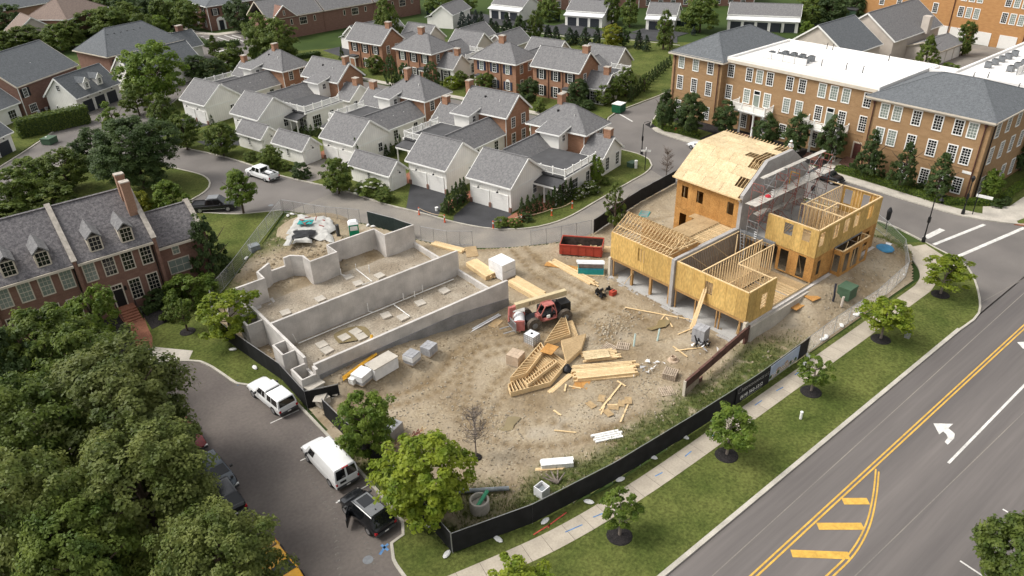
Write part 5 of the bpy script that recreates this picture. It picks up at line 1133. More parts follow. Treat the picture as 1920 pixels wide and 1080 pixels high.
for y, w_ in ((48.5, .12), (45.9, .26), (43.3, .26), (40.85, .2), (39.95, .12), (37.5, .12), (37.15, .12), (34.95, .12), (34.6, .12), (32.35, .16)):
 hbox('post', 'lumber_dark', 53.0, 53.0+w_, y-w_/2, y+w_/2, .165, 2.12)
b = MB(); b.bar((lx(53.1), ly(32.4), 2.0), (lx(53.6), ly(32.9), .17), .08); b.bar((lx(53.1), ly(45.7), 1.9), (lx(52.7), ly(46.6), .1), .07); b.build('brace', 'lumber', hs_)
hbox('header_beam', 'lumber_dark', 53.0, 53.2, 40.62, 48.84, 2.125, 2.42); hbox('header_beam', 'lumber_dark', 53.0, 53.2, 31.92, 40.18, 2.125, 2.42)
hbox('garage_back_wall', 'cmu', 60.5, 60.7, 32.0, 40.2, .1, 2.0); hbox('garage_back_wall', 'cmu', 60.5, 60.7, 40.58, 48.7, .1, 2.0)
hbox('garage_ceiling', 'deck_ply', 53.22, 57.3, 40.6, 48.7, 2.08, 2.12)
# front walls
sheath('y', 53.0, 40.62, 48.97, 2.42, 5.42, [(44.26, 45.13, 3.5, 4.95)]); sheath('y', 53.0, 31.75, 40.17, 2.42, 5.38, [(35.7, 36.58, 3.45, 4.75)])
hbox('window_board', 'osb', 53.06, 53.09, 44.2, 45.2, 3.4, 5.0)
wall_frame((53.06, 40.7), (53.06, 48.9), 2.45, 5.46); wall_frame((53.06, 31.85), (53.06, 40.1), 2.45, 5.44, openings=((3.9, 4.8),))
sheath('x', 31.78, 53.06, 57.35, 1.95, 5.40, [(55.15, 56.05, 2.85, 4.4)]); wall_frame((53.2, 31.85), (57.3, 31.85), 2.1, 5.45, openings=((1.95, 2.85),))
b = MB();
for k in range(4): b.bar((lx(55.1), ly(31.86), 2.95+.4*k), (lx(56.1), ly(31.86), 3.2+.4*k), .05)
b.build('brace', 'lumber', hs_)
# floor at 2.1
for i in range(9):
 for (ya, yb) in ((35.95, 38.0), (38.0, 40.15)):
  x0_ = 53.15+1.15*i; hbox('subfloor_sheet', 'deck_ply', x0_+.006, min(x0_+1.14, 63.35), ya+.006, yb-.006, 2.06, 2.10)
for i in range(4): hbox('subfloor_sheet', 'deck_ply', 53.15+1.04*i, 53.15+1.04*i+1.03, 31.98, 35.9, 2.06, 2.10)
for i in range(14): hbox('floor_joist', 'lumber', 57.6+.42*i, 57.66+.42*i, 31.98, 35.75, 1.86, 2.12)
for i in range(2): hbox('subfloor_sheet', 'deck_ply', 62.2+.6*i, 62.78+.6*i, 32.0, 35.9, 2.125, 2.15)
hbox('rim_joist', 'lumber', 57.4, 64.1, 31.96, 31.99, 1.85, 2.15)
hbox('crawlspace_floor', 'dirt', 57.3, 64.0, 32.0, 40.2, .2, .9)
# inner stud walls
wall_frame((53.2, 37.25), (63.0, 37.25), 2.1, 5.42); wall_frame((57.0, 35.86), (63.0, 35.86), 2.1, 5.42); wall_frame((56.95, 31.95), (56.95, 35.8), 2.1, 5.42, openings=((1.5, 2.3),))
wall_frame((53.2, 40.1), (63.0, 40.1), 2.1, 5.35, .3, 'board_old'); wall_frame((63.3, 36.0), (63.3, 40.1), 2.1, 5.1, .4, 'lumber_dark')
b = MB(); b.bar((lx(55), ly(39.9), 5.3), (lx(58.4), ly(38.2), 2.2), .09, .04); b.bar((lx(58.5), ly(39.9), 5.3), (lx(61.6), ly(38.3), 2.2), .09, .04); b.bar((lx(60), ly(38.3), 2.2), (lx(62.5), ly(39.9), 5.2), .09, .04); b.bar((lx(54.2), ly(37.1), 4.9), (lx(56.6), ly(37.1), 2.2), .09, .04); b.build('brace', 'lumber', hs_)
hbox('steel_beam', 'steel', 63.2, 63.45, 36.0, 40.15, 5.12, 5.42); hbox('wall_cap', 'cmu', 57.0, 63.0, 40.58, 40.75, 5.2, 5.5)
# link deck of the other half, with its joists showing
for i in range(5):
 for j in range(2):
  hbox('deck_sheet', 'deck_ply', 57.9+1.07*i+.006, 57.9+1.07*i+1.06, 42.75+1.22*j+.006, 42.75+1.22*j+1.21, 5.34, 5.38+.004*((i+j) % 2))
hbox('deck_sheet', 'deck_ply', 62.0, 63.1, 45.2, 46.0, 5.34, 5.38)
for i in range(15): hbox('floor_joist', 'lumber', 57.9+.36*i, 57.96+.36*i, 40.8, 45.2, 5.02, 5.33)
hbox('rim_joist', 'lumber', 57.85, 57.9, 40.8, 45.2, 5.02, 5.35); sheath('x', 45.3, 57.9, 63.1, 2.1, 5.0, [(59, 60, 2.9, 4.4)], 'osb_orange'); hbox('bearing_wall', 'lumber_dark', 57.75, 57.84, 40.7, 48.9, 2.1, 5.35)
# roof trusses over the left garage
tk = MB()
P0, P1, P2 = (0, 0, 0), (2.4, 0, 1.5), (4.8, 0, 0)
tk.bar(P0, P1, .045, .1); tk.bar(P1, P2, .045, .1); tk.bar((0, 0, .0), (4.8, 0, .0), .045, .09); tk.bar((1.2, 0, .75), (1.7, 0, 0), .04, .08); tk.bar((3.6, 0, .75), (3.1, 0, 0), .04, .08); tk.bar(P1, (1.7, 0, 0), .04, .08); tk.bar(P1, (3.1, 0, 0), .04, .08)
tm = tk.mesh('roof_truss', 'lumber')
for i in range(19): place('roof_truss', tm, hs_, (lx(53.0), ly(41.3+.42*i), 5.50))
b = MB()
for k in range(9): a_ = rnd.uniform(-1.2, 1.2); q = Vector((lx(55.2+rnd.uniform(-1.4, 1.6)), ly(41.2+rnd.uniform(-.6, .9)), 5.75+.05*k)); d = Vector((math.cos(a_+.8), math.sin(a_+.8)*.6, 0))*1.1; b.bar(q-d, q+d, .09, .04)
b.bar((lx(53.8), ly(41.3), 5.95), (lx(53.8), ly(48.9), 5.98), .09, .04); b.bar((lx(56.6), ly(41.6), 6.2), (lx(56.6), ly(48.9), 6.22), .09, .04); b.build('truss_brace', 'lumber', hs_)
# two storey right block
UP = [(34.8, 35.75, 6.3, 7.55), (32.85, 33.7, 6.3, 7.55)]
sheath('y', 64.2, 31.98, 37.75, 4.82, 7.82, UP); sheath('y', 64.22, 31.98, 36.1, 2.05, 4.79, [(34.82, 35.75, 2.15, 4.55), (32.85, 33.7, 2.2, 4.6)], 'osb_orange')
wall_frame((64.27, 32.1), (64.27, 37.7), 4.84, 7.88, openings=((2.7, 3.65), (.75, 1.6))); wall_frame((64.27, 32.1), (64.27, 36.0), 2.1, 4.78, .6, 'lumber_dark', openings=((2.7, 3.65), (.75, 1.6)))
wins = [(64.5, 65.3, 6.0, 7.5), (67.05, 67.95, 6.0, 7.5), (69.0, 69.95, 6.0, 7.5), (71.0, 71.95, 6.0, 7.5), (73.7, 74.65, 6.05, 7.5)]
sheath('x', 32.0, 64.26, 76.4, 4.82, 7.80, wins); wall_frame((64.4, 32.1), (76.3, 32.1), 4.84, 7.86, openings=tuple((a-64.4, c-64.4) for a, c, *_ in wins))
sheath('x', 32.02, 64.26, 67.85, 2.0, 4.79, [(65.0, 65.6, 2.6, 4.2)], 'osb_orange'); sheath('x', 32.02, 73.35, 76.4, 2.0, 4.79, [(74.3, 75.1, 2.6, 4.3)], 'osb_orange')
sheath('y', 67.9, 30.98, 31.96, 1.52, 4.6, [(31.2, 31.85, 2.2, 4.1)], 'osb_orange'); sheath('x', 30.98, 67.92, 73.3, 1.52, 4.6, [(68.4, 69.3, 2.1, 4.2), (69.9, 71.2, 2.1, 4.2), (71.8, 72.8, 2.1, 4.2)], 'osb_orange')
wall_frame((67.97, 31.06), (73.25, 31.06), 1.55, 4.66, .45, 'lumber', openings=((.45, 1.35), (1.95, 3.25), (3.85, 4.85))); wall_frame((67.97, 31.1), (67.97, 31.9), 1.55, 4.66, .8, 'lumber'); wall_frame((73.25, 31.1), (73.25, 31.95), 1.55, 4.66, .4, 'lumber')
hbox('ledger', 'steel', 67.9, 73.3, 31.955, 31.985, 4.62, 4.80)
b = MB(); b.bar((lx(68.6), ly(31.5), 1.6), (lx(70.5), ly(31.9), 4.6), .08, .04); b.bar((lx(71), ly(31.3), 1.6), (lx(72.4), ly(31.8), 4.6), .08, .04); b.bar((lx(64.9), ly(33.5), 2.3), (lx(65.6), ly(34.6), 4.5), .08, .04); b.build('brace', 'lumber', hs_)
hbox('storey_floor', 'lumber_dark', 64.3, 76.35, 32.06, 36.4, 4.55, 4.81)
for i in range(10): hbox('subfloor_sheet', 'deck_ply', 64.3+1.2*i, 64.3+1.2*i+1.19, 32.06, 36.4, 4.812, 4.84)
hbox('upper_slab', 'slab', 63.46, 76.4, 36.42, 40.18, 4.6, 4.82)
wall_frame((69.0, 36.5), (76.2, 36.5), 4.84, 7.86); wall_frame((68.8, 32.2), (68.8, 36.9), 4.84, 7.86); wall_frame((70.0, 34.5), (70.0, 36.4), 4.84, 7.80); wall_frame((71.6, 32.2), (71.6, 36.4), 4.84, 7.84); wall_frame((69.0, 34.4), (71.5, 34.4), 4.84, 7.80)
sheath('y', 76.45, 32.0, 36.5, 4.82, 7.8, [(33.3, 34.1, 5.8, 7.45), (35.3, 36.15, 5.8, 7.45)], 'osb'); wall_frame((76.3, 32.2), (76.3, 36.4), 4.84, 7.88, .36, openings=((1.1, 1.9), (3.1, 3.95)))
hbox('top_plate', 'lumber', 76.2, 76.36, 36.5, 38.2, 7.79, 7.87)
b = MB(); b.bar((lx(67.4), ly(36.9), 5.0), (lx(68.7), ly(36.9), 5.0), .08); b.build('brace', 'lumber', hs_)
hbox('lower_back_wall', 'osb_orange', 76.3, 76.4, 32.0, 40.2, 1.9, 4.55); hbox('lower_side_wall', 'cmu', 63.5, 76.2, 40.1, 40.2, 1.9, 4.6)
b = MB()
for k in range(6): b.bar((lx(66.4), ly(37.2+.26*k), 4.85+.03*k), (lx(68.4), ly(37.2+.26*k), 4.85+.5), .05, .09)
b.build('lumber_frame', 'lumber', hs_)
# gambrel block with block end wall
gw = [(47.25, 48.1, 6.7, 8.05), (45.2, 46.05, 6.7, 8.05), (41.25, 42.05, 6.7, 8.05), (47.2, 48.1, 2.3, 4.75), (45.6, 46.4, 3.0, 4.6)]
sheath('y', 63.2, 40.62, 48.85, 5.3, 9.1, [q for q in gw if q[2] > 6], 'osb_orange'); sheath('y', 63.2, 40.62, 48.85, 1.8, 5.29, [q for q in gw if q[2] < 6], 'osb_orange')
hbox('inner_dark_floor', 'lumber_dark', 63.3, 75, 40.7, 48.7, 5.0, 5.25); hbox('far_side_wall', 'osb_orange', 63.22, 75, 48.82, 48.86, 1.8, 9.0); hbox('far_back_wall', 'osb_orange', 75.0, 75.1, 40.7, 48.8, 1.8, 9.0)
for y in (47.9, 46, 43.5, 42.1): stud(63.4, y, 5.3, 3.7)
prof = [(63.05, 2.0), (63.05, 9.25), (66.75, 12.1), (71.3, 12.2), (75.2, 9.3), (75.2, 2.0)]
MB().prism_y([(lx(x), z) for x, z in prof], ly(40.2), ly(40.6)).build('block_end_wall', 'cmu', hs_)
E0, E1, F1, F0 = Vector((62.75, 0, 8.98)), Vector((66.7, 0, 11.98)), Vector((71.25, 0, 12.1)), Vector((75.5, 0, 8.98))
rf = MB()
def slope_panels(A, Bv, rows, missing, y0_=40.66, y1_=49.15):
 ylen = 2.44; ny_ = 4
 for r_ in range(rows):
  a_ = A.lerp(Bv, r_/rows); c_ = A.lerp(Bv, (r_+1)/rows); off = -1.22 if r_ % 2 else 0
  y = y0_+off
  while y < y1_-.05:
   ya, yb = max(y, y0_), min(y+ylen, y1_)
   # holes near the end wall
   if (r_, round(y, 2)) in missing or (yb-ya) < .1: y += ylen; continue
   key = None; d_ = (c_-a_); g = .014; nrm = Vector((-d_.z, 0, d_.x)).normalized()*.02; j = rnd.uniform(0, .005)
   q = [a_+d_*.004, c_-d_*.004]; bb_ = MB(); n = 0
   up = nrm*(1+j*30)
   vs_ = [(lx(q[0].x), ly(ya)+g, q[0].z), (lx(q[1].x), ly(ya)+g, q[1].z), (lx(q[1].x), ly(yb)-g, q[1].z), (lx(q[0].x), ly(yb)-g, q[0].z)]
   bb_.v += vs_+[(v[0]+up.x, v[1], v[2]+up.z) for v in vs_]
   bb_.f += [(0, 3, 2, 1), (4, 5, 6, 7), (0, 1, 5, 4), (1, 2, 6, 5), (2, 3, 7, 6), (3, 0, 4, 7)]
   bb_.build('roof_sheet', 'ply', hs_); y += ylen
MISS = {(1, 39.44), (3, 39.44)}
slope_panels(E0, E1, 4, MISS); slope_panels(E1, F1, 4, {(0, 40.66), (1, 39.44), (3, 39.44)}); slope_panels(F1, F0, 4, {(1, 39.44)})
for i in range(21):
 y = 40.8+.41*i; b = MB()
 for a_, c_ in ((E0, E1), (E1, F1), (F1, F0)): b.bar((lx(a_.x), ly(y), a_.z-.09), (lx(c_.x), ly(y), c_.z-.09), .04, .14)
 b.bar((lx(63.3), ly(y), 9.0), (lx(75), ly(y), 9.0), .04, .12); b.bar((lx(66.7), ly(y), 9), (lx(66.7), ly(y), 11.9), .04, .1); b.bar((lx(64.9), ly(y), 9), (lx(66.7), ly(y), 11.8), .04, .08); b.bar((lx(71.2), ly(y), 12.05), (lx(71.75), ly(y), 12.15), .05, .12); b.build('rafter', 'lumber', hs_)
hbox('eave_board', 'lumber', 62.66, 62.74, 40.3, 49.2, 8.85, 9.02); hbox('corner_board', 'board_old', 62.8, 63.15, 40.3, 40.6, 8.6, 8.9)
if extra_studs.f: o = extra_studs.build('stud', 'lumber', hs_); o['kind'] = 'stuff'
# ladder, leaning boards, bracing planks
o = thing('ladder', 'grey aluminium ladder standing in the stair opening between the two halves', 'ladder', (61.6, 38.35, 2.12)); b = MB()
for s in (-.22, .22): b.bar((0, s, 0), (1.1, s+1.2, 3.7), .07, .04)
b.build('rail', 'galv', o); b = MB()
for k in range(12): t = (k+.5)/12; b.bar((1.1*t, -.22+1.2*t, 3.7*t), (1.1*t, .22+1.2*t, 3.7*t), .05)
b.build('rung', 'galv', o)
o = thing('leaning_boards', 'bundle of pale boards leaning into the right hand front window opening', 'boards', (51.2, 36.3, 0))
for k in range(6): MB().bar((-.0+.05*(k % 2), -.22+.09*k, .15), (1.7+.1*(k % 3), .02+.075*k, 3.75+.12*(k % 3)), .08, .04).build('board', 'lumber', o)
# ------------------------------------------------------------------ SCAFFOLD
sc = thing('scaffold', 'long rusty scaffold with grey planks along the block end wall', 'scaffold', (63.2, 38.1, 4.83))
def frame_mesh(h, mt):
 b = MB(); b.tube([(0, 0, 0), (0, 0, h)], .034, 6); b.tube([(0, 1.3, 0), (0, 1.3, h)], .034, 6)
 for z in (h*.98, h*.62): b.tube([(0, 0, z), (0, 1.3, z)], .03, 5)
 b.tube([(0, .4, h*.62), (0, .4, h*.98)], .026, 4); b.tube([(0, .9, h*.62), (0, .9, h*.98)], .026, 4)
 for k in range(4): b.tube([(0, 0, h*(.12+.12*k)), (0, .35, h*(.12+.12*k))], .024, 4)
 return b.mesh('frame', mt)
fA, fB = frame_mesh(2.05, 'rust_pink'), frame_mesh(2.05, 'galv'); bay = 2.12; nb = 7
for k in range(nb):
 for lv in range(3):
  place('frame', fA if (k+lv) % 3 else fB, sc, (k*bay, 0, lv*2.05))
 if k < nb-1:
  for lv in range(3):
   s_ = 1 if (k+lv) % 2 else -1
   for y in (0, 1.3): b = MB(); b.tube([(k*bay, y, lv*2.05+(.2 if s_ > 0 else 1.9)), ((k+1)*bay, y, lv*2.05+(1.9 if s_ > 0 else .2))], .03, 5); b.build('cross_brace', 'galv' if k % 2 else 'rust_pink', sc)
def planks(x0_, x1_, z, n, y0_, ln=3.1):
 x = x0_
 while x < x1_-.3:
  for j in range(n): MB().box(x+rnd.uniform(-.12, .05), min(x+ln, x1_)+rnd.uniform(-.05, .15), y0_+.25*j+.01, y0_+.25*j+.245, z, z+.05).build('plank', 'scaf_plank', sc)
  x += ln
planks(-.9, 13.6, 4.13, 5, .04); planks(.4, 2.6, 2.65, 3, .3); planks(.5, 12.0, 6.62, 2, .45, 3.9); planks(3.2, 9, 2.1, 2, .6)
b = MB()
for k in range(nb): b.tube([(k*bay, 1.3, 6.15), (k*bay, 1.3, 6.6)], .024, 6); b.tube([(k*bay, .2, 6.15), (k*bay, .2, 6.6)], .024, 6)
b.tube([(6*bay, 0, 4.2), (6*bay, 0, 6.4)], .024, 6); b.tube([(5*bay, 0, 5.1), (6*bay, 0, 5.1)], .02, 5); b.build('guard_rail', 'galv', sc)
b = MB(); b.bar((6.6, .1, 4.2), (6.6, .1, 5.6), .06); b.bar((6.6, 1.1, 4.2), (6.6, 1.1, 5.6), .06); b.bar((6.6, .1, 5.6), (6.6, 1.1, 5.6), .06); b.build('yellow_frame', 'yellow_pipe', sc)
# ------------------------------------------------------------------ VEHICLES (front toward local +X)
def loft(st, zb=.30):
 b = MB(); n = None
 for (x, zt, hw) in st:
  pr = [(hw*.80, zb-.02), (hw*.97, zb+.06), (hw, zb+(zt-zb)*.45), (hw*.985, zt-.12), (hw*.93, zt-.03), (hw*.80, zt), (0, zt+.025)]
  ring = [(x, y, z) for y, z in pr] + [(x, -y, z) for y, z in pr[-2::-1]]
  n = len(ring); b.v += ring
 for i in range(len(st)-1):
  for k in range(n):
   b.f.append((i*n+k, i*n+(k+1) % n, (i+1)*n+(k+1) % n, (i+1)*n+k))
 b.f.append(tuple(range(n))); b.f.append(tuple(range(len(st)*n-1, (len(st)-1)*n-1, -1)))
 return b
def cabin(rb, rt, ft, fb, z0, z1, hb, ht):
 b = MB(); rings = []
 for t, ins in ((0, 0), (.88, .0), (.97, .07), (1.0, .22)):
  xr = rb+(rt-rb)*min(t, 1)+ins*.8; xf = fb+(ft-fb)*min(t, 1)-ins*.8; h = hb+(ht-hb)*t-ins; z = z0+(z1-z0)*t
  rings.append([(xr, h, z), (xf, h, z), (xf, -h, z), (xr, -h, z)])
 for r_ in rings: b.v += r_
 for i in range(3):
  for k in range(4): b.f.append((i*4+k, i*4+(k+1) % 4, i*4+4+(k+1) % 4, i*4+4+k))
 b.f.append((12, 13, 14, 15)); b.f = [f[::-1] for f in b.f]
 return b
def glasspanels(rb, rt, ft, fb, z0, z1, hb, ht, side, rear=True, front=True, split_rear=False):
 out = []; o = .012
 def pt(u, t, sg):   # u along 0 rear..1 front
  xr = rb+(rt-rb)*t; xf = fb+(ft-fb)*t; return (xr+(xf-xr)*u, sg*(hb+(ht-hb)*t+o), z0+(z1-z0)*t)
 for sg in (-1, 1):
  for (u0, u1) in side:
   q = [pt(u0, .10, sg), pt(u1, .10, sg), pt(u1, .82, sg), pt(u0, .82, sg)]; out.append(('side_window', q if sg < 0 else q[::-1]))
 def endq(xb, xt, y0, y1, sgn):
  def e(y, t): return (xb+(xt-xb)*t+sgn*o*1.5, y*(hb+(ht-hb)*t), z0+(z1-z0)*t)
  q = [e(y0, .08), e(y1, .08), e(y1, .86), e(y0, .86)]; return q if sgn > 0 else q[::-1]
 if front: out.append(('windscreen', endq(fb, ft, -.90, .90, 1)))
 if rear:
  if split_rear: out += [('rear_window', endq(rb, rt, -.88, -.08, -1)), ('rear_window', endq(rb, rt, .08, .88, -1))]
  else: out.append(('rear_window', endq(rb, rt, -.86, .86, -1)))
 return out
def vehicle(name, label, cat, loc, rz, L_, W, body, cab, paint, side, wheels, wr=.35, roofpaint=None, split=False, zb=.32, group=None, extra=None, trim='plastic_grey'):
 o = thing(name, label, cat, (*loc[:2], loc[2] if len(loc) > 2 else .012), rz, group)
 loft(body, zb).build('body', paint, o, smooth=True)
 for c in cab: cabin(*c).build('cabin', roofpaint or paint, o, smooth=True)
 for nm, q in glasspanels(*cab[0], side, split_rear=split): MB().quad(*q).build(nm, 'car_glass', o)
 wm = MB(); wm.tube([(0, -.11, 0), (0, .11, 0)], wr, 16); wm = wm.mesh('wheel', 'rubber'); rm = MB().tube([(0, -.118, 0), (0, .118, 0)], wr*.62, 10).mesh('rim', 'rim')
 for x in wheels:
  for sg in (-1, 1):
   w_ = place('wheel', wm, o, (x, sg*(W/2-.10), wr)); place('rim', rm, w_)
 xr, xf = body[0][0], body[-1][0]; zt = body[0][1]
 for sg in (-1, 1):
  MB().box(xr-.02, xr+.12, sg*W/2*.86-.1, sg*W/2*.86+.09, zt*.60, zt*.60+.22).build('tail_light', 'tail_red', o)
  MB().box(xf-.12, xf+.02, sg*W/2*.78-.16, sg*W/2*.78+.14, body[-1][1]*.72, body[-1][1]*.72+.14).build('headlight', 'lamp_clear', o)
  b = MB(); fb = cab[0][3]; b.box(fb-.55, fb-.42, sg*(W/2+.02), sg*(W/2+.22), cab[0][4]+.02, cab[0][4]+.19); b.build('mirror', trim, o)
 MB().box(xr-.08, xr+.02, -W/2*.92, W/2*.92, .36, .56).build('bumper', trim, o); MB().box(xf-.03, xf+.07, -W/2*.90, W/2*.90, .34, .52).build('bumper', trim, o)
 MB().box(xr-.095, xr-.081, -.16, .16, .44, .54).build('number_plate', 'trim', o)
 return o
H90 = math.pi/2
# white cargo van
vb = [(-2.85, 1.15, .93), (-2.7, 1.22, .99), (.6, 1.22, 1.0), (1.5, 1.2, .99), (1.75, 1.12, .98), (2.55, .98, .93), (2.85, .80, .84)]
v = vehicle('cargo_van', 'white windowless cargo van parked along the kerb between the pickup and the black car', 'van', (15.62, 42.65), H90+.02, 5.7, 2.0, vb, [(-2.84, -2.74, 1.05, 1.85, 1.12, 2.12, .98, .86)], 'car_white', [(.745, .93)], (-1.75, 1.75), .37, split=True)
for y in (-.42, .42): MB().box(-2.875, -2.855, y-.40, y+.40, .60, 1.12).build('rear_door', 'car_white', v)
MB().box(-2.90, -2.876, .12, .62, .80, 1.0).build('plate_recess', 'black', v); MB().box(-2.79, -2.72, -.25, .25, 2.02, 2.07).build('brake_light', 'tail_red', v)
# black crossover with open door
sb = [(-2.28, .86, .80), (-2.15, 1.0, .90), (-1.2, 1.05, .94), (.6, 1.03, .94), (1.2, 1.02, .93), (1.9, .94, .88), (2.2, .80, .78), (2.3, .66, .66)]
v = vehicle('crossover_car', 'black crossover with grey roof and its driver door standing open', 'car', (15.28, 36.4), H90+.10, 4.6, 1.88, sb, [(-2.18, -1.62, .62, 1.42, 1.0, 1.66, .88, .66)], 'car_black', [(.10, .33), (.36, .62), (.65, .88)], (-1.4, 1.4), .36, roofpaint='car_black')
rp_ = MB(); rp_.box(-1.58, .55, -.60, .60, 1.655, 1.675); ro = rp_.build('roof_panel', 'car_grey', v); MB().box(-.6, .4, -.46, .46, 1.676, 1.685).build('sunroof', 'car_glass', ro); MB().box(-1.3, -1.22, -.03, .03, 1.676, 1.76).build('antenna', 'black', ro)
dr = MB(); dr.bar((0, 0, .65), (-.75, .78, .65), .07, .72); dr = dr.build('open_door', 'car_black', v, (.72, .92, 0)); MB().bar((-.08, .10, 1.25), (-.62, .66, 1.25), .04, .40).build('door_window', 'car_glass', dr)
# white pickup with canopy cap
pb = [(-2.75, .98, .86), (-2.65, 1.0, .92), (1.0, 1.0, .93), (1.35, 1.05, .93), (2.2, 1.0, .91), (2.6, .88, .84), (2.72, .74, .76)]
v = vehicle('pickup_truck', 'white pickup with a white canopy cap, parked by the corner of the black fence', 'pickup truck', (15.75, 53.4), H90+.11, 5.45, 1.85, pb, [(-.62, -.45, .55, 1.25, .98, 1.70, .87, .68), (-2.68, -2.55, -.72, -.66, .98, 1.72, .88, .74)], 'car_white', [(.08, .38), (.42, .86)], (-1.7, 1.65), .38)
for nm, q in glasspanels(-2.68, -2.55, -.72, -.66, .98, 1.72, .88, .74, [(.10, .55), (.60, .92)], front=False): MB().quad(*q).build(nm, 'car_glass', v)
def open_bed(v, x0, x1, W, z):
 MB().box(x0, x1, -W, W, z-.04, z+.032).build('bed_liner', 'tarp_black', v)
 b = MB(); b.box(x0-.05, x0, -W-.06, W+.06, z-.1, z+.11); b.box(x0, x1, -W-.06, -W, z-.1, z+.11); b.box(x0, x1, W, W+.06, z-.1, z+.11); return b
big = [(-2.9, 1.02, .92), (-2.75, 1.06, .99), (.9, 1.06, 1.0), (1.4, 1.12, 1.0), (2.4, 1.06, .97), (2.8, .95, .9), (2.9, .8, .82)]
v = vehicle('pickup_truck', 'black crew cab pickup with grey roof beside the end of the brick wing', 'pickup truck', (27.2, 96.9), R(-34), 5.8, 2.0, big, [(-1.05, -.85, .75, 1.5, 1.06, 1.86, .94, .74)], 'car_black', [(.08, .45), (.5, .9)], (-1.8, 1.85), .41)
open_bed(v, -2.8, -1.1, .86, 1.06).build('bed_rail', 'car_black', v); MB().box(-.75, .65, -.66, .66, 1.86, 1.885).build('roof_panel', 'car_grey', v); MB().box(-1.6, 1.5, -1.02, -1.005, .50, .56).build('side_step', 'galv', v)
v = vehicle('pickup_truck', 'white crew cab pickup parked on the back road below the sheds', 'pickup truck', (36.7, 103.5), R(103), 5.7, 1.95, big, [(-.85, -.65, .95, 1.65, 1.06, 1.82, .92, .72)], 'car_white', [(.08, .45), (.5, .9)], (-1.8, 1.85), .39)
open_bed(v, -2.8, -.95, .84, 1.06).build('bed_rail', 'car_white', v); b = MB(); b.box(-1.0, -.9, -.7, -.5, 1.1, 1.75); b.box(-2.6, -1.2, -.2, .3, 1.1, 1.35); b.build('cargo', 'wrap', v)
sed = [(-2.3, .80, .78), (-2.15, .95, .88), (-1.2, .98, .91), (.8, .95, .91), (1.3, .92, .9), (2.0, .82, .85), (2.3, .62, .7)]
vehicle('sedan_car', 'white sedan mostly hidden behind the pale sheathed roof', 'car', (91.4, 66.6), R(88), 4.6, 1.82, sed, [(-1.75, -1.0, .25, 1.1, .94, 1.44, .85, .62)], 'car_white', [(.12, .45), (.5, .88)], (-1.4, 1.4), .33)
vehicle('crossover_car', 'dark blue crossover parked in front of the tan building beyond the scaffold', 'car', (94.1, 47.6), R(-91), 4.7, 1.9, sb, [(-2.05, -1.45, .35, 1.2, 1.0, 1.66, .88, .66)], 'car_black', [(.10, .33), (.36, .62), (.65, .88)], (-1.4, 1.4), .36)
x, y = ground(402, 882, .8); vehicle('crossover_car', 'dark blue grey car half hidden under the big trees, uppermost of the cars there', 'car', (x, y), R(-88), 4.7, 1.9, sb, [(-2.05, -1.45, .35, 1.2, 1.0, 1.6, .88, .66)], 'car_blue', [(.10, .33), (.36, .62), (.65, .88)], (-1.4, 1.4), .36)
x, y = ground(441, 948, .8); vehicle('crossover_car', 'black car with a red tail lamp poking out from under the big trees', 'car', (x-.2, y+1.9), R(90), 4.7, 1.9, sb, [(-2.05, -1.45, .35, 1.2, 1.0, 1.66, .88, .66)], 'car_black', [(.10, .33), (.36, .62), (.65, .88)], (-1.4, 1.4), .36)
x, y = ground(530, 1052, .9); vehicle('sports_car', 'yellow car half hidden under the lowest big tree', 'car', (x-.35, y), R(-88), 4.8, 1.95, sed, [(-1.75, -1.0, .35, 1.2, .94, 1.42, .88, .64)], 'car_yellow', [(.12, .45), (.5, .88)], (-1.4, 1.4), .35)
x, y = ground(388, 800, .8); vehicle('sedan_car', 'dark red car almost wholly hidden under the big trees', 'car', (x-1.6, y+.4), R(-88), 4.6, 1.82, sed, [(-1.75, -1.0, .25, 1.1, .94, 1.44, .85, .62)], mat('maroon_paint', (.16, .02, .02), .25, spec=.5), [(.12, .45), (.5, .88)], (-1.4, 1.4), .33)
# ------------------------------------------------------------------ TELEHANDLER
x, y, z = on_site(1017, 612)
o = thing('telehandler', 'muddy red telescopic handler with a cream boom, parked on the dirt', 'telehandler', (41.6, 46.9, z), R(166))
MB().box(-2.3, 2.2, -.55, .55, .7, 1.1).build('chassis', 'black', o); b = MB(); b.box(-2.6, -1.5, -.5, .62, .9, 1.9); b.box(-1.55, .3, -1.15, -.62, .75, 1.5); b.build('engine_box', 'black', o)
b = MB(); pts = [(-.75, .9), (.75, .9), (.95, 1.6), (.45, 2.5), (-.5, 2.5), (-.75, 1.6)]
def fr_(b, y):
 for i in range(6): b.bar((pts[i][0], y, pts[i][1]), (pts[(i+1) % 6][0], y, pts[(i+1) % 6][1]), .09, .09)
fr_(b, 1.05); fr_(b, .2)
for p_ in pts: b.bar((p_[0], 1.05, p_[1]), (p_[0], .2, p_[1]), .09)
b.box(-.55, .55, .2, 1.05, 2.43, 2.50); b.box(.8, 1.2, .2, .9, .8, 1.5); b.box(-.75, .75, .2, 1.05, .8, .9); b.build('cab', 'red_faded', o); MB().box(-.45, .1, .35, .85, .9, 1.4).build('seat', 'rubber', o); MB().box(-.1, .25, .9, 1.0, 1.05, 1.35).build('white_board', 'trim', o)
bm = MB(); bm.bar((-2.6, -.45, 2.5), (3.0, -.45, 2.45), .46, .56); bm = bm.build('boom', 'boom', o); MB().bar((2.9, -.45, 2.4), (3.5, -.45, 2.2), .32, .4).build('boom_nose', 'red_faded', bm); MB().bar((3.5, -.45, 2.5), (3.6, -.45, .9), .3, .36).build('boom_knuckle', 'red_faded', bm)
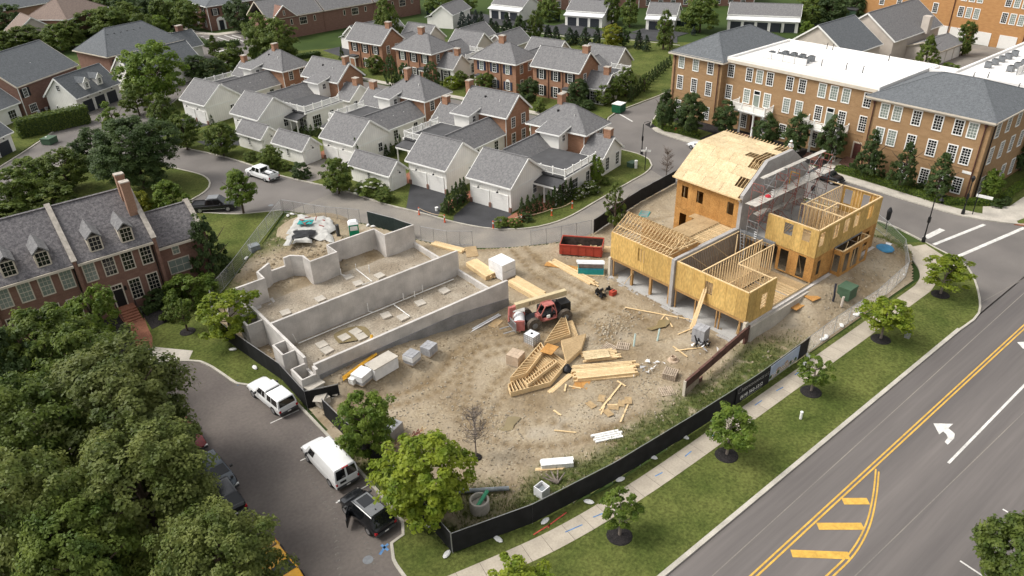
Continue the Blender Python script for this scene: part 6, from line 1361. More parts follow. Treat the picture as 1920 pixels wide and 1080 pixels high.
def text(parent, s, size, loc, rot, mt, name='lettering', ext=.004):
 c = bpy.data.curves.new(name, 'FONT'); c.body = s; c.size = size; c.extrude = ext; c.align_x = 'CENTER'; c.align_y = 'CENTER'; c.resolution_u = 2
 t = bpy.data.objects.new(name, c); COL.objects.link(t); dg = bpy.context.evaluated_depsgraph_get(); me = bpy.data.meshes.new_from_object(t.evaluated_get(dg)); bpy.data.objects.remove(t); me.materials.clear(); me.materials.append(M[mt]); me.name = name
 q = bpy.data.objects.new(name, me); COL.objects.link(q); q.location = loc; q.rotation_euler = rot
 if parent: q.parent = parent
 return q
text(bm, 'JLG', .42, (1.3, -.69, 2.46), (H90, 0, 0), 'black')
text(bm, 'JLG', .42, (1.3, -.215, 2.46), (H90, 0, math.pi), 'black')
b = MB(); b.box(3.6, 3.7, -.75, 1.0, .45, .6); b.box(3.6, 3.7, -.75, 1.0, 1.35, 1.45)
for k in range(7): b.box(3.6, 3.7, -.75+.28*k, -.68+.28*k, .6, 1.4)
for y_ in (-.35, .55): b.box(3.7, 4.8, y_, y_+.12, .42, .48)
b.build('fork_carriage', 'galv', o)
tw = MB().tube([(0, -.22, 0), (0, .22, 0)], .74, 18).mesh('tyre', 'tyre_dusty'); th = MB().tube([(0, -.24, 0), (0, .24, 0)], .3, 10).mesh('hub', 'steel')
for xx in (-1.55, 1.55):
 for yy in (-.95, .95): w_ = place('wheel', tw, o, (xx*1.1, yy*1.1, .74)); place('hub', th, w_)
# ------------------------------------------------------------------ FENCES
def fence_run(name, label, pts, h, span, screen=None, mesh=True, group=None, zfun=None, rail='galv', lean=0, top_rail=True, skip=()):
 base = pts[0]; o = thing(name, label, 'fence', (*base, 0), 0, group)
 zf = zfun or (lambda x, y: .1); seq = [Vector((*pts[0], 0))]
 for a_, c_ in zip(pts[:-1], pts[1:]):
  a_ = Vector((*a_, 0)); c_ = Vector((*c_, 0)); n = max(1, round((c_-a_).length/span))
  for k in range(1, n+1): seq.append(a_.lerp(c_, k/n))
 if ('fp', h) not in _cache: _cache[('fp', h)] = MB().tube([(0, 0, -.1), (0, 0, h+.05)], .03, 6).mesh('post', 'galv')
 zs = [zf(q.x, q.y) for q in seq]
 for q, z_ in zip(seq, zs): place('post', _cache[('fp', h)], o, (q.x-base[0], q.y-base[1], z_))
 for i in range(len(seq)-1):
  a_, c_ = seq[i], seq[i+1]; za, zc = zs[i], zs[i+1]; A = Vector((a_.x-base[0], a_.y-base[1], za)); C_ = Vector((c_.x-base[0], c_.y-base[1], zc)); up = Vector((0, 0, 1)); d = (C_-A).normalized(); nr = Vector((-d.y, d.x, 0)).normalized()
  if top_rail: b = MB(); b.tube([A+up*h, C_+up*h], .028, 6); b.tube([A+up*.12, C_+up*.12], .022, 5); b.build('rail', rail, o)
  if screen and i not in skip:
   b = MB(); nseg = 6; sag = rnd.uniform(.0, .06); offs = []
   for k in range(nseg+1):
    t = k/nseg; p_ = A.lerp(C_, t); bulge = .05*math.sin(math.pi*t)*rnd.uniform(.4, 1.6); top = h-.02-sag*math.sin(math.pi*t)
    for zz, bb in ((.10, bulge*.3), (h*.5, bulge), (top, 0)): b.v.append(tuple(p_+up*zz-nr*(.04+bb)))
   for k in range(nseg):
    for j in range(2): q = k*3+j; b.f.append((q, q+3, q+4, q+1))
   n0 = len(b.v); b.v += [tuple(Vector(v_)+nr*.012) for v_ in b.v[:n0]]; b.f += [tuple(n0+k for k in f[::-1]) for f in b.f[:nseg*2]]
   b.build('screen', screen, o, smooth=True)
  elif mesh:
   b = MB(); ln = (C_-A).length; st = .28; k = -h
   while k < ln:
    for sg in (0, 1):
     s0_, e0_ = (k, 0), (k+h, h)
     if sg: s0_, e0_ = (k, h), (k+h, 0)
     t0_, t1_ = max(0, -k/h), min(1, (ln-k)/h)
     if t1_ > t0_:
      u0, u1 = k+h*t0_, k+h*t1_; w0 = s0_[1]+(e0_[1]-s0_[1])*t0_; w1 = s0_[1]+(e0_[1]-s0_[1])*t1_
      b.bar(A.lerp(C_, u0/ln)+up*w0, A.lerp(C_, u1/ln)+up*w1, .009, .009)
    k += st
   b.build('wire_mesh', 'galv', o)
 return o
sz = lambda x, y: max(.1, site_z(x, y)) if inside(x, y, site_poly) else .1
F_SW = [(18.0, 29.75), (23.7, 28.15), (30.8, 27.25), (39.4, 26.8), (47.5, 26.55)]
f1 = fence_run('screened_fence', 'long black screened site fence along the sidewalk, corner to banner', F_SW, 1.9, 3.0, 'screen', zfun=lambda x, y: .1)
f2 = fence_run('screened_fence', 'black screened fence from the kerb beside the white van to the street corner', [(18.15, 48.3), (18.2, 45.5), (18.5, 39.1), (18.0, 29.85)], 1.9, 3.0, 'screen', zfun=lambda x, y: .1)
f3 = fence_run('screened_fence', 'black screened fence around the left end of the concrete foundation, ending at a gap', [(16.0, 67.1), (16.8, 60.8), (17.6, 55.4), (17.5, 50.2), (20.1, 49.2)], 1.9, 2.9, 'screen', zfun=lambda x, y: .1)
f4 = fence_run('screened_fence', 'black screened fence along the back road behind the gambrel roofed block', [(58.9, 57.4), (64, 58.6), (70, 59.8), (78.3, 60.9)], 1.9, 3.0, 'screen', zfun=sz)
f5 = fence_run('chain_link_fence', 'bare chain link fence curving round the street corner past the timber house', [(55.9, 26.75), (60.6, 26.9), (68.1, 26.8), (75.9, 27.5), (80.6, 30.2), (83.4, 33.6), (85.6, 37)], 1.9, 3.0, zfun=lambda x, y: .1)
f6 = fence_run('chain_link_fence', 'chain link fence with green screen between the front lawn and the foundation', [(16.0, 67.2), (17.9, 73.2), (21.9, 77.1), (27.6, 83.4), (33.3, 89.4)], 1.9, 3.0, None, zfun=lambda x, y: .1)
for k in range(5):
 pass
f7 = fence_run('chain_link_fence', 'tall bare chain link fence along the back road by the white tarpaulin pile', [(33.5, 89.3), (36.6, 83.4), (39.4, 79.6)], 1.9, 1.7, None, zfun=sz)
f8 = fence_run('screened_fence', 'leaning green screened gate panels near the portable toilet', [(39.9, 78.4), (41.3, 74.4), (42.0, 71.4)], 1.9, 3.6, 'screen_green', zfun=sz)
f9 = fence_run('chain_link_fence', 'low bare fence panels between the foundation and the dusty back road', [(42.4, 70.2), (44.0, 67.0), (46.2, 64.9)], 1.9, 1.8, None, zfun=sz)
f10 = fence_run('chain_link_fence', 'open chain link gate panels by the site entrance near the red dumpster', [(51.3, 60.2), (54.8, 58.7), (58.6, 57.5)], 1.9, 1.8, None, zfun=sz)
# banners on the long fence
dv = Vector((47.5-39.4, 26.55-26.8, 0)).normalized()
fence_run('screened_fence', 'black fence panels carrying the white phone number banner and the street view picture', [(47.5, 26.55), (55.7, 26.75)], 1.9, 2.75, 'screen', zfun=lambda x, y: .1)
bn = thing('fence_banner', 'wide picture banner of a street of houses under blue sky hung on the black fence', 'banner', (49.35, 26.5, .1), 0.024)
MB().box(0, 4.6, -.03, -.012, .25, 1.86).build('sky_print', mat('banner_sky', (.30, .37, .50), .7, col2=(.42, .46, .55), scale=.8), bn)
b = MB(); b.box(0.02, 4.58, -.038, -.031, .25, .46); b.build('road_print', mat('banner_road', (.20, .20, .19), .8, col2=(.45, .44, .42), scale=2, stretch=(1, 1, 9)), bn)
b = MB(); hx_ = .1
for w_, hh in ((.5, .85), (.35, .7), (.7, 1.15), (.55, 1.0), (.6, 1.25), (.4, .9), (.5, .8), (.55, .72)): b.prism_y([(hx_, .47), (hx_+w_, .47), (hx_+w_, hh-.15), (hx_+w_/2, hh), (hx_, hh-.15)], -.045, -.039); hx_ += w_+.02
b.build('house_print', mat('banner_houses', (.34, .20, .14), .8, col2=(.40, .36, .31), scale=3), bn)
b = MB()
for k in range(16): xx = .2+.26*k; b.box(xx, xx+.07, -.052, -.046, .55, .68); b.box(xx, xx+.07, -.052, -.046, .78, .90)
b.build('window_print', 'trim', bn)
b = MB()
for k, xx in enumerate((.15, 1.35, 3.3, 4.1)): b.prism_y([(xx+.2*math.cos(t), .66+.2*math.sin(t)) for t in np.linspace(0, 6, 9)], -.06, -.053)
b.build('tree_print', mat('banner_trees', (.05, .09, .03), .8), bn)
ph = thing('fence_banner', 'black banner with white phone number on the site fence', 'banner', (44.6, 26.52, .1), -.02)
MB().box(0, 4.6, -.03, -.012, .2, 1.88).build('banner_cloth', 'screen', ph)
text(ph, '(614) 562-1212', .50, (2.15, -.034, .66), (H90, 0, 0), 'trim')
text(ph, 'REDMONVANCE LLC', .40, (2.6, -.034, 1.38), (H90, 0, 0), mat('dim_print', (.42, .42, .42)).name if False else 'galv')
b = MB(); b.box(.8, 3.6, -.034, -.030, .33, .37); b.box(.25, .75, -.034, -.030, 1.25, 1.28); b.box(.25, .28, -.034, -.030, 1.28, 1.62); b.box(.72, .75, -.034, -.030, 1.28, 1.62); b.bar((.25, -.032, 1.62), (.5, -.032, 1.8), .03, .004); b.bar((.5, -.032, 1.8), (.75, -.032, 1.62), .03, .004); b.build('house_emblem', 'galv', ph)
nb_ = thing('fence_banner', 'black banner with faint script number on the site fence, beside the phone number', 'banner', (40.2, 26.78, .1), -.03)
MB().box(0, 3.2, -.03, -.012, .2, 1.8).build('banner_cloth', 'screen', nb_); text(nb_, '9092', .9, (1.6, -.034, 1.0), (H90, 0, 0), 'steel')
# sandbags
bag = MB(); bag.lathe([(.02, 0), (.2, .02), (.24, .09), (.18, .17), (.02, .19)], 8); bg_me = bag.mesh('sandbag', 'white_paint', True)
def bags(lst, label, group):
 for i_, (px_, py_) in enumerate(sorted(lst)):
  x, y = ground(px_, py_, .12); q = place('sandbag', bg_me); tag(q, ORD[i_]+' from the left, '+label, 'sandbag', (x, y, .11), rnd.uniform(0, 3), group); q.scale = (1.7, .85, 1)
bags([(805, 985), (838, 1040), (934, 1012), (1022, 978), (1104, 942), (1163, 900), (1224, 858), (1284, 820), (1330, 786), (1380, 752)], 'white sandbag on the foot of the black fence along the sidewalk', 'sandbags along the sidewalk fence')
bags([(1515, 668), (1508, 684), (1543, 637), (1549, 632), (1578, 611), (1612, 588), (1606, 591), (1692, 515), (1684, 489), (1678, 494)], 'white sandbag under the bare fence at the street corner', 'sandbags along the chain link fence')
bags([(410, 592), (437, 656), (478, 690), (570, 748), (516, 462), (490, 485), (462, 485), (540, 405), (548, 402), (700, 425), (690, 423), (760, 437)], 'white sandbag on the foot of the fence around the foundation', 'sandbags around the foundation fence')
# ------------------------------------------------------------------ SITE MATERIALS
def stackof(name, label, cat, px_, py_, L_, W, H_, rz, mt, nx_=1, nz_=3, group=None, z=None, jitter=.03, part='board'):
 x, y, zz = on_site(px_, py_); o = thing(name, label, cat, (x, y, zz if z is None else z), R(rz), group)
 for k in range(nz_):
  for j in range(nx_):
   w_ = W/nx_; dx = rnd.uniform(-jitter, jitter)*L_; MB().box(-L_/2+dx, L_/2+dx, -W/2+w_*j+.008, -W/2+w_*(j+1)-.008, H_*k/nz_+.004, H_*(k+1)/nz_-.004).build(part, mt, o)
 return o
stackof('plywood_sheet', 'single orange plywood sheet on the dirt at the end of the long planks', 'plywood', 1056, 500, 4.0, .9, .05, -60, 'osb_orange', 1, 1)
stackof('plywood_sheet', 'plywood sheet lying by the gate behind the foundation', 'plywood', 884, 472, 2.6, 1.4, .06, 60, 'deck_ply', 1, 1)
stackof('plywood_sheet', 'grooved pale ply sheet lying on the offcut boards', 'plywood', 1118, 672, 2.4, 1.2, .05, -30, 'ply', 4, 1, z=.45)
stackof('plywood_sheet', 'pointed plywood offcut lying below the untidy board pile', 'plywood', 1090, 722, 1.5, 1.3, .05, 30, 'osb_orange', 1, 1)
for k, (px_, py_, ln, rz) in enumerate(sorted(((1145, 745, 4.2, 18), (1175, 765, 4.0, 28), (1060, 728, 1.0, 40), (1078, 727, 1.1, -60), (1060, 810, 1.8, -50), (1275, 660, 2.0, 80), (1295, 655, 3, -30), (1240, 590, 7.5, -62), (1240, 600, 2.2, 20), (1255, 605, 1.8, 60), (1290, 620, 2.6, -8), (1165, 720, 1.0, 90), (1045, 775, .9, 90), (1130, 770, 1.2, 30), (1150, 760, 1.0, -40), (1140, 752, .9, 10)))):
 x, y, z = on_site(px_, py_); q = MB().box(-ln/2, ln/2, -.07, .07, 0, .05).build('loose_board', 'lumber'); tag(q, ORD[k]+' from the left, single pale loose board lying on the site dirt', 'board', (x, y, z+.04), R(rz), 'loose boards on the dirt')
stackof('plywood_sheet', 'brown plywood scrap on the dirt left of the green utility box', 'plywood', 1497, 567, 2.4, 1.2, .05, 0, 'osb_orange', 1, 1); stackof('plywood_sheet', 'square brown plywood scrap nearest the green utility box', 'plywood', 1522, 556, 1.3, 1.2, .05, 80, 'osb_orange', 1, 1); stackof('plywood_sheet', 'small tan plywood square on the dirt before the foundation wall', 'plywood', 930, 606, 1.5, .9, .05, 20, 'deck_ply', 1, 1)
stackof('plywood_sheet', 'long plywood scraps at the right side of the red dumpster', 'plywood', 1140, 468, 3.2, 1.5, .07, -55, 'lumber', 3, 1)
for k, (px_, py_) in enumerate(((1108, 760), (1128, 748), (1150, 765), (1165, 757), (1140, 775), (1178, 752))):
 x, y, z = on_site(px_, py_); q = MB().box(-.45, .45, -.3, .3, 0, .04).build('board_scrap', 'deck_ply'); tag(q, 'square brown board scrap lying on the dirt below the board piles', 'scrap', (x, y, z+.05), rnd.uniform(0, 3), 'board scraps on the dirt')
def st2(label, p0, p1, W, H_, nx_, nz_, mt='lumber', jitter=.03):
 a_, c_ = ground(*p0, H_), ground(*p1, H_); x, y = (a_[0]+c_[0])/2, (a_[1]+c_[1])/2; ln = math.dist(a_, c_); az = math.atan2(c_[1]-a_[1], c_[0]-a_[0]); o = thing('lumber_stack', label, 'lumber', (x, y, site_z(x, y)), az)
 for k in range(nz_):
  for j in range(nx_):
   w_ = W/nx_; dx = rnd.uniform(-jitter, jitter)*ln; g = .03 if jitter > .04 else .008; MB().box(-ln/2+dx, ln/2+dx+rnd.uniform(-jitter, jitter)*ln, -W/2+w_*j+g, -W/2+w_*(j+1)-g, H_*k/nz_+.004, H_*(k+1)/nz_-.004).build('board', mt, o)
 return o
st2('stack of pale boards beside the white wrapped pallet, behind the foundation end', (884, 490), (921, 516), 1.5, .55, 6, 4)
st2('long stack of pale boards in front of the white wrapped pallet, above the telehandler boom', (960, 523), (1014, 554), 1.6, .5, 6, 3)
st2('thin stack of long planks behind the foundation by the fence', (812, 455), (870, 470), 1.0, .25, 5, 2)
st2('long thin planks lying in the open dirt left of the teal crate', (1036, 489), (1114, 531), 1.0, .22, 5, 2, jitter=.05)
st2('white bundle of boards on the weeds inside the fence, right of the other white bundle', (1114, 822), (1167, 811), 1.0, .18, 4, 1, 'white_paint', .06)
st2('white boxed bundle of boards on the weeds near the fence', (1015, 868), (1075, 863), .75, .42, 2, 3, 'white_paint')
st2('two pale boards lying below the white boxed bundle', (1004, 881), (1058, 878), .3, .08, 2, 1)
st2('upper long bundle in the pale board piles right of the floor frames', (1068, 691), (1193, 681), .8, .35, 4, 2, jitter=.05)
st2('middle wide bundle in the pale board piles, held by two straps', (1077, 703), (1190, 691), 1.3, .42, 6, 3, jitter=.04)
st2('lowest loose row in the pale board piles right of the floor frames', (1078, 713), (1193, 703), .5, .14, 3, 1, jitter=.03)
st2('short offcut boards under a ply sheet above the pale board piles', (1096, 668), (1154, 662), 1.5, .25, 6, 2, jitter=.12)
x, y, z = on_site(942, 521); o = thing('wrapped_pallet', 'two tier stack of white wrapped panels next to the foundation corner', 'pallet', (x+.4, y+.5, z), R(2))
for k in range(2): MB().box(-.95, .95, -1.15, 1.15, .1+.95*k, .1+.95*k+.9).build('wrapped_panel', 'wrap', o)
b = MB(); b.box(-.9, .9, -1.1, -1, 0, .1); b.box(-.9, .9, 1, 1.1, 0, .1); b.box(-.9, .9, 1.0, 1.1, 1.0, 1.05); b.build('bearer', 'lumber', o)
# dumpster
x, y, z = on_site(1092, 482); o = thing('dumpster', 'open red steel dumpster with dark inside and some rubbish', 'dumpster', (54.6, 55.0, z), R(-52)); Lh, Wh = 2.45, 1.2
b = MB(); b.box(-Lh, Lh, -Wh, -Wh+.08, .15, 1.35); b.box(-Lh, Lh, Wh-.08, Wh, .15, 1.35); b.box(-Lh, -Lh+.08, -Wh+.081, Wh-.081, .15, 1.35); b.box(Lh-.08, Lh, -Wh+.081, Wh-.081, .15, 1.35)
for k in range(6):
 xx = -Lh+.25+.88*k; b.box(xx, xx+.12, -Wh-.06, -Wh-.001, .2, 1.25); b.box(xx, xx+.12, Wh+.001, Wh+.06, .2, 1.25)
b.bar((-Lh, -Wh, 1.37), (Lh, -Wh, 1.37), .14, .1); b.bar((-Lh, Wh, 1.37), (Lh, Wh, 1.37), .14, .1); b.build('shell', 'red', o)
b = MB(); b.box(-Lh+.09, Lh-.09, -Wh+.09, Wh-.09, .16, .32); b.box(-Lh+.082, -Lh+.1, -Wh+.1, Wh-.1, .33, 1.3); b.box(-Lh+.1, Lh-.1, -Wh+.082, -Wh+.1, .33, 1.3); b.box(-Lh+.1, Lh-.1, Wh-.1, Wh-.082, .33, 1.3); b.box(Lh-.1, Lh-.082, -Wh+.1, Wh-.1, .33, 1.3); b.build('inside_lining', 'rust_dark', o)
b = MB()
for k in range(14): b.bar((rnd.uniform(-1.6, 2.4), rnd.uniform(-.9, .9), .4), (rnd.uniform(-1.6, 2.4), rnd.uniform(-.9, .9), .6), rnd.uniform(.1, .35), rnd.uniform(.04, .2))
b.build('rubbish', 'deck_ply', o); MB().box(Lh-.005, Lh+.012, -.5, .1, .6, 1.1).build('sign_plate', 'trim', o)
x, y, z = on_site(1110, 512); o = thing('material_crate', 'teal sided crate with white sheets leaning over it, by the red dumpster', 'crate', (x, y+.2, z), R(-45)); MB().box(-1.4, 1.4, -.7, .7, .1, .85).build('crate_wall', 'teal', o); MB().box(-1.35, 1.35, -.65, .25, .85, .93).build('contents', 'rust_dark', o); MB().box(-1.5, 1.5, .1, .85, .95, 1.02).build('sheet', 'wrap', o); MB().box(-1.6, 1.4, .3, .9, 1.03, 1.08).build('sheet', 'wrap', o); MB().box(-1.5, 1.5, -.85, .8, 0, .1).build('pallet', 'lumber', o); MB().box(-1.41, 1.41, -.712, -.701, .75, .85).build('blue_band', 'blue', o)
x, y, z = on_site(1128, 548); o = thing('tool_pile', 'heap of black tools and hoses on the dirt beside a red can', 'tools', (x, y, z)); b = MB()
for k in range(10): p_ = Vector((rnd.uniform(-.9, .9), rnd.uniform(-1.2, .5), .1)); b.bar(p_, p_+Vector((rnd.uniform(-.6, .6), rnd.uniform(-.6, .6), rnd.uniform(0, .5))), rnd.uniform(.1, .3))
b.build('tool', 'black', o); b = MB(); b.tube([(.5+.5*math.cos(t), -.6+.4*math.sin(t), .1+.02*t) for t in np.linspace(0, 14, 40)], .03, 5); b.build('hose', 'rubber', o)
x, y, z = on_site(1149, 553); o = thing('fuel_can', 'red plastic can standing on the dirt by the tool heap', 'can', (x, y, z)); MB().box(-.35, .35, -.25, .25, 0, .5).build('can_body', 'red', o); MB().tube([(-.1, 0, .5), (.1, 0, .5), (.2, 0, .62)], .05, 6).build('spout', 'black', o)
# mixer trailer, water tote, brick cubes
x, y, z = on_site(975, 618); o = thing('mortar_mixer', 'small faded red mortar mixer with round white drum on wheels, in front of the telehandler', 'mixer', (x+.1, y+.2, z), R(-38))
MB().tube([(0, -.75, .95), (0, .75, .95)], .55, 14).build('drum', 'wrap', o, smooth=True); b = MB(); b.box(-.6, .6, .76, 1.6, .5, 1.35); b.box(-.5, .5, -.9, -.76, .3, 1.4); b.bar((0, -1.1, .35), (0, 2.4, .35), .12); b.build('frame', 'red_faded', o); MB().box(-.6, .6, .8, 1.6, 1.36, 1.45).build('engine_cover', 'tarp', o)
for sg in (-1, 1): MB().tube([(sg*.7, .3, .28), (sg*.85, .3, .28)], .28, 12).build('wheel', 'rubber', o)
x, y, z = on_site(1000, 645); o = thing('water_tote', 'white caged water tank on a pallet beside the roof frames', 'tank', (x, y+.2, z), R(10)); MB().box(-.48, .48, -.55, .55, .16, 1.1).build('tank', 'wrap', o); b = MB()
for k in range(6):
 t = -.55+.22*k; b.bar((-.52, t, .15), (-.52, t, 1.12), .03); b.bar((.52, t, .15), (.52, t, 1.12), .03)
for k in range(5):
 t = -.5+.25*k; b.bar((t, -.59, .15), (t, -.59, 1.12), .03); b.bar((t, .59, .15), (t, .59, 1.12), .03)
for zz in (.35, .6, .85, 1.1): b.bar((-.52, -.59, zz), (-.52, .59, zz), .025); b.bar((.52, -.59, zz), (.52, .59, zz), .025); b.bar((-.52, -.59, zz), (.52, -.59, zz), .025); b.bar((-.52, .59, zz), (.52, .59, zz), .025)
b.build('cage', 'galv', o); MB().box(-.55, .55, -.62, .62, 0, .15).build('pallet', 'board_old', o); MB().lathe([(.12, 1.1), (.12, 1.16)], 8).build('cap', 'black', o)
def cube_stack(name, label, cat, px_, py_, rz, sx, sy, nz_, hh, mt, wrap_mt=None, lid=None):
 x, y, z = on_site(px_, py_); o = thing(name, label, cat, (x, y, z), R(rz)); nx_, ny_ = 3, 3
 for k in range(nz_):
  for i in range(nx_):
   for j in range(ny_):
    if 0 < k < nz_-1 and i == 1 and j == 1: continue
    MB().box(-sx/2+sx*i/nx_+.01, -sx/2+sx*(i+1)/nx_-.01, -sy/2+sy*j/ny_+.01, -sy/2+sy*(j+1)/ny_-.01, .1+hh*k+.006, .1+hh*(k+1)-.006).build('block', mt, o)
 MB().box(-sx/2, sx/2, -sy/2, sy/2, 0, .1).build('pallet', 'board_old', o)
 if wrap_mt: MB().box(-sx/2-.02, sx/2+.02, -sy/2-.02, sy/2+.02, .1+hh*nz_*.35, .1+hh*nz_*(1.01 if lid else .9)).build('wrapping', wrap_mt, o)
 return o
cube_stack('brick_pallet', 'cube of tan bricks wrapped in pale film, left of the roof frames', 'pallet', 967, 680, 20, 1.3, 1.3, 5, .2, 'tan_block')
cube_stack('block_pallet', 'tall cube of grey paving blocks by the garage opening', 'pallet', 1312, 640, 12, 1.25, 1.25, 9, .17, 'block_grey')
cube_stack('block_pallet', 'grey block pallet with white torn wrap and blue label beside the foundation', 'pallet', 773, 678, 20, 1.2, 1.1, 3, .3, 'block_grey', 'wrap')
cube_stack('block_pallet', 'grey block pallet with an open round hole on top, farthest right along the foundation', 'pallet', 805, 662, 20, 1.25, 1.1, 3, .28, 'block_grey')
cube_stack('block_pallet', 'white wrapped block pallet beside the white crate along the foundation', 'pallet', 680, 712, 20, 1.4, 1.2, 3, .3, 'block_grey', 'wrap', True)
cube_stack('block_pallet', 'small pale block pile at the end of the yellow pipes', 'pallet', 663, 716, 20, .7, .6, 3, .18, 'white_paint')
for (px_, py_) in ((777, 684), (811, 668), (684, 718)):
 pass
x, y, z = on_site(722, 700); o = thing('storage_crate', 'large white storage crate with grey lid beside the foundation wall', 'crate', (x, y+.35, z), R(8)); MB().box(-1.3, 1.3, -.65, .65, .08, 1.25).build('crate_box', 'wrap', o); MB().box(-1.36, 1.36, -.7, .7, 1.25, 1.33).build('lid', 'concrete', o); b = MB(); b.box(-1.2, -1.0, -.6, .6, 0, .08); b.box(1.0, 1.2, -.6, .6, 0, .08); b.build('bearer', 'lumber', o)
x, y, z = on_site(668, 692); o = thing('yellow_pipes', 'bundle of yellow plastic pipes lying along the foundation wall', 'pipes', (x, y, z), R(17))
for k in range(6): MB().tube([(-1.9+.1*k, -.3+.13*(k % 4), .12+.13*(k//4)), (2.0+.1*k, -.3+.13*(k % 4), .12+.13*(k//4))], .06, 6).build('pipe', 'yellow_pipe', o)
MB().tube([(2.6, .4, .2), (3.4, 1.1, 1.3)], .14, 8).build('pipe', 'yellow_pipe', o); stackof('plywood_sheet', 'plywood sheet leaning over the yellow pipes behind the white crate', 'plywood', 702, 676, 1.6, 1.0, .05, 15, 'osb_orange', 1, 1)
o = thing('drain_board', 'two long white boards lying along the outside of the foundation wall', 'boards', (36.4, 50.3, site_z(36.4, 50.3)+.08), R(6))
for k in range(2): MB().box(-2.6, 2.6, .25*k, .25*k+.16, 0, .06).build('board', 'wrap', o)
# floor frames lying on the ground: joist ladders with deep rims
def frame_panel(label, corners, n, dep, plywood=None, zo=0.):
 P_ = [Vector((*ground(*c, .12+zo), .12+zo)) for c in corners]; c0 = sum(P_, Vector())/len(P_); zb = .12+zo
 o = thing('roof_frame', label, 'frame', (c0.x, c0.y, zb)); Q = [Vector((p_.x-c0.x, p_.y-c0.y, 0)) for p_ in P_]
 b = MB(); k = len(Q)
 for i in range(k): b.bar(Q[i]+Vector((0, 0, dep/2)), Q[(i+1) % k]+Vector((0, 0, dep/2)), .05, dep)
 b.build('rim', 'lumber', o); A, B_, C_, D_ = Q[0], Q[1], Q[-1], Q[2] if k > 3 else Q[1]
 for i in range(1, n):
  t = i/n; p_, q_ = (A.lerp(B_, t), C_.lerp(D_, t))
  MB().bar(p_+Vector((0, 0, dep*.55)), q_+Vector((0, 0, dep*.55)), .045, dep*.8).build('joist', 'lumber', o)
  if i % 2: MB().bar(p_+Vector((0, 0, dep*.1)), q_+Vector((0, 0, dep*.1)), .045, .05).build('lower_chord', 'lumber_dark', o)
 if plywood is not None:
  MB().quad(*[tuple(Q[i]+Vector((0, 0, dep+.02))) for i in plywood]).build('plywood', 'deck_ply', o)
 return o
frame_panel('broad pale floor frame with deep rim, lowest and nearest of the frames on the dirt', [(958, 744), (1032, 724), (1003, 693), (953, 729)], 11, .5)
frame_panel('middle floor frame of pale slats between the broad frame and the ply covered frame', [(1032, 724), (1062, 688), (1024, 660), (1003, 692)], 11, .5)
frame_panel('frame covered with pale plywood at the right of the frame pile', [(1062, 687), (1089, 662), (1098, 634), (1052, 646)], 6, .5, (0, 1, 2, 3))
frame_panel('ladder like floor frame lying along the left of the frame pile', [(957, 716), (1014, 650), (1022, 662), (987, 707)], 12, .5, zo=.35)
frame_panel('triangular roof frame with pale slats at the top of the frame pile', [(1021, 650), (1056, 598), (1060, 600), (1069, 634)], 9, .5, zo=.3)
frame_panel('small roof frame behind the triangular frame', [(1064, 608), (1073, 606), (1084, 636), (1072, 642)], 8, .35)
frame_panel('narrow open truss lying across the floor frames', [(985, 719), (1040, 678), (1043, 684), (990, 725)], 14, .3, zo=.55)
stackof('plywood_sheet', 'small plywood sheet resting on the floor frames', 'plywood', 1030, 672, 1.5, 1.2, .05, 20, 'osb_orange', 1, 1, z=1.1)
stackof('lumber_stack', 'two long boards lying beside the right hand floor frame', 'lumber', 1060, 712, 4.6, .5, .12, 12, 'lumber', 3, 1)
def pallet(label, px_, py_, rz, n=1):
 x, y, z = on_site(px_, py_); o = thing('wooden_pallet', label, 'pallet', (x, y, z), R(rz))
 for k in range(n):
  for i in range(7): MB().box(-.6, .6, -.6+.18*i, -.6+.18*i+.11, .10+.15*k, .12+.15*k).build('slat', 'board_old', o)
  b = MB()
  for q in (-.55, 0, .47): b.box(q, q+.08, -.6, .6, .0+.15*k, .1+.15*k)
  b.build('bearer', 'board_old', o)
pallet('wooden pallet lying left of another pallet by the puddle', 1142, 653, 8); pallet('wooden pallet nearest the pale pipe by the puddle', 1168, 650, 35); pallet('stack of weathered pallets near the old form wall', 1256, 706, 25, 4); pallet('broken pallet leaning below the pallet stack', 1250, 735, 60)
x, y, z = on_site(1217, 692); o = thing('rubbish_heap', 'heap of crumpled white sheets on the dirt', 'rubbish', (x, y, z)); b = MB()
for k in range(26): p_ = Vector((rnd.gauss(0, .6), rnd.gauss(0, .4), rnd.uniform(.05, .25))); d_ = [Vector((rnd.uniform(-.3, .3), rnd.uniform(-.3, .3), rnd.uniform(-.1, .2))) for _ in range(3)]; b.quad(*[tuple(p_+q) for q in d_])
b.build('crumpled_sheet', 'wrap', o)
x, y, z = on_site(1330, 655); o = thing('rubbish_heap', 'heap of black and white rubbish behind the rusty form wall', 'rubbish', (x-.5, y+.5, z)); b = MB()
for k in range(16): p_ = Vector((rnd.gauss(0, .6), rnd.gauss(0, .8), rnd.uniform(.05, .7))); b.quad(*[tuple(p_+Vector((rnd.uniform(-.35, .35), rnd.uniform(-.35, .35), rnd.uniform(-.2, .3)))) for _ in range(3)])
b.build('crumpled_sheet', 'wrap', o); b = MB()
for k in range(14): p_ = Vector((rnd.gauss(.4, .5), rnd.gauss(.3, .5), .2)); b.bar(p_, p_+Vector((rnd.uniform(-.5, .5), rnd.uniform(-.5, .5), rnd.uniform(.2, .9))), .09)
b.build('scrap_bar', 'black', o)
x, y, z = on_site(1064, 697); o = thing('rubbish_bag', 'black rubbish bag at the left end of the untidy board pile', 'bag', (x, y, z)); MB().lathe([(.05, 0), (.4, .05), (.45, .3), (.25, .6), (.08, .68), (.14, .78)], 9).build('bag_body', 'tarp_black', o, smooth=True)
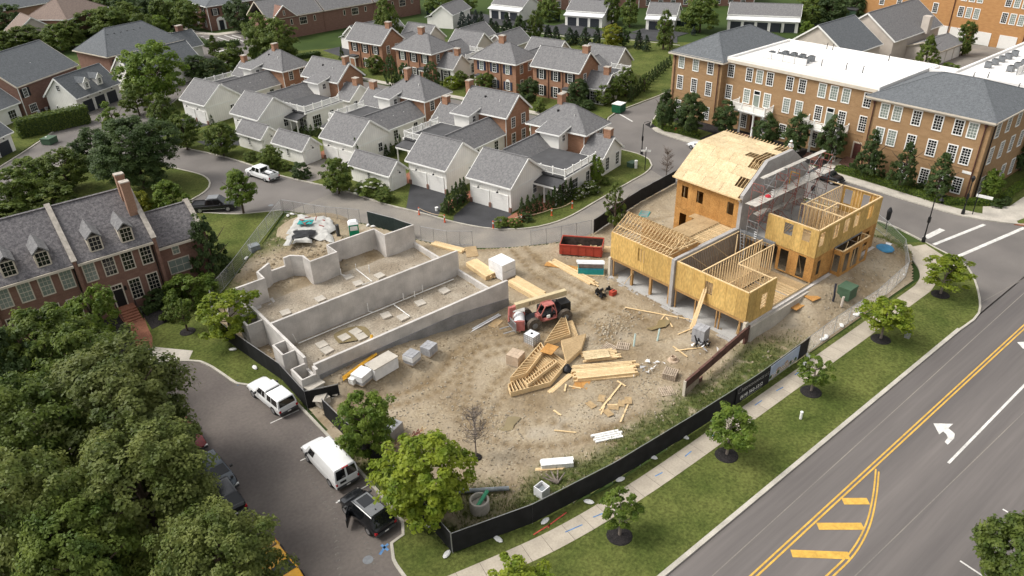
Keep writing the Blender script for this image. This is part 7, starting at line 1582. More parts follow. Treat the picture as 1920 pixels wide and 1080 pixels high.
x, y, z = on_site(1262, 676); o = thing('manhole_stub', 'tan clay manhole neck standing in a hollow', 'pipe', (x, y, z)); MB().lathe([(.55, 0), (.5, .1), (.3, .15), (.28, .45), (.2, .46), (.2, .1)], 12).build('neck', 'tan_block', o)
for (px_, py_, tx, ty, lab) in ((1188, 650, .5, .3, 'pale plastic pipe standing in the mud beside the pallets'), (1232, 640, .5, .2, 'short pale plastic pipe leaning at the puddle edge')):
 x, y, z = on_site(px_, py_); q = MB().tube([(0, 0, -.2), (tx, ty, 1.1)], .09, 8).build('standpipe', mat('pale_green_pvc', (.42, .52, .48), .5)); tag(q, lab, 'pipe', (x, y, z))
# rusty form wall along the ramp
x0_, y0_ = 42.7, 30.3; o = thing('form_wall', 'rusty steel and board retaining form standing beside the long grass', 'wall', (x0_, y0_, 0), math.atan2(1.3, 10.8))
for k in range(5): MB().box(2.2*k+.01, 2.2*k+2.18, -.06, .06, .75+.02*k, 1.5+.05*k).build('steel_panel', 'steel_rust', o); MB().box(2.2*k, 2.2*k+2.19, -.10, .10, 1.5+.05*k, 1.6+.05*k).build('cap_plank', 'steel_rust', o)
MB().box(0, 2.3, -.05, .05, -.2, .74).build('board_panel', 'board_old', o); MB().box(-.1, 0, -.12, .12, -.2, 1.62).build('end_post', 'trim_stone', o); MB().box(2.31, 2.9, -.05, .05, -.1, .5).build('board_panel', 'steel_rust', o); MB().box(10.2, 11.0, -.1, .1, -.2, 1.6).build('steel_panel', 'steel_rust', o)
# corner by the fence: concrete ring, pipes, crate, logs, trestles
x, y, z = on_site(902, 962); o = thing('concrete_ring', 'pale precast concrete manhole ring with a green pipe across it', 'manhole ring', (21.7, 31.6, site_z(21.7, 31.6))); b = MB(); b.lathe([(.72, 0), (.72, .95), (.68, 1.0), (.58, 1.0), (.58, .1)], 20); b.build('ring', 'concrete', o, smooth=True); MB().box(-.42, .42, -.42, .42, .3, .62).build('brightening_fill', 'concrete', o); MB().tube([(-.5, -.25, .6), (.85, .1, 1.2)], .14, 10).build('green_pipe', 'green_pipe', o, smooth=True)  # pale block added high inside the ring to brighten its interior
o = thing('culvert_pipe', 'long grey plastic pipe lying in the weeds behind the concrete ring', 'pipe', (22.6, 33.0, site_z(22.6, 33)+.2), R(-37)); MB().tube([(-2.1, 0, 0), (2.3, 0, .05)], .17, 10).build('pipe', 'pipe_grey', o, smooth=True)
x, y, z = on_site(1020, 934); o = thing('white_crate', 'open white box standing in the weeds just inside the fence', 'box', (x+.1, y+.35, z), R(5)); b = MB(); b.box(-.42, .42, -.42, -.36, 0, .85); b.box(-.42, .42, .36, .42, 0, .85); b.box(-.42, -.36, -.359, .359, 0, .85); b.box(.36, .42, -.359, .359, 0, .85); b.box(-.359, .359, -.359, .359, 0, .3); b.build('box_wall', 'wrap', o); MB().box(-.2, .25, -.2, .2, .31, .6).build('grey_block', 'pipe_grey', o)
x, y, z = on_site(1045, 908); o = thing('cut_branches', 'bleached cut branches lying in the weeds near the white box', 'branches', (x, y, z));
for k in range(5): a_ = .3+.5*k; MB().tube([(0, 0, .1), (1.1*math.cos(a_), 1.1*math.sin(a_), .25+.08*k)], [.09, .05], 6).build('branch', 'bark_grey', o)
x, y, z = on_site(768, 832); o = thing('trestle_heap', 'heap of faded red trestles and scaffold feet by the fence trees', 'trestles', (x, y, z));
for k in range(7):
 b = MB(); xx = -1.2+.4*k; b.bar((xx, -.4, .0), (xx+.2, .1, .9), .06); b.bar((xx, .5, 0), (xx+.2, .1, .9), .06); b.bar((xx-.1, .1, .45), (xx+.6, .2, .5), .05); b.build('trestle', 'rust_pink' if k % 3 else 'lumber', o)
x, y, z = on_site(735, 815); o = thing('scrap_bin', 'pale grey bin of scrap between the two fence trees', 'bin', (x, y, z), R(20)); MB().box(-.8, .8, -.6, .6, 0, 1.0).build('bin_body', 'galv', o); b = MB()
for k in range(8): p_ = Vector((rnd.uniform(-.6, .6), rnd.uniform(-.4, .4), 1.0)); b.bar(p_, p_+Vector((rnd.uniform(-.3, .3), rnd.uniform(-.3, .3), .3)), .08)
b.build('scrap', 'wrap', o)
# precast pieces at the foundation corner
o = thing('precast_pieces', 'tumbled grey precast window wells at the fence corner of the foundation', 'concrete pieces', (18.9, 50.0, .3), R(8))
MB().box(-.9, .5, .3, 1.5, -.2, 1.5).build('piece', 'concrete', o); MB().box(-1.0, .6, .2, 1.6, 1.5, 1.62).build('lid', 'concrete', o); b = MB(); b.box(-.8, .2, -.9, .1, .1, .9); b.box(.4, 1.6, -.8, .2, 0, .5); b.build('piece', 'concrete', o); b = MB(); b.bar((-1, -.8, .95), (.3, .1, 1.1), .9, .08); b.bar((.5, -.7, .7), (1.9, .3, .6), .9, .08); b.build('slab', 'concrete', o)
# portable toilet, tarp pile, dark pipe
x, y = 36.6, 76.0; o = thing('portable_toilet', 'green portable toilet with white roof and white vent panels', 'portable toilet', (x, y, site_z(x, y)), R(-24)); MB().box(-.58, .58, -.58, .58, 0, 1.95).build('cabin', 'green_plastic', o); b = MB(); b.v += [(-.63, -.63, 1.95), (.63, -.63, 1.95), (.63, .63, 1.95), (-.63, .63, 1.95), (-.4, -.4, 2.25), (.4, -.4, 2.25), (.4, .4, 2.25), (-.4, .4, 2.25)]; b.f += [(0, 3, 2, 1), (4, 5, 6, 7), (0, 1, 5, 4), (1, 2, 6, 5), (2, 3, 7, 6), (3, 0, 4, 7)]; b.build('roof', 'wrap', o); MB().box(-.45, .45, -.61, -.581, 1.2, 1.75).build('vent_panel', 'wrap', o); MB().box(-.61, -.581, -.45, .45, 1.2, 1.75).build('vent_panel', 'wrap', o); MB().box(-.66, .66, -.66, .66, -.08, .0).build('skid', 'plastic_grey', o)
q = MB().tube([(0, 0, 0), (0, 0, 1.5)], .22, 10).build('upright_pipe', 'plastic_grey'); tag(q, 'dark grey upright pipe left of the portable toilet', 'pipe', (35.1, 77.3, site_z(35.1, 77.3)))
o = thing('tarp_pile', 'dirt mound covered with white tarpaulin around a square black sheeted hollow', 'tarpaulin', (*ground(585, 425, .5), 0))
px0 = o.location.copy()
def tp(px_, py_, z): x, y = ground(px_, py_, z); return (x-px0.x, y-px0.y, z)
def blanket(name, corners, z, mt, n=14, amp=.22):
 C4 = [Vector((*ground(*c, z), 0)) for c in corners]; b = MB()
 for i in range(n+1):
  for j in range(n+1):
   u, v_ = i/n, j/n; p_ = (C4[0]*(1-u)+C4[1]*u)*(1-v_)+(C4[3]*(1-u)+C4[2]*u)*v_
   e_ = 1+.0*u; nn = mnoise.noise((p_.x*.9, p_.y*.9, 3)); edge_ = min(u, v_, 1-u, 1-v_)
   wob = Vector((mnoise.noise((p_.x*.8, p_.y*.8, 8)), mnoise.noise((p_.x*.8, p_.y*.8, 5)), 0))*.8*(1-edge_*2)
   b.v.append((p_.x+wob.x-px0.x, p_.y+wob.y-px0.y, z+amp*nn+.12*mnoise.noise((p_.x*3, p_.y*3, 3))-(.25 if edge_ < .02 else 0)))
 for i in range(n):
  for j in range(n): q = i*(n+1)+j; b.f.append((q, q+n+1, q+n+2, q+1))
 return b.build(name, mt, o, smooth=True)
mb = MB(); mb.lathe([(5.0, -.2), (4.2, .3), (2.6, .55), (0.1, .6)], 24, (.3, .3, 0)); blanket('white_sheet', [(540, 432), (625, 452), (625, 405), (555, 402)], 1.0, 'tarp', 18, .35); blanket('black_sheet', [(541, 448), (583, 447), (589, 428), (549, 430)], 1.42, 'tarp_black', 8, .05)
blanket('white_sheet_fold', [(532, 455), (542, 455), (556, 428), (546, 426)], 1.45, 'tarp', 8, .1); blanket('white_sheet_fold', [(546, 453), (584, 451), (588, 446), (550, 447)], 1.45, 'tarp', 8, .1)
mb.build('mound', 'dirt', o, smooth=True); MB().box(-.9, .9, -.6, .6, 0, .08).build('blue_crate', 'teal', o, tp(573, 417, 1.35), R(-40)); b = MB()
for k in range(9): p_ = Vector(tp(600+rnd.uniform(-40, 14), 415+rnd.uniform(-8, 8), 1.4)); b.bar(p_, p_+Vector((rnd.uniform(-1, 1), rnd.uniform(-1, 1), .1)), .1)
b.build('timber_scrap', 'rust_pink', o)
# ------------------------------------------------------------------ STREET FURNITURE
def lamp(label, px_, py_, top_y, arm=1.0, az=0., lantern_=False):
 x, y = ground(px_, py_, .12); h = height_at(x, y, .1, top_y); o = thing('street_lamp', label, 'street lamp', (x, y, .1), R(az), 'black street lamps')
 MB().lathe([(.22, 0), (.2, .5), (.1, .7), (.075, 1.2), (.06, h*.98)], 8).build('pole', 'black', o, smooth=True)
 if lantern_: MB().lathe([(.1, h-.2), (.22, h+.15), (.25, h+.35), (.05, h+.6)], 8).build('lantern', 'black', o)
 else:
  MB().tube([(0, 0, h*.97), (.15, 0, h+.2), (arm*.6, 0, h+.32), (arm, 0, h+.05), (arm, 0, h-.25)], .035, 6).build('arm', 'black', o); MB().lathe([(.04, h-.2), (.1, h-.28), (.28, h-.55), (.24, h-.62)], 10, (arm, 0, 0)).build('lamp_shade', 'black', o)
 MB().box(-.12, .12, -.12, .12, h*.45, h*.45+.7).build('banner_box', 'black', o); return o
lamp('black hooked street lamp at the crosswalk corner, tallest in front', 1731, 453, 372, 1.3, -10); lamp('black hooked street lamp at the curved lawn corner by the corner house', 1203, 289, 232, 1.2, -38); lamp('black lamp post with lantern head at the tan building corner', 1805, 401, 338, lantern_=True);
x, y = ground(1823, 402, .1); h = height_at(x, y, .1, 362); o = thing('street_sign', 'black street sign post with long white name plate by the tan building corner', 'street sign', (x, y, .1)); MB().tube([(0, 0, 0), (0, 0, h)], .06, 6).build('pole', 'black', o); MB().box(-.05, .05, -1.6, .2, h-.5, h-.15).build('name_plate', 'trim', o, (0, 0, 0), R(10))
x, y = ground(1209, 319, .1); h = height_at(x, y, .1, 280); o = thing('street_sign', 'black street sign post with small white plates on the curved lawn corner', 'street sign', (x, y, .1)); MB().tube([(0, 0, 0), (0, 0, h)], .07, 6).build('pole', 'black', o); MB().box(-.7, .7, -.03, .03, h-.35, h-.1).build('name_plate', 'trim', o, (0, 0, 0), R(-50)); MB().box(-.03, .03, -.6, .6, h-.12, h+.1).build('name_plate', 'trim', o, (0, 0, .02), R(-50))
for (px_, py_, ty, lab) in ((1660, 430, 389, 'black shrouded signal post at the house corner by the crosswalk'), (1522, 367, 347, 'black shrouded post beyond the scaffold by the kerb')):
 x, y = ground(px_, py_, .1); h = height_at(x, y, .1, ty); o = thing('shrouded_post', lab, 'post', (x, y, .1)); MB().tube([(0, 0, 0), (0, 0, h*.45)], .06, 6).build('post', 'black', o); MB().lathe([(.06, h*.4), (.25, h*.5), (.3, h*.85), (.1, h)], 8).build('hood', 'tarp_black', o)
for (px_, py_, lab) in ((1267, 249, 'red fire hydrant on the lawn before the tan building'), (1301, 238, 'small red hydrant deeper in the tan building lawn')) [:1]:
 x, y = ground(px_, py_, .1); o = thing('fire_hydrant', lab, 'hydrant', (x, y, .1)); MB().lathe([(.2, 0), (.2, .06), (.13, .1), (.13, .6), (.2, .62), (.18, .75), (.05, .9)], 10).build('barrel', 'red', o); b = MB(); b.tube([(-.25, 0, .5), (.25, 0, .5)], .08, 8); b.build('nozzle', 'red', o)
def util_box(name, label, px_, py_, sx, sy, h, mt, rz=0, site=False):
 x, y, z = on_site(px_, py_) if site else (*ground(px_, py_, .1), .1); o = thing(name, label, 'utility box', (x, y, z), R(rz)); MB().box(-sx/2, sx/2, -sy/2, sy/2, 0, h*.86).build('cabinet', mt, o); MB().box(-sx/2-.04, sx/2+.04, -sy/2-.04, sy/2+.04, h*.86, h).build('lid', mt, o); return o
o = util_box('transformer_box', 'dull green electrical transformer box on the dirt behind the chain link fence', 1586, 556, 1.5, 1.3, 1.3, 'green_box', 0, True);
x, y, z = on_site(1577, 575); q = MB().tube([(0, 0, 0), (.1, 0, 1.1)], .13, 8).build('vent_stub', 'cream'); tag(q, 'cream pipe stub standing before the green transformer box', 'pipe', (x, y, z))
x, y, z = on_site(1563, 566); q = MB().tube([(0, .1, 0), (.12, .1, .6), (.05, .15, 1.2), (.3, .3, 1.9)], .11, 6).build('black_drain_hose', 'cloth_dark'); tag(q, 'dark drain hose hanging from the bay foundation left of the green box', 'hose', (x, y, z))
util_box('utility_pedestal', 'grey green utility pedestal under the tree by the sidewalk', 1701, 632, .55, .45, .95, 'galv', 10); util_box('utility_box', 'grey utility box on the front lawn by the fence', 478, 470, 1.1, 1.0, .8, 'pipe_grey'); util_box('utility_box', 'green utility box with pale lid on the far left lawn', 94, 268, 1.9, 1.7, 1.0, 'green_box', 40); util_box('utility_box', 'green utility box on the curved lawn corner', 1185, 312, 1.2, 1.0, .7, 'green_box')
def marker(label, px_, py_, h=.75, r_=.11, mt='trim'):
 x, y = ground(px_, py_, .1); q = MB().lathe([(r_, 0), (r_, h*.8), (r_*1.15, h*.82), (r_*1.15, h*.97), (r_*.5, h)], 10).build('marker_post', mt); tag(q, label, 'marker post', (x, y, .1))
marker('white plastic utility marker on the grass verge', 1501, 785); marker('white marker post beside the hydrangea bush', 654, 356, 1.1, .17); marker('white marker post on the curved lawn corner', 1192, 315, 1.2, .22); marker('white marker post in the shrubs by the far left bend', 347, 267, .9, .18); marker('white post on the lawn by the far left utility box', 90, 268, 1.1, .14); marker('small white bollard light by the pale driveway', 560, 330, .5, .2); marker('small white bollard light by the black driveway edge', 819, 395, .5, .2)
o = thing('dumpster', 'tall green dumpster with pale lid on the upper side street', 'dumpster', (*ground(1160, 210, .1), .1), R(13)); MB().box(-.9, 1.0, -.8, .9, .1, 1.5).build('shell', mat('dumpster_green', (.01, .09, .04), .6), o); MB().box(-.95, 1.05, -.85, .95, 1.5, 1.58).build('lid', 'membrane', o)
for (p0, p1, n, lab) in (((786, 402), (834, 416), 2, 'orange and white barrier posts with a drooping tape beside the black driveways'), ((925, 428), (1073, 390), 4, 'line of orange barrier posts with tape along the hedge of the corner house')):
 a_, c_ = ground(*p0, .1), ground(*p1, .1); o = thing('tape_barrier', lab, 'barrier', (*a_, .1)); d_ = Vector((c_[0]-a_[0], c_[1]-a_[1], 0)); pts = [d_*(k/(n-1)) for k in range(n)]
 if n == 4: pts[1] += Vector((0, -.2, 0)); pts[2] += Vector((.3, -.6, 0))
 for q in pts: pz = MB().lathe([(.16, 0), (.12, .05), (.085, .15), (.08, 1.0)], 8).build('post', 'orange', o, tuple(q)); MB().lathe([(.09, .62), (.09, .85)], 8).build('white_band', 'trim', pz)
 for q0, q1 in zip(pts[:-1], pts[1:]):
  m_ = (q0+q1)/2; MB().tube([q0+Vector((0, 0, .9)), q0.lerp(q1, .25)+Vector((0, 0, .72)), m_+Vector((0, 0, .66)), q0.lerp(q1, .75)+Vector((0, 0, .72)), q1+Vector((0, 0, .9))], .035, 5).build('tape', mat('barrier_tape', (.55, .42, .28), .7) if 'barrier_tape' not in bpy.data.materials else bpy.data.materials['barrier_tape'], o)
bin0 = None
for k, (px_, py_, lab) in enumerate(((856, 385, 'black wheelie bin nearest the black driveway, beside the cypress hedge'), (862, 380, 'black wheelie bin in the middle of the three by the cypress hedge'), (870, 377, 'black wheelie bin closest to the garage'), (655, 317, 'black wheelie bin behind the street tree at the middle shed'))):
 x, y = ground(px_, py_, .1)
 if bin0 is None:
  bin0 = thing('wheelie_bin', lab, 'bin', (x, y, .1), R(13), 'wheelie bins'); MB().box(-.33, .33, -.3, .3, .1, 1.0).build('bin_body', 'black', bin0); MB().box(-.36, .36, -.34, .34, 1.0, 1.08).build('lid', 'plastic_grey', bin0); MB().tube([(-.3, .28, .12), (.3, .28, .12)], .12, 8).build('wheel', 'rubber', bin0)
 else: again(bin0, (x, y, .1), R(13+4*k), lab)
o = thing('patio_set', 'patio chairs and covered grill on the terrace of the far left brick house', 'patio furniture', (*ground(72, 212, .1), .1), R(38))
for k in range(4): b = MB(); b.box(-.3+1.0*k, .3+1.0*k, -.3, .3, .4, .5); b.box(-.3+1.0*k, .3+1.0*k, .25, .32, .5, 1.1); b.box(-.25+1.0*k, .25+1*k, -.25, .25, 0, .39); b.build('chair', 'plastic_grey' if k % 2 else 'wrap', o)
MB().lathe([(.5, 0), (.8, .3), (.3, 1.3), (.05, 1.5)], 8, (4.5, -.5, 0)).build('grill_cover', 'pipe_grey', o)
o = thing('paddling_pool', 'blue round pool on the terrace behind the tall hedge', 'pool', (*ground(81, 228, .15), .12)); MB().lathe([(1.2, 0), (1.2, .35), (1.1, .36), (1.1, .2)], 16).build('pool_wall', 'blue', o); MB().lathe([(1.09, .2), (1.0, .28)], 16).build('pool_water', mat('pool_water', (.20, .42, .62), .1), o)
# ------------------------------------------------------------------ a roofer behind the block end wall
def person(label, loc, rz, shirt, trousers, hat):
 o = thing('person', label, 'person', loc, rz)
 vs_ = [(0, 0, .95, .15), (0, 0, 1.15, .14), (0, 0, 1.38, .17), (.03, 0, 1.52, .065), (.05, 0, 1.66, .10), (.06, 0, 1.76, .085),
   (0, .10, .88, .10), (.05, .12, .48, .075), (.0, .13, .08, .055), (.14, .13, .04, .05), (0, -.10, .88, .10), (.10, -.12, .48, .075), (-.05, -.13, .08, .055), (.10, -.13, .04, .05),
   (0, .2, 1.40, .075), (.08, .28, 1.14, .055), (.26, .2, .98, .04), (.33, .17, .95, .035), (0, -.2, 1.40, .075), (.10, -.28, 1.14, .055), (.30, -.16, 1.02, .04), (.37, -.13, 1.0, .035)]
 ed = [(0, 1), (1, 2), (2, 3), (3, 4), (4, 5), (0, 6), (6, 7), (7, 8), (8, 9), (0, 10), (10, 11), (11, 12), (12, 13), (2, 14), (14, 15), (15, 16), (16, 17), (2, 18), (18, 19), (19, 20), (20, 21)]
 me = bpy.data.meshes.new('body'); me.from_pydata([v_[:3] for v_ in vs_], ed, []); q = bpy.data.objects.new('body', me); COL.objects.link(q)
 q.modifiers.new('skin', 'SKIN'); sub = q.modifiers.new('sub', 'SUBSURF'); sub.levels = 1; sub.render_levels = 1
 sv = me.skin_vertices[0].data
 for i, v_ in enumerate(vs_): sv[i].radius = (v_[3], v_[3])
 sv[0].use_root = True
 dg = bpy.context.evaluated_depsgraph_get(); me2 = bpy.data.meshes.new_from_object(q.evaluated_get(dg)); bpy.data.objects.remove(q)
 for n_ in (shirt, trousers, 'skin'): me2.materials.append(M[n_])
 for p_ in me2.polygons:
  z = p_.center.z; y_ = abs(p_.center.y); p_.material_index = 2 if z > 1.5 or (p_.center.x > .16 and z > .8 and y_ > .1) else (1 if z < 1.0 and not (y_ > .19 and p_.center.x > .03) else 0); p_.use_smooth = True
 body = place('body', me2, o)
 MB().lathe([(.14, 1.72), (.125, 1.80), (.09, 1.86), (.02, 1.88)], 10, (.055, 0, 0)).build('hard_hat', hat, body, smooth=True); MB().lathe([(.18, 1.715), (.15, 1.73)], 10, (.075, 0, 0)).build('hat_brim', hat, body)
person('roofer in a light shirt and white hard hat standing on the far roof slope', (72.7, 41.4, 10.75), R(200), 'cloth_light', 'cloth_dark', 'trim')
q = MB().lathe([(.34, 0), (.30, .12), (.16, .22), (.03, .25)], 7).build('red_cloth', 'cloth_red'); tag(q, 'bright red cloth bundle on the middle scaffold plank', 'cloth', (65.3, 38.75, 9.01))
o = thing('tarp_bundle', 'blue tarpaulin bundle on the dirt inside the corner fence', 'tarpaulin', on_site(1659, 466), R(15)); b = MB(); b.lathe([(1.0, 0), (.9, .15), (.5, .28), (.05, .3)], 9); b.build('blue_sheet', 'blue', o, smooth=True); MB().box(.7, 1.4, -.4, .2, 0, .12).build('white_sheet', 'wrap', o)
o = thing('window_unit', 'teal framed window unit lying flat on the dirt behind the trusses', 'window', on_site(1208, 402), R(30)); MB().box(-.9, .9, -.6, .6, 0, .08).build('frame', 'teal', o); MB().box(-.8, -.05, -.5, .5, .08, .09).build('pane', 'blind', o); MB().box(.05, .8, -.5, .5, .08, .09).build('pane', 'blind', o)
# ------------------------------------------------------------------ TREES AND SHRUBS
def leaf_mesh(name, centers, normals, sizes, mt, rng, aspect=.62):
 """a folded four sided leaf (two triangles) at each centre"""
 n = len(centers); nrm = normals/np.linalg.norm(normals, axis=1, keepdims=True)
 rv = rng.normal(size=(n, 3)); a = np.cross(nrm, rv); a /= np.linalg.norm(a, axis=1, keepdims=True)+1e-9; b = np.cross(nrm, a)
 s = sizes[:, None]
 v = np.empty((n, 4, 3)); v[:, 0] = centers-a*s; v[:, 1] = centers-b*s*aspect+nrm*s*.12; v[:, 2] = centers+a*s; v[:, 3] = centers+b*s*aspect+nrm*s*.12
 me = bpy.data.meshes.new(name); me.vertices.add(n*4); me.vertices.foreach_set('co', v.reshape(-1).astype(np.float32))
 idx = np.arange(n)*4; tri = np.stack([idx, idx+1, idx+2, idx, idx+2, idx+3], 1).reshape(-1)
 me.loops.add(n*6); me.loops.foreach_set('vertex_index', tri.astype(np.int32)); me.polygons.add(n*2)
 me.polygons.foreach_set('loop_start', (np.arange(n*2)*3).astype(np.int32)); me.polygons.foreach_set('loop_total', np.full(n*2, 3, np.int32))
 me.materials.append(M[mt]); me.update(calc_edges=True); return me
def crown(name, mt, seed, shape='round', clumps=60, leaves=60, lsize=.055, crad=.26, fill=.25, openness=0.):
 """unit crown: base at z=0, top at z=1, radius about .5 ; leaf clumps spread through its volume"""
 rng = np.random.default_rng(seed); C = []; Nn = []
 def rad(z):
  if shape == 'round': return .5*np.sqrt(np.clip(1-((z-.48)/.52)**2, 0, 1))**.85
  if shape == 'broad': return .5*np.clip(1-((z-.40)/.60)**2, 0, 1)**.55
  if shape == 'oval': return .5*np.clip(1-((z-.42)/.58)**2, 0, 1)**.75*(.85)
  if shape == 'pyramid': return .5*np.clip(1-z, 0, 1)**.8*np.clip(z/.12, 0, 1)**.5+.03
  if shape == 'cone': return .5*np.clip(1-z, 0, 1)**.95*np.clip(z/.06, .4, 1)+.01
  if shape == 'column': return .5*np.clip(1-z**2.4, 0, 1)**.8*np.clip(z/.08, .55, 1)+.01
  if shape == 'egg': return .5*np.clip(1-((z-.35)/.65)**2, 0, 1)**.6
  if shape == 'vase': return .5*np.clip(.25+z*1.1, 0, 1)*np.clip(1-((z-.55)/.46)**4, 0, 1)**.5
 lob = rng.normal(size=(6, 3)); ph = rng.uniform(0, 6.28, 6)
 k = 0
 while k < clumps:
  z = rng.uniform(.02, .98); a_ = rng.uniform(0, 6.283); R_ = rad(z)
  wob = 1+.16*math.sin(2*a_+ph[0]+3*z)+.12*math.sin(3*a_+ph[1]-4*z)+.10*math.sin(5*a_+ph[2]+7*z)
  if rng.uniform() > .25+1.5*R_: continue
  rr = R_*wob*math.sqrt(rng.uniform(fill, 1.0)); c = np.array([rr*math.cos(a_), rr*math.sin(a_), z])
  if rng.uniform() < openness and z > .2: continue
  cr = crad*rng.uniform(.55, 1.15)*.5; m_ = int(leaves*rng.uniform(.7, 1.3))
  d = rng.normal(size=(m_, 3)); d /= np.linalg.norm(d, axis=1, keepdims=True); low = d[:, 2] < -.25; d[low, 2] *= -.6
  out = c-np.array([0, 0, .35]); out = out/(np.linalg.norm(out)+1e-6)
  p_ = c+d*(cr*rng.uniform(.55, 1.05, size=(m_, 1)))*np.array([1, 1, .95])
  C.append(p_); Nn.append(d*.6+out*.4+np.array([0, 0, .38])+rng.normal(size=(m_, 3))*.38); k += 1
 C = np.concatenate(C); Nn = np.concatenate(Nn)
 return leaf_mesh(name, C, Nn, lsize*rng.uniform(.6, 1.25, len(C)), mt, rng)
CROWNS = {}
def getcrown(kind, var):
 key = (kind, var)
 if key not in CROWNS:
  spec = {'big': ('round', 430, 105, .0145, .165, .12), 'round': ('round', 170, 80, .026, .20, .15), 'oval': ('oval', 120, 85, .028, .22, .25), 'young': ('round', 64, 70, .036, .25, .2),
    'airy': ('oval', 60, 55, .034, .19, .2), 'pyramid': ('pyramid', 150, 60, .026, .16, .3), 'cone': ('cone', 110, 45, .032, .14, .55), 'column': ('column', 110, 45, .034, .14, .6), 'egg': ('egg', 130, 60, .030, .17, .7), 'shrub': ('egg', 70, 75, .042, .25, .4), 'vase': ('vase', 60, 60, .046, .24, .3)}[kind]
  mt = var[0]; CROWNS[key] = crown('crown', mt, hash_(kind, var), spec[0], spec[1], spec[2], spec[3], spec[4], spec[5])
 return CROWNS[key]
def hash_(k, v): return sum(ord(c)*(i+7) for i, c in enumerate(k+v[0]+str(v[1]))) % 10007
TRUNKS = {}
def trunk_mesh(kind):
 if kind not in TRUNKS:
  b = MB(); r_ = random.Random(len(TRUNKS)+5)
  b.tube([(0, 0, -.03), (.004, .003, .2), (-.004, .006, .45), (.006, 0, .75)], [.030, .024, .018, .008], 8)
  for k in range(7):
   a_ = k*2.4+r_.uniform(-.4, .4); z = .30+.055*k; l_ = r_.uniform(.2, .34); b.tube([(0, 0, z), (l_*.5*math.cos(a_), l_*.5*math.sin(a_), z+.10), (l_*math.cos(a_), l_*math.sin(a_), z+.26)], [.012, .008, .003], 5)
  TRUNKS[kind] = b.mesh('trunk', kind, True)
 return TRUNKS[kind]
MULCH = MB().lathe([(.86, 0), (.8, .06), (.3, .12), (.05, .13)], 16).mesh('mulch_ring', 'mulch', True)
def tree(name, label, x, y, H, Rw, kind, leaf, z=.1, clear=.22, var=0, bark='bark', cat='tree', group=None, mulch=0):
 """H total height, Rw crown radius, clear = part of the height below the crown"""
 o = thing(name, label, cat, (x, y, z), rnd.uniform(0, 6.28), group)
 c = place('crown', getcrown(kind, (leaf, var)), o, (0, 0, H*clear)); c.scale = (Rw*2, Rw*2, H*(1-clear))
 if kind not in ('shrub', 'cone', 'column', 'egg'):
  t = place('trunk', trunk_mesh(bark), o); t.scale = (H, H, H*.98)
 elif kind != 'shrub' or True:
  t = place('trunk', trunk_mesh(bark), o); t.scale = (H*.6, H*.6, H*.7)
 if mulch: m_ = place('mulch_ring', MULCH, o, (0, 0, .005)); m_.scale = (mulch, mulch, 1)
 return o
def T_base(name, label, bx, by, ty, rpx, kind, leaf, **kw):
 """base and top seen in the photograph"""
 z = kw.pop('z', .1); x, y = ground(bx, by, z); H = max(1.0, height_at(x, y, z, ty)); _, _, d = project(x, y, z+H*.6)
 return tree(name, label, x, y, H, rpx*d/FPX, kind, leaf, z=z, **kw)
def T_crown(name, label, cx, cy, rpx, H, kind, leaf, zc=.62, **kw):
 x, y = ground(cx, cy, H*zc); _, _, d = project(x, y, H*zc)
 return tree(name, label, x, y, H, rpx*d/FPX, kind, leaf, **kw)
# sidewalk street trees
GS = 'young trees along the sidewalk verge'
for X, H, rr, leaf, kind, var, lab in ((18.7, 4.1, 1.7, 'leaf_bright', 'young', 1, 'bright yellow green street tree cut by the bottom edge of the picture'), (27.5, 4.2, 1.55, 'leaf_fresh', 'airy', 2, 'street tree with wide dark mulch disc nearest the fence corner'), (39.4, 4.4, 1.75, 'leaf_fresh', 'young', 3, 'dense street tree whose crown overlaps the black fence beside the sidewalk'), (51.1, 3.7, 1.5, 'leaf_fresh', 'airy', 4, 'sparse street tree below the picture banner'), (62.9, 4.3, 2.15, 'leaf_bright', 'young', 5, 'bright street tree beside the grey green utility pedestal'), (75.0, 4.2, 2.2, 'leaf_bright', 'young', 6, 'bright street tree at the rounded street corner, last in its row')):
 tree('street_tree', lab, X, 23.45, H, rr, kind, leaf, var=var, clear=.30, bark='bark_grey', group=GS, mulch=1.05)
T_base('street_tree', 'large bright yellow green tree inside the fence at the parking street corner', 806, 972, 834, 84, 'round', 'leaf_bright', var=2, clear=.18, group='trees on the parking kerb')
T_base('street_tree', 'fresh green tree inside the fence beside the white van', 695, 862, 746, 54, 'round', 'leaf_fresh', var=3, clear=.18, group='trees on the parking kerb')
T_base('street_tree', 'yellow green tree at the left end of the foundation over the black fence', 437, 640, 556, 50, 'young', 'leaf_bright', var=7, clear=.22)
T_base('street_tree', 'green tree at the bottom right corner by the parking lines', 1885, 1105, 985, 76, 'round', 'leaf_mid', var=8, clear=.15)
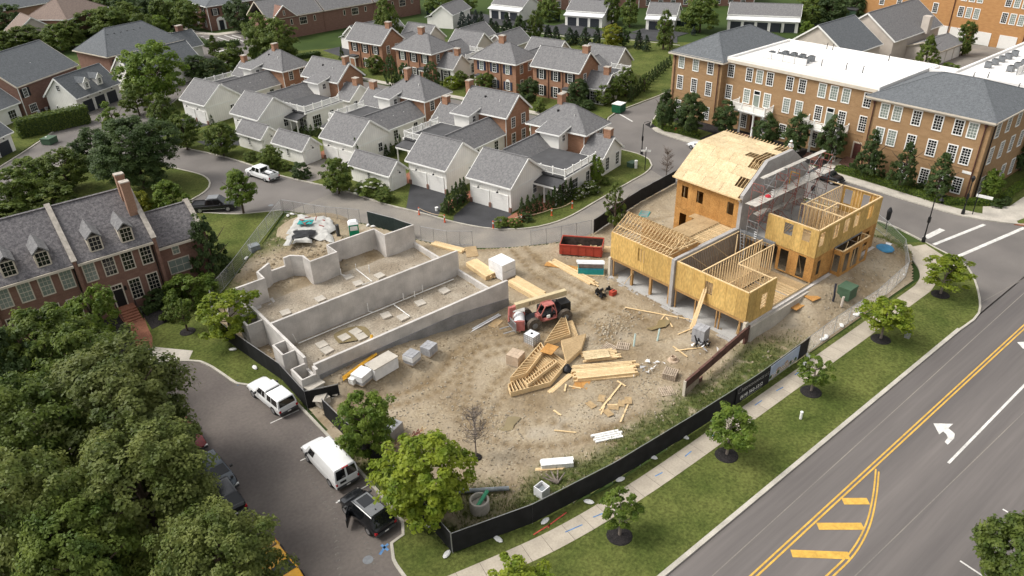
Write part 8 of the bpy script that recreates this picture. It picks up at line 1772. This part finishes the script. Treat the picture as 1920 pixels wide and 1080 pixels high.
# the big maples at the lower left
GB = 'big trees over the parking street'
for cx, cy, rpx, H, leaf, lab in ((226, 790, 140, 12, 'leaf_olive', 'broad maple in the middle of the lower left tree group, widest crown'), (272, 938, 138, 11, 'leaf_olive', 'maple in front hiding parked cars, just above the lowest tree'), (415, 1085, 116, 9.5, 'leaf_olive', 'lowest maple at the bottom edge, over the yellow car'), (30, 1010, 135, 12.5, 'leaf_olive', 'maple in the bottom left corner'), (45, 850, 125, 12, 'leaf_mid', 'dark maple at the left edge between the bottom corner tree and the walk'), (150, 1075, 120, 10.5, 'leaf_mid', 'maple at the bottom edge between the corner tree and the lowest maple')):
 T_crown('maple_tree', lab, cx, cy, rpx, H, 'big', leaf, var=int(cx) % 4, clear=.16, zc=.55, group=GB)
for cx, cy, rpx, H, kind, leaf, lab in ((158, 692, 70, 9, 'round', 'leaf_mid', 'tree between the widest maple and the brick townhouses'), (85, 655, 76, 9, 'round', 'leaf_mid', 'tree in front of the left brick townhouse walls'), (172, 586, 44, 6.5, 'young', 'leaf_fresh', 'yellow green tree in front of the dark townhouse door'), (5, 700, 60, 9, 'round', 'leaf_dark', 'dark tree at the left edge below the townhouses'), (118, 628, 36, 6, 'round', 'leaf_fresh', 'small fresh tree under the townhouse windows')):
 T_crown('garden_tree', lab, cx, cy, rpx, H, kind, leaf, var=int(cx) % 3, clear=.14)
T_base('garden_tree', 'thin young tree with a mulch ring on the front lawn by the brick walk', 352, 622, 560, 20, 'airy', 'leaf_mid', var=2, clear=.3, mulch=.9)
T_base('garden_tree', 'feathery young tree on the lawn beside the black pickup', 457, 400, 320, 33, 'oval', 'leaf_fresh', var=3, clear=.26)
T_base('conifer', 'dark pyramidal conifer at the end of the brick wing', 402, 522, 400, 38, 'pyramid', 'leaf_dark', var=1, clear=.03)
T_base('shrub', 'large round glossy shrub under the brick wing window', 362, 568, 516, 42, 'shrub', 'leaf_fresh', var=1, clear=0, cat='shrub')
T_base('shrub', 'dark shrub at the right of the townhouse steps', 300, 572, 545, 20, 'shrub', 'leaf_dark', var=2, clear=0, cat='shrub'); T_base('shrub', 'small shrub beside the brick walk planting bed', 322, 600, 575, 16, 'shrub', 'leaf_mid', var=1, clear=0, cat='shrub')
# island and left bend
for bx, by, ty, rp, kind, leaf, lab in ((272, 352, 226, 74, 'big', 'leaf_dark', 'very dark broad tree on the island lawn by the road bend, biggest there'), (185, 318, 245, 36, 'round', 'leaf_dark', 'dark round tree left of the very dark broad tree'), (132, 358, 282, 42, 'round', 'leaf_mid', 'leaning mid green tree on the island lawn behind the townhouse roof'), (66, 350, 296, 34, 'round', 'leaf_mid', 'green tree at the driveway side of the island lawn'), (40, 398, 322, 46, 'round', 'leaf_mid', 'green tree at the left edge of the island lawn'), (222, 262, 190, 30, 'airy', 'leaf_fresh', 'open light green tree with white limbs beside the far left road'), (262, 216, 158, 26, 'round', 'leaf_mid', 'green street tree in front of the coach house doors'), (316, 262, 178, 30, 'oval', 'leaf_mid', 'tall green street tree left of the white garage gable'), (352, 280, 216, 28, 'round', 'leaf_mid', 'round tree at the far left bend by the white gable garage'), (420, 292, 232, 29, 'round', 'leaf_mid', 'round tree on the verge before the leftmost white shed'), (300, 195, 80, 54, 'round', 'leaf_fresh', 'tall fresh green tree in front of the white gabled house')):
 T_base('garden_tree', lab, bx, by, ty, rp, kind, leaf, var=bx % 3, clear=.12)
for bx, by, ty, rp, leaf, lab in ((266, 400, 358, 22, 'leaf_gold', 'golden shrub behind the townhouse chimneys'), (322, 392, 342, 30, 'leaf_fresh', 'tall loose shrub behind the brick wing ridge'), (105, 395, 350, 40, 'leaf_mid', 'dark shrub mass behind the townhouse ridge'), (20, 420, 380, 40, 'leaf_mid', 'low shrub mass at the left edge behind the townhouse roof')):
 T_base('shrub', lab, bx, by, ty, rp, 'shrub', leaf, var=bx % 2, clear=0, cat='shrub')
# tall hedge by the coach house
def hedge(label, a, c, w, h, leaf, dens=70, z=.1, group=None, ls=.10):
 a_ = Vector((*a, 0)); c_ = Vector((*c, 0)); ln = (c_-a_).length; o = thing('hedge', label, 'hedge', (*a, z), math.atan2(c_.y-a_.y, c_.x-a_.x), group); rng = np.random.default_rng(int(ln*100) % 9999)
 n = int((ln*w+2*ln*h+2*w*h)*dens); f = rng.choice(5, n, p=np.array([ln*w, ln*h, ln*h, w*h, w*h])/(ln*w+2*ln*h+2*w*h)); u, v_ = rng.uniform(size=n), rng.uniform(size=n)
 C = np.zeros((n, 3)); Nn = np.zeros((n, 3))
 for k, (fx, nn) in enumerate((((lambda u, v: (u*ln, (v-.5)*w, h+0*u)), (0, 0, 1)), ((lambda u, v: (u*ln, -w/2+0*u, v*h)), (0, -1, .3)), ((lambda u, v: (u*ln, w/2+0*u, v*h)), (0, 1, .3)), ((lambda u, v: (0*u, (u-.5)*w, v*h)), (-1, 0, .3)), ((lambda u, v: (ln+0*u, (u-.5)*w, v*h)), (1, 0, .3)))):
  s_ = f == k; C[s_] = np.stack(fx(u[s_], v_[s_]), 1); Nn[s_] = nn
 C += rng.normal(size=(n, 3))*ls*.7; Nn += rng.normal(size=(n, 3))*.45
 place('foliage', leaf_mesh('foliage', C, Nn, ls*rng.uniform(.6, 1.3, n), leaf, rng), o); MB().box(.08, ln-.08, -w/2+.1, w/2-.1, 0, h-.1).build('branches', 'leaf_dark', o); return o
hedge('tall dark clipped hedge in front of the coach house terrace', ground(38, 258, .1), ground(168, 228, .1), 2.2, 3.0, 'leaf_mid', 40, ls=.16)
hp = [(92.9, 69.8), (92.9, 75.6), (94.2, 79.2), (97.4, 81.4)]
for (a, c), lab in zip((((95.6, 70.5), (94.2, 76.2)), ((94.2, 76.2), (95.6, 79.8)), ((97.4, 33.6), (98.3, 48.4)), ((102.0, 28.6), (97.5, 33.2)), ((104, 28.8), (118, 29.0)), ((98.4, 33.9), (98.6, 34.0))), ('low clipped hedge along the far lawn of the tan building, street side', 'low clipped hedge rounding the far lawn corner of the tan building', 'low clipped hedge along the pavement in front of the tan building', 'low clipped hedge at the crosswalk corner of the tan building', 'low clipped hedge along the right hand side of the tan building', 'x')):
 if lab != 'x': hedge(lab, a, c, .8, .75, 'leaf_fresh', 80)
hedge('low hedge before the brick townhouse steps bed', (11.6, 75.6), (15.2, 76.2), .7, .8, 'leaf_dark', 80)
# tan building front trees
for bx, by, ty, rp, leaf, lab in ((1246, 243, 170, 25, 'leaf_dark', 'dark street tree at the far corner of the tan building, leftmost of its front trees'), (1290, 253, 174, 31, 'leaf_dark', 'dark street tree in front of the leftmost ground floor windows of the tan building'), (1358, 252, 190, 24, 'leaf_dark', 'dark street tree left of the far white balcony'), (1432, 275, 213, 26, 'leaf_dark', 'dark street tree between the two white balconies, left of a pair'), (1487, 290, 214, 27, 'leaf_dark', 'dark street tree between the two white balconies, right of a pair'), (1552, 305, 218, 27, 'leaf_dark', 'dark street tree in front of the near white balcony columns')):
 T_base('street_tree', lab, bx, by, ty, rp, 'oval', leaf, var=bx % 3, clear=.12, group='trees before the tan building')
for bx, by, ty, rp, lab in ((1622, 337, 244, 28, 'pointed dark street tree beside the maroon side door'), (1686, 357, 268, 26, 'pointed dark street tree in the middle of the right hand lawn strip'), (1752, 374, 288, 29, 'pointed dark street tree at the right end of the lawn strip'), ):
 T_base('street_tree', lab, bx, by, ty, rp, 'pyramid', 'leaf_dark', var=bx % 3, clear=.13, group='trees before the tan building')
T_base('street_tree', 'light green tree at the shaded side corner of the tan building', 1850, 378, 316, 21, 'oval', 'leaf_fresh', var=1, clear=.2)
T_base('street_tree', 'dark tree at the right edge beside the tan building', 1912, 320, 250, 30, 'round', 'leaf_dark', var=2, clear=.1)
for px_, py_, rp in ((1868, 388, 11), (1884, 383, 9)): T_base('shrub', ('large' if rp > 10 else 'small')+' round clipped shrub behind the corner hedge of the tan building', px_, py_, py_-14, rp, 'shrub', 'leaf_dark', var=1, clear=0, cat='shrub', group='clipped shrubs by the corner hedge')
for k in range(9):
 x = 98.8; y = 36+1.35*k; tree('shrub', 'dark low shrub in the bed along the tan building wall', x+1.0, y, .9, .65, 'shrub', 'leaf_dark', clear=0, cat='shrub', group='shrubs along the tan building wall', var=k % 2)
# bare trees
def bare_tree(label, bx, by, ty, spread, mt='bark_grey', z=.1, tw=1.):
 x, y = ground(bx, by, z); H = height_at(x, y, z, ty); o = thing('bare_tree', label, 'tree', (x, y, z)); r_ = random.Random(int(bx)); tr = MB(); tr.tube([(0, 0, -.1), (.02, 0, H*.4), (0, .03, H*.95)], [.07*tw, .05*tw, .012], 7); tr.build('trunk', mt, o); b = MB()
 for k in range(64):
  z0_ = H*r_.uniform(.28, .85); a_ = r_.uniform(0, 6.28); l_ = spread*r_.uniform(.5, 1)*(1.15-z0_/H*.75); e_ = Vector((l_*math.cos(a_), l_*math.sin(a_), z0_+l_*r_.uniform(.45, .9))); m_ = Vector((l_*.5*math.cos(a_), l_*.5*math.sin(a_), z0_+l_*.25)); b.tube([(0, 0, z0_), m_, e_], [.034*tw, .022*tw, .008], 4, False)
  for q in range(5):
   s_ = m_.lerp(e_, r_.uniform(0, .9)); b.tube([s_, s_+Vector((r_.uniform(-.4, .4), r_.uniform(-.4, .4), r_.uniform(.1, .5)))*spread*.45], [.017*tw, .007], 3, False)
 b.build('branch', mt, o); return o
x, y, z = on_site(893, 858); q = bare_tree('bare young tree with a dark root ball on the dirt', 893, 858, 752, 1.6, z=z); MB().lathe([(.45, 0), (.4, .12), (.15, .2)], 10).build('root_ball', 'mulch', q)
bare_tree('bare brown street tree by the back road junction', 1248, 342, 272, 1.5, z=.1, tw=1.3)
T_base('street_tree', 'lone sparse green tree on the back road behind the black fence', 1152, 432, 344, 22, 'airy', 'leaf_mid', var=5, clear=.15)
# row house planting
def cones(label, group, lst, leaf='leaf_dark', kind='cone', z=.11):
 for i_, (px_, py_, ty, rp) in enumerate(sorted(lst)): T_base('arborvitae', ORD[i_]+' from the left, '+label, px_, py_, ty, rp, kind, leaf, clear=0, cat='evergreen', group=group, var=int(px_) % 2, z=z)
cones('dark arborvitae in the row between the two black driveways', 'arborvitae between the black driveways', [(842, 402, 356, 10), (851, 397, 348, 10), (858, 391, 342, 10), (866, 384, 336, 10), (872, 378, 333, 9), (836, 400, 372, 8)])
cones('dark arborvitae in the row in front of the corner house porch', 'arborvitae before the corner house porch', [(979, 407, 369, 9), (990, 404, 366, 10), (1001, 400, 364, 10), (1012, 396, 364, 9), (1029, 391, 356, 9), (1040, 388, 350, 10), (1050, 384, 347, 10), (1061, 379, 337, 10), (1070, 372, 333, 8)])
cones('dark arborvitae behind the leftmost sheds, before the white columned porch house', 'arborvitae behind the leftmost sheds', [(558, 247, 236, 6), (566, 249, 237, 6), (575, 252, 234, 7), (585, 254, 233, 7), (595, 256, 232, 7), (604, 254, 231, 6)])
cones('dark arborvitae along the garage side wall, above the hydrangea shed', 'arborvitae above the hydrangea shed', [(716, 290, 272, 6), (725, 292, 270, 7), (735, 293, 268, 7), (745, 289, 258, 7), (752, 284, 252, 6)])
cones('slim dark arborvitae beside the farthest white garage', 'arborvitae by the farthest garage', [(392, 230, 214, 5), (398, 232, 213, 6), (404, 228, 209, 6)])
T_base('cypress', 'tall dark pointed cypress at the corner of a white garage', 672, 312, 258, 10, 'cone', 'leaf_dark', clear=0, cat='evergreen', var=1)
cones('dark arborvitae in the long row by the grass plot', 'arborvitae row by the grass plot', [(1182+5.6*k, 190-5.2*k, 158-4.2*k, 6.5) for k in range(14)])
cones('tall clipped oval yew in front of the second row brick houses', 'clipped oval yews', [(736, 160, 103, 12), (762, 172, 118, 14), (813, 172, 116, 15)], 'leaf_dark', 'egg'); T_base('yew', 'tall pointed dark yew left of the gabled brick house', 643, 118, 86, 8, 'cone', 'leaf_dark', clear=0, cat='evergreen', var=1)
for bx, by, ty, rp, kind, leaf, lab in ((636, 362, 298, 30, 'round', 'leaf_mid', 'round green tree at the middle white shed, over the dark bin'), (512, 316, 275, 22, 'round', 'leaf_mid', 'bushy round tree in front of the middle white shed'), (1117, 345, 290, 16, 'oval', 'leaf_fresh', 'slim fresh green tree at the side wall of the corner house'), (705, 138, 105, 16, 'round', 'leaf_mid', 'bush before the gabled house with white columns'), (733, 95, -6, 26, 'oval', 'leaf_mid', 'pointed tree standing before the lane garages'), (865, 160, 133, 16, 'oval', 'leaf_mid', 'slim tree between the yews and the blue shutter house'), (910, 172, 138, 17, 'round', 'leaf_mid', 'round tree in front of the blue shutter house porch'), (992, 190, 150, 20, 'round', 'leaf_dark', 'round tree between the two right hand second row houses'), (1084, 198, 150, 21, 'round', 'leaf_dark', 'dark round tree before the house with white wing'), (1130, 196, 160, 17, 'round', 'leaf_mid', 'low round tree left of the green dumpster'), (1150, 190, 142, 17, 'round', 'leaf_mid', 'round tree behind the green dumpster'), (1172, 180, 128, 18, 'round', 'leaf_mid', 'round tree at the start of the arborvitae row'), (1208, 172, 138, 12, 'airy', 'leaf_mid', 'thin tree right of the green dumpster'), (497, 120, 28, 34, 'round', 'leaf_mid', 'broad green tree above the hip roofed far house, left of a pair'), (530, 125, 38, 38, 'round', 'leaf_mid', 'broad green tree above the hip roofed far house, right of a pair'), (405, 108, 66, 13, 'pyramid', 'leaf_mid', 'small pointed tree on the town street'), (440, 124, 82, 16, 'round', 'leaf_mid', 'small round tree at the town street kerb'), (372, 150, 105, 22, 'round', 'leaf_dark', 'dark tree by the white gabled house end'), (408, 152, 110, 22, 'round', 'leaf_dark', 'dark tree behind the railed roof of the farthest row house'), (430, 130, 95, 22, 'shrub', 'leaf_mid', 'bushy tree behind the farthest row house')):
 T_base('garden_tree', lab, bx, by, ty, rp, kind, leaf, var=bx % 3, clear=.08)
for px_, py_, ty, rp, leaf, lab in ((566, 332, 302, 17, 'leaf_dark', 'round dark bush at the corner of the middle shed driveway'), (695, 362, 338, 26, 'leaf_mid', 'hydrangea bush in front of the right white shed'), (722, 376, 352, 18, 'leaf_mid', 'green bush at the right end of the hydrangea'), (1105, 362, 340, 16, 'leaf_mid', 'white flowering bush at the side of the corner house'), (1085, 372, 352, 12, 'leaf_mid', 'low bush left of the white flowering bush'), (940, 424, 408, 14, 'leaf_mid', 'low bush behind the orange tape barrier'), (965, 424, 410, 12, 'leaf_mid', 'low bush in the middle behind the orange tape barrier'), (985, 414, 400, 12, 'leaf_dark', 'low bush at the foot of the arborvitae by the tape barrier'), (835, 396, 380, 10, 'leaf_dark', 'small round bush at the end of the black driveway wall'), (668, 150, 128, 15, 'leaf_mid', 'loose bush left of the gabled house with white columns'), (780, 182, 160, 16, 'leaf_bright', 'yellow green bush beside the white porch of the yew house'), (848, 165, 142, 14, 'leaf_bright', 'yellow green bush left of the blue shutter house'), (885, 178, 162, 12, 'leaf_mid', 'bush below the blue shutter house porch'), (1012, 210, 185, 12, 'leaf_mid', 'bush at the mews end between second row houses'), (1100, 205, 185, 14, 'leaf_dark', 'dark bush before the white wing'), (1060, 205, 180, 12, 'leaf_dark', 'dark bush under the house with white wing'), (470, 300, 285, 14, 'leaf_mid', 'low bush on the verge by the leftmost shed'), (535, 318, 303, 12, 'leaf_mid', 'low bush beside the white pickup verge'), (700, 190, 170, 15, 'leaf_mid', 'bush on the mews between the rows'), (1135, 345, 332, 9, 'leaf_mid', 'tiny bush near the gable end of the corner house')):
 o = T_base('shrub', lab, px_, py_, ty, rp, 'shrub', leaf, var=px_ % 2, clear=0, cat='shrub')
 if 'hydrangea bush in' in lab or 'white flowering' in lab:
  q = place('flowers', getcrown('shrub', ('petal', 3)), o, (0, 0, .12)); c = o.children[0]; q.scale = tuple(s*1.02 for s in c.scale);
  if ('sparse',) not in CROWNS: CROWNS[('sparse',)] = crown('flowers', 'petal', 77, 'egg', 40, 6, .06, .1, .85)
  q.data = CROWNS[('sparse',)]
# young spruces and lane trees
GL = 'young conifers on the grass bank of the lane'
for k, (px_, py_, ty, rp, leaf) in enumerate(((868, 52, 22, 10, 'leaf_spruce'), (880, 54, 26, 9, 'leaf_spruce'), (893, 46, 18, 8, 'leaf_spruce'), (903, 50, 22, 9, 'leaf_conifer'), (922, 68, 34, 11, 'leaf_conifer'), (931, 70, 40, 9, 'leaf_conifer'), (951, 62, 24, 13, 'leaf_conifer'), (1027, 78, 46, 12, 'leaf_conifer'), (1043, 82, 50, 11, 'leaf_conifer'), (1068, 84, 52, 13, 'leaf_conifer'), (1080, 82, 56, 9, 'leaf_conifer'), (1097, 88, 52, 13, 'leaf_conifer'), (1119, 88, 50, 10, 'leaf_conifer'), (1196, 92, 56, 11, 'leaf_conifer'), (1211, 96, 66, 9, 'leaf_conifer'), (1300, 66, 50, 5, 'leaf_spruce'))):
 T_base('spruce', ('blue grey' if leaf == 'leaf_spruce' else 'dark green')+' young conifer by the garage lane, '+ORD[k]+' from the left', px_, py_, ty, rp, 'pyramid', leaf, clear=.02, group=GL, var=k % 3)
for bx, by, ty, rp, kind, leaf, lab in ((975, 80, 28, 14, 'oval', 'leaf_dark', 'dark leafy tree at the start of the spruce row'), (1004, 78, 20, 15, 'oval', 'leaf_mid', 'tall green tree right of the first dark tree in the spruce row'), (1146, 90, 46, 20, 'round', 'leaf_gold', 'bright golden green round tree in the spruce row'), (1169, 88, 50, 14, 'oval', 'leaf_dark', 'dark tree just right of the golden tree'), (1243, 92, 20, 17, 'oval', 'leaf_mid', 'slim street tree before the single lane garage'), (1255, 98, 55, 9, 'airy', 'leaf_mid', 'thin young tree beside the slim street tree'), (1146, 45, -10, 20, 'oval', 'leaf_mid', 'green tree behind the golden tree, at the lane garages'), (1180, 50, -4, 20, 'oval', 'leaf_mid', 'green tree left of the single lane garage'), (1312, 60, -10, 34, 'round', 'leaf_mid', 'broad tree by the long white garage'), (826, 40, -12, 24, 'round', 'leaf_mid', 'tree at the planted bend of the lane'), (1030, 40, -10, 22, 'oval', 'leaf_mid', 'tree between the two three door lane garages'), (870, 25, -14, 22, 'round', 'leaf_mid', 'dark tree behind the lane bend')):
 T_base('street_tree', lab, bx, by, ty, rp, kind, leaf, var=bx % 3, clear=.08)
# far right
for bx, by, ty, rp, kind, leaf, lab in ((1733, 126, 66, 22, 'pyramid', 'leaf_mid', 'pointed tree behind the white roof, left of the shed'), (1803, 104, 38, 19, 'oval', 'leaf_mid', 'tree by the white doors of the orange building'), (1520, 45, -10, 30, 'round', 'leaf_mid', 'tree right of the long white garage'), (1555, 50, -14, 28, 'round', 'leaf_dark', 'dark tree left of the green utility hut'), (1600, 42, -20, 28, 'pyramid', 'leaf_dark', 'dark pointed tree behind the green utility hut'), (1630, 40, -20, 22, 'pyramid', 'leaf_dark', 'dark pointed tree at the corner of the orange building'), (1512, 64, 40, 12, 'shrub', 'leaf_fresh', 'light shrub by the board fence'), (1580, 62, 34, 10, 'shrub', 'leaf_fresh', 'light shrub above the dark grey roof'), (1780, 132, 118, 14, 'shrub', 'leaf_fresh', 'low shrub at the rear yard edge')):
 T_base('garden_tree', lab, bx, by, ty, rp, kind, leaf, var=bx % 3, clear=.05)
# far left background trees
for k, (bx, by, ty, rp, leaf, lab) in enumerate(((22, 70, 10, 34, 'leaf_dark', 'dark round tree at the top left corner'), (55, 92, 50, 34, 'leaf_mid', 'tree in front of the cream house'), (10, 100, 60, 30, 'leaf_mid', 'tree at the left edge above the brick house roof'), (75, 75, 62, 24, 'leaf_mid', 'low tree before the cream house wall'), (118, 96, 46, 30, 'leaf_mid', 'tree left of the hip roofed brick house'), (140, 88, 40, 24, 'leaf_mid', 'tree between the cream house and the brown roof'), (178, 66, 20, 40, 'leaf_mid', 'broad tree behind the hip roofed brick house'), (215, 70, 14, 34, 'leaf_mid', 'broad tree right of the brown hip roof'), (246, 60, 6, 30, 'leaf_mid', 'tree behind the hip roof ridge'), (275, 80, 26, 28, 'leaf_mid', 'tree at the end of the hip roofed house'), (300, 66, 30, 22, 'leaf_fresh', 'pale flowering tree by the town street'), (290, 40, -8, 28, 'leaf_dark', 'dark tree at the top beside the arched door house'), (322, 50, -12, 30, 'leaf_mid', 'round tree left of the arched door house, farther'), (358, 58, 2, 26, 'leaf_mid', 'round tree left of the arched door house, nearer'), (454, 60, 0, 28, 'leaf_dark', 'dark tree right of the arched door house'), (105, 26, 2, 24, 'leaf_mid', 'tree behind the brown hip roof'), (240, 22, -10, 30, 'leaf_dark', 'dark tree at the top edge left of centre'), (200, 14, -14, 26, 'leaf_mid', 'tree at the top edge beside the tall chimney'), (60, 36, 8, 8, 'leaf_conifer', 'small dark conifer by the pale grey roof'), (75, 38, 12, 8, 'leaf_conifer', 'second small dark conifer by the pale grey roof'), (90, 30, 10, 14, 'leaf_mid', 'bush at the corner of the pale grey roof'), (160, 12, -14, 30, 'leaf_dark', 'dark tree above the brown roof'), (420, 20, -16, 24, 'leaf_mid', 'tree over the arched door house roof'), (335, 100, 72, 12, 'leaf_dark', 'dark shrub beside the brick house chimney'))):
 T_base('garden_tree', lab, bx, by, ty, rp, 'pyramid' if 'conifer' in lab else 'round', leaf, var=k % 3, clear=.06)
for (a, c, lab) in (((330, 62), (392, 88), 'low dark hedge along the arched door house corner'), ((395, 90), (450, 84), 'low dark hedge before the arched doorway')): hedge(lab, ground(*a, .1), ground(*c, .1), 1.2, 1.2, 'leaf_dark', 30, ls=.18)
hedge('dark low hedge at the foot of the white columned house garage', ground(520, 118, .1), ground(600, 104, .1), 1.2, 1.0, 'leaf_dark', 30, ls=.16); hedge('low hedge before the board fence by the far grass plot', ground(1268, 58, .1), ground(1300, 62, .1), 1.2, 1.0, 'leaf_mid', 30, ls=.16)
# a far wood closing the horizon outside the picture
b = MB();
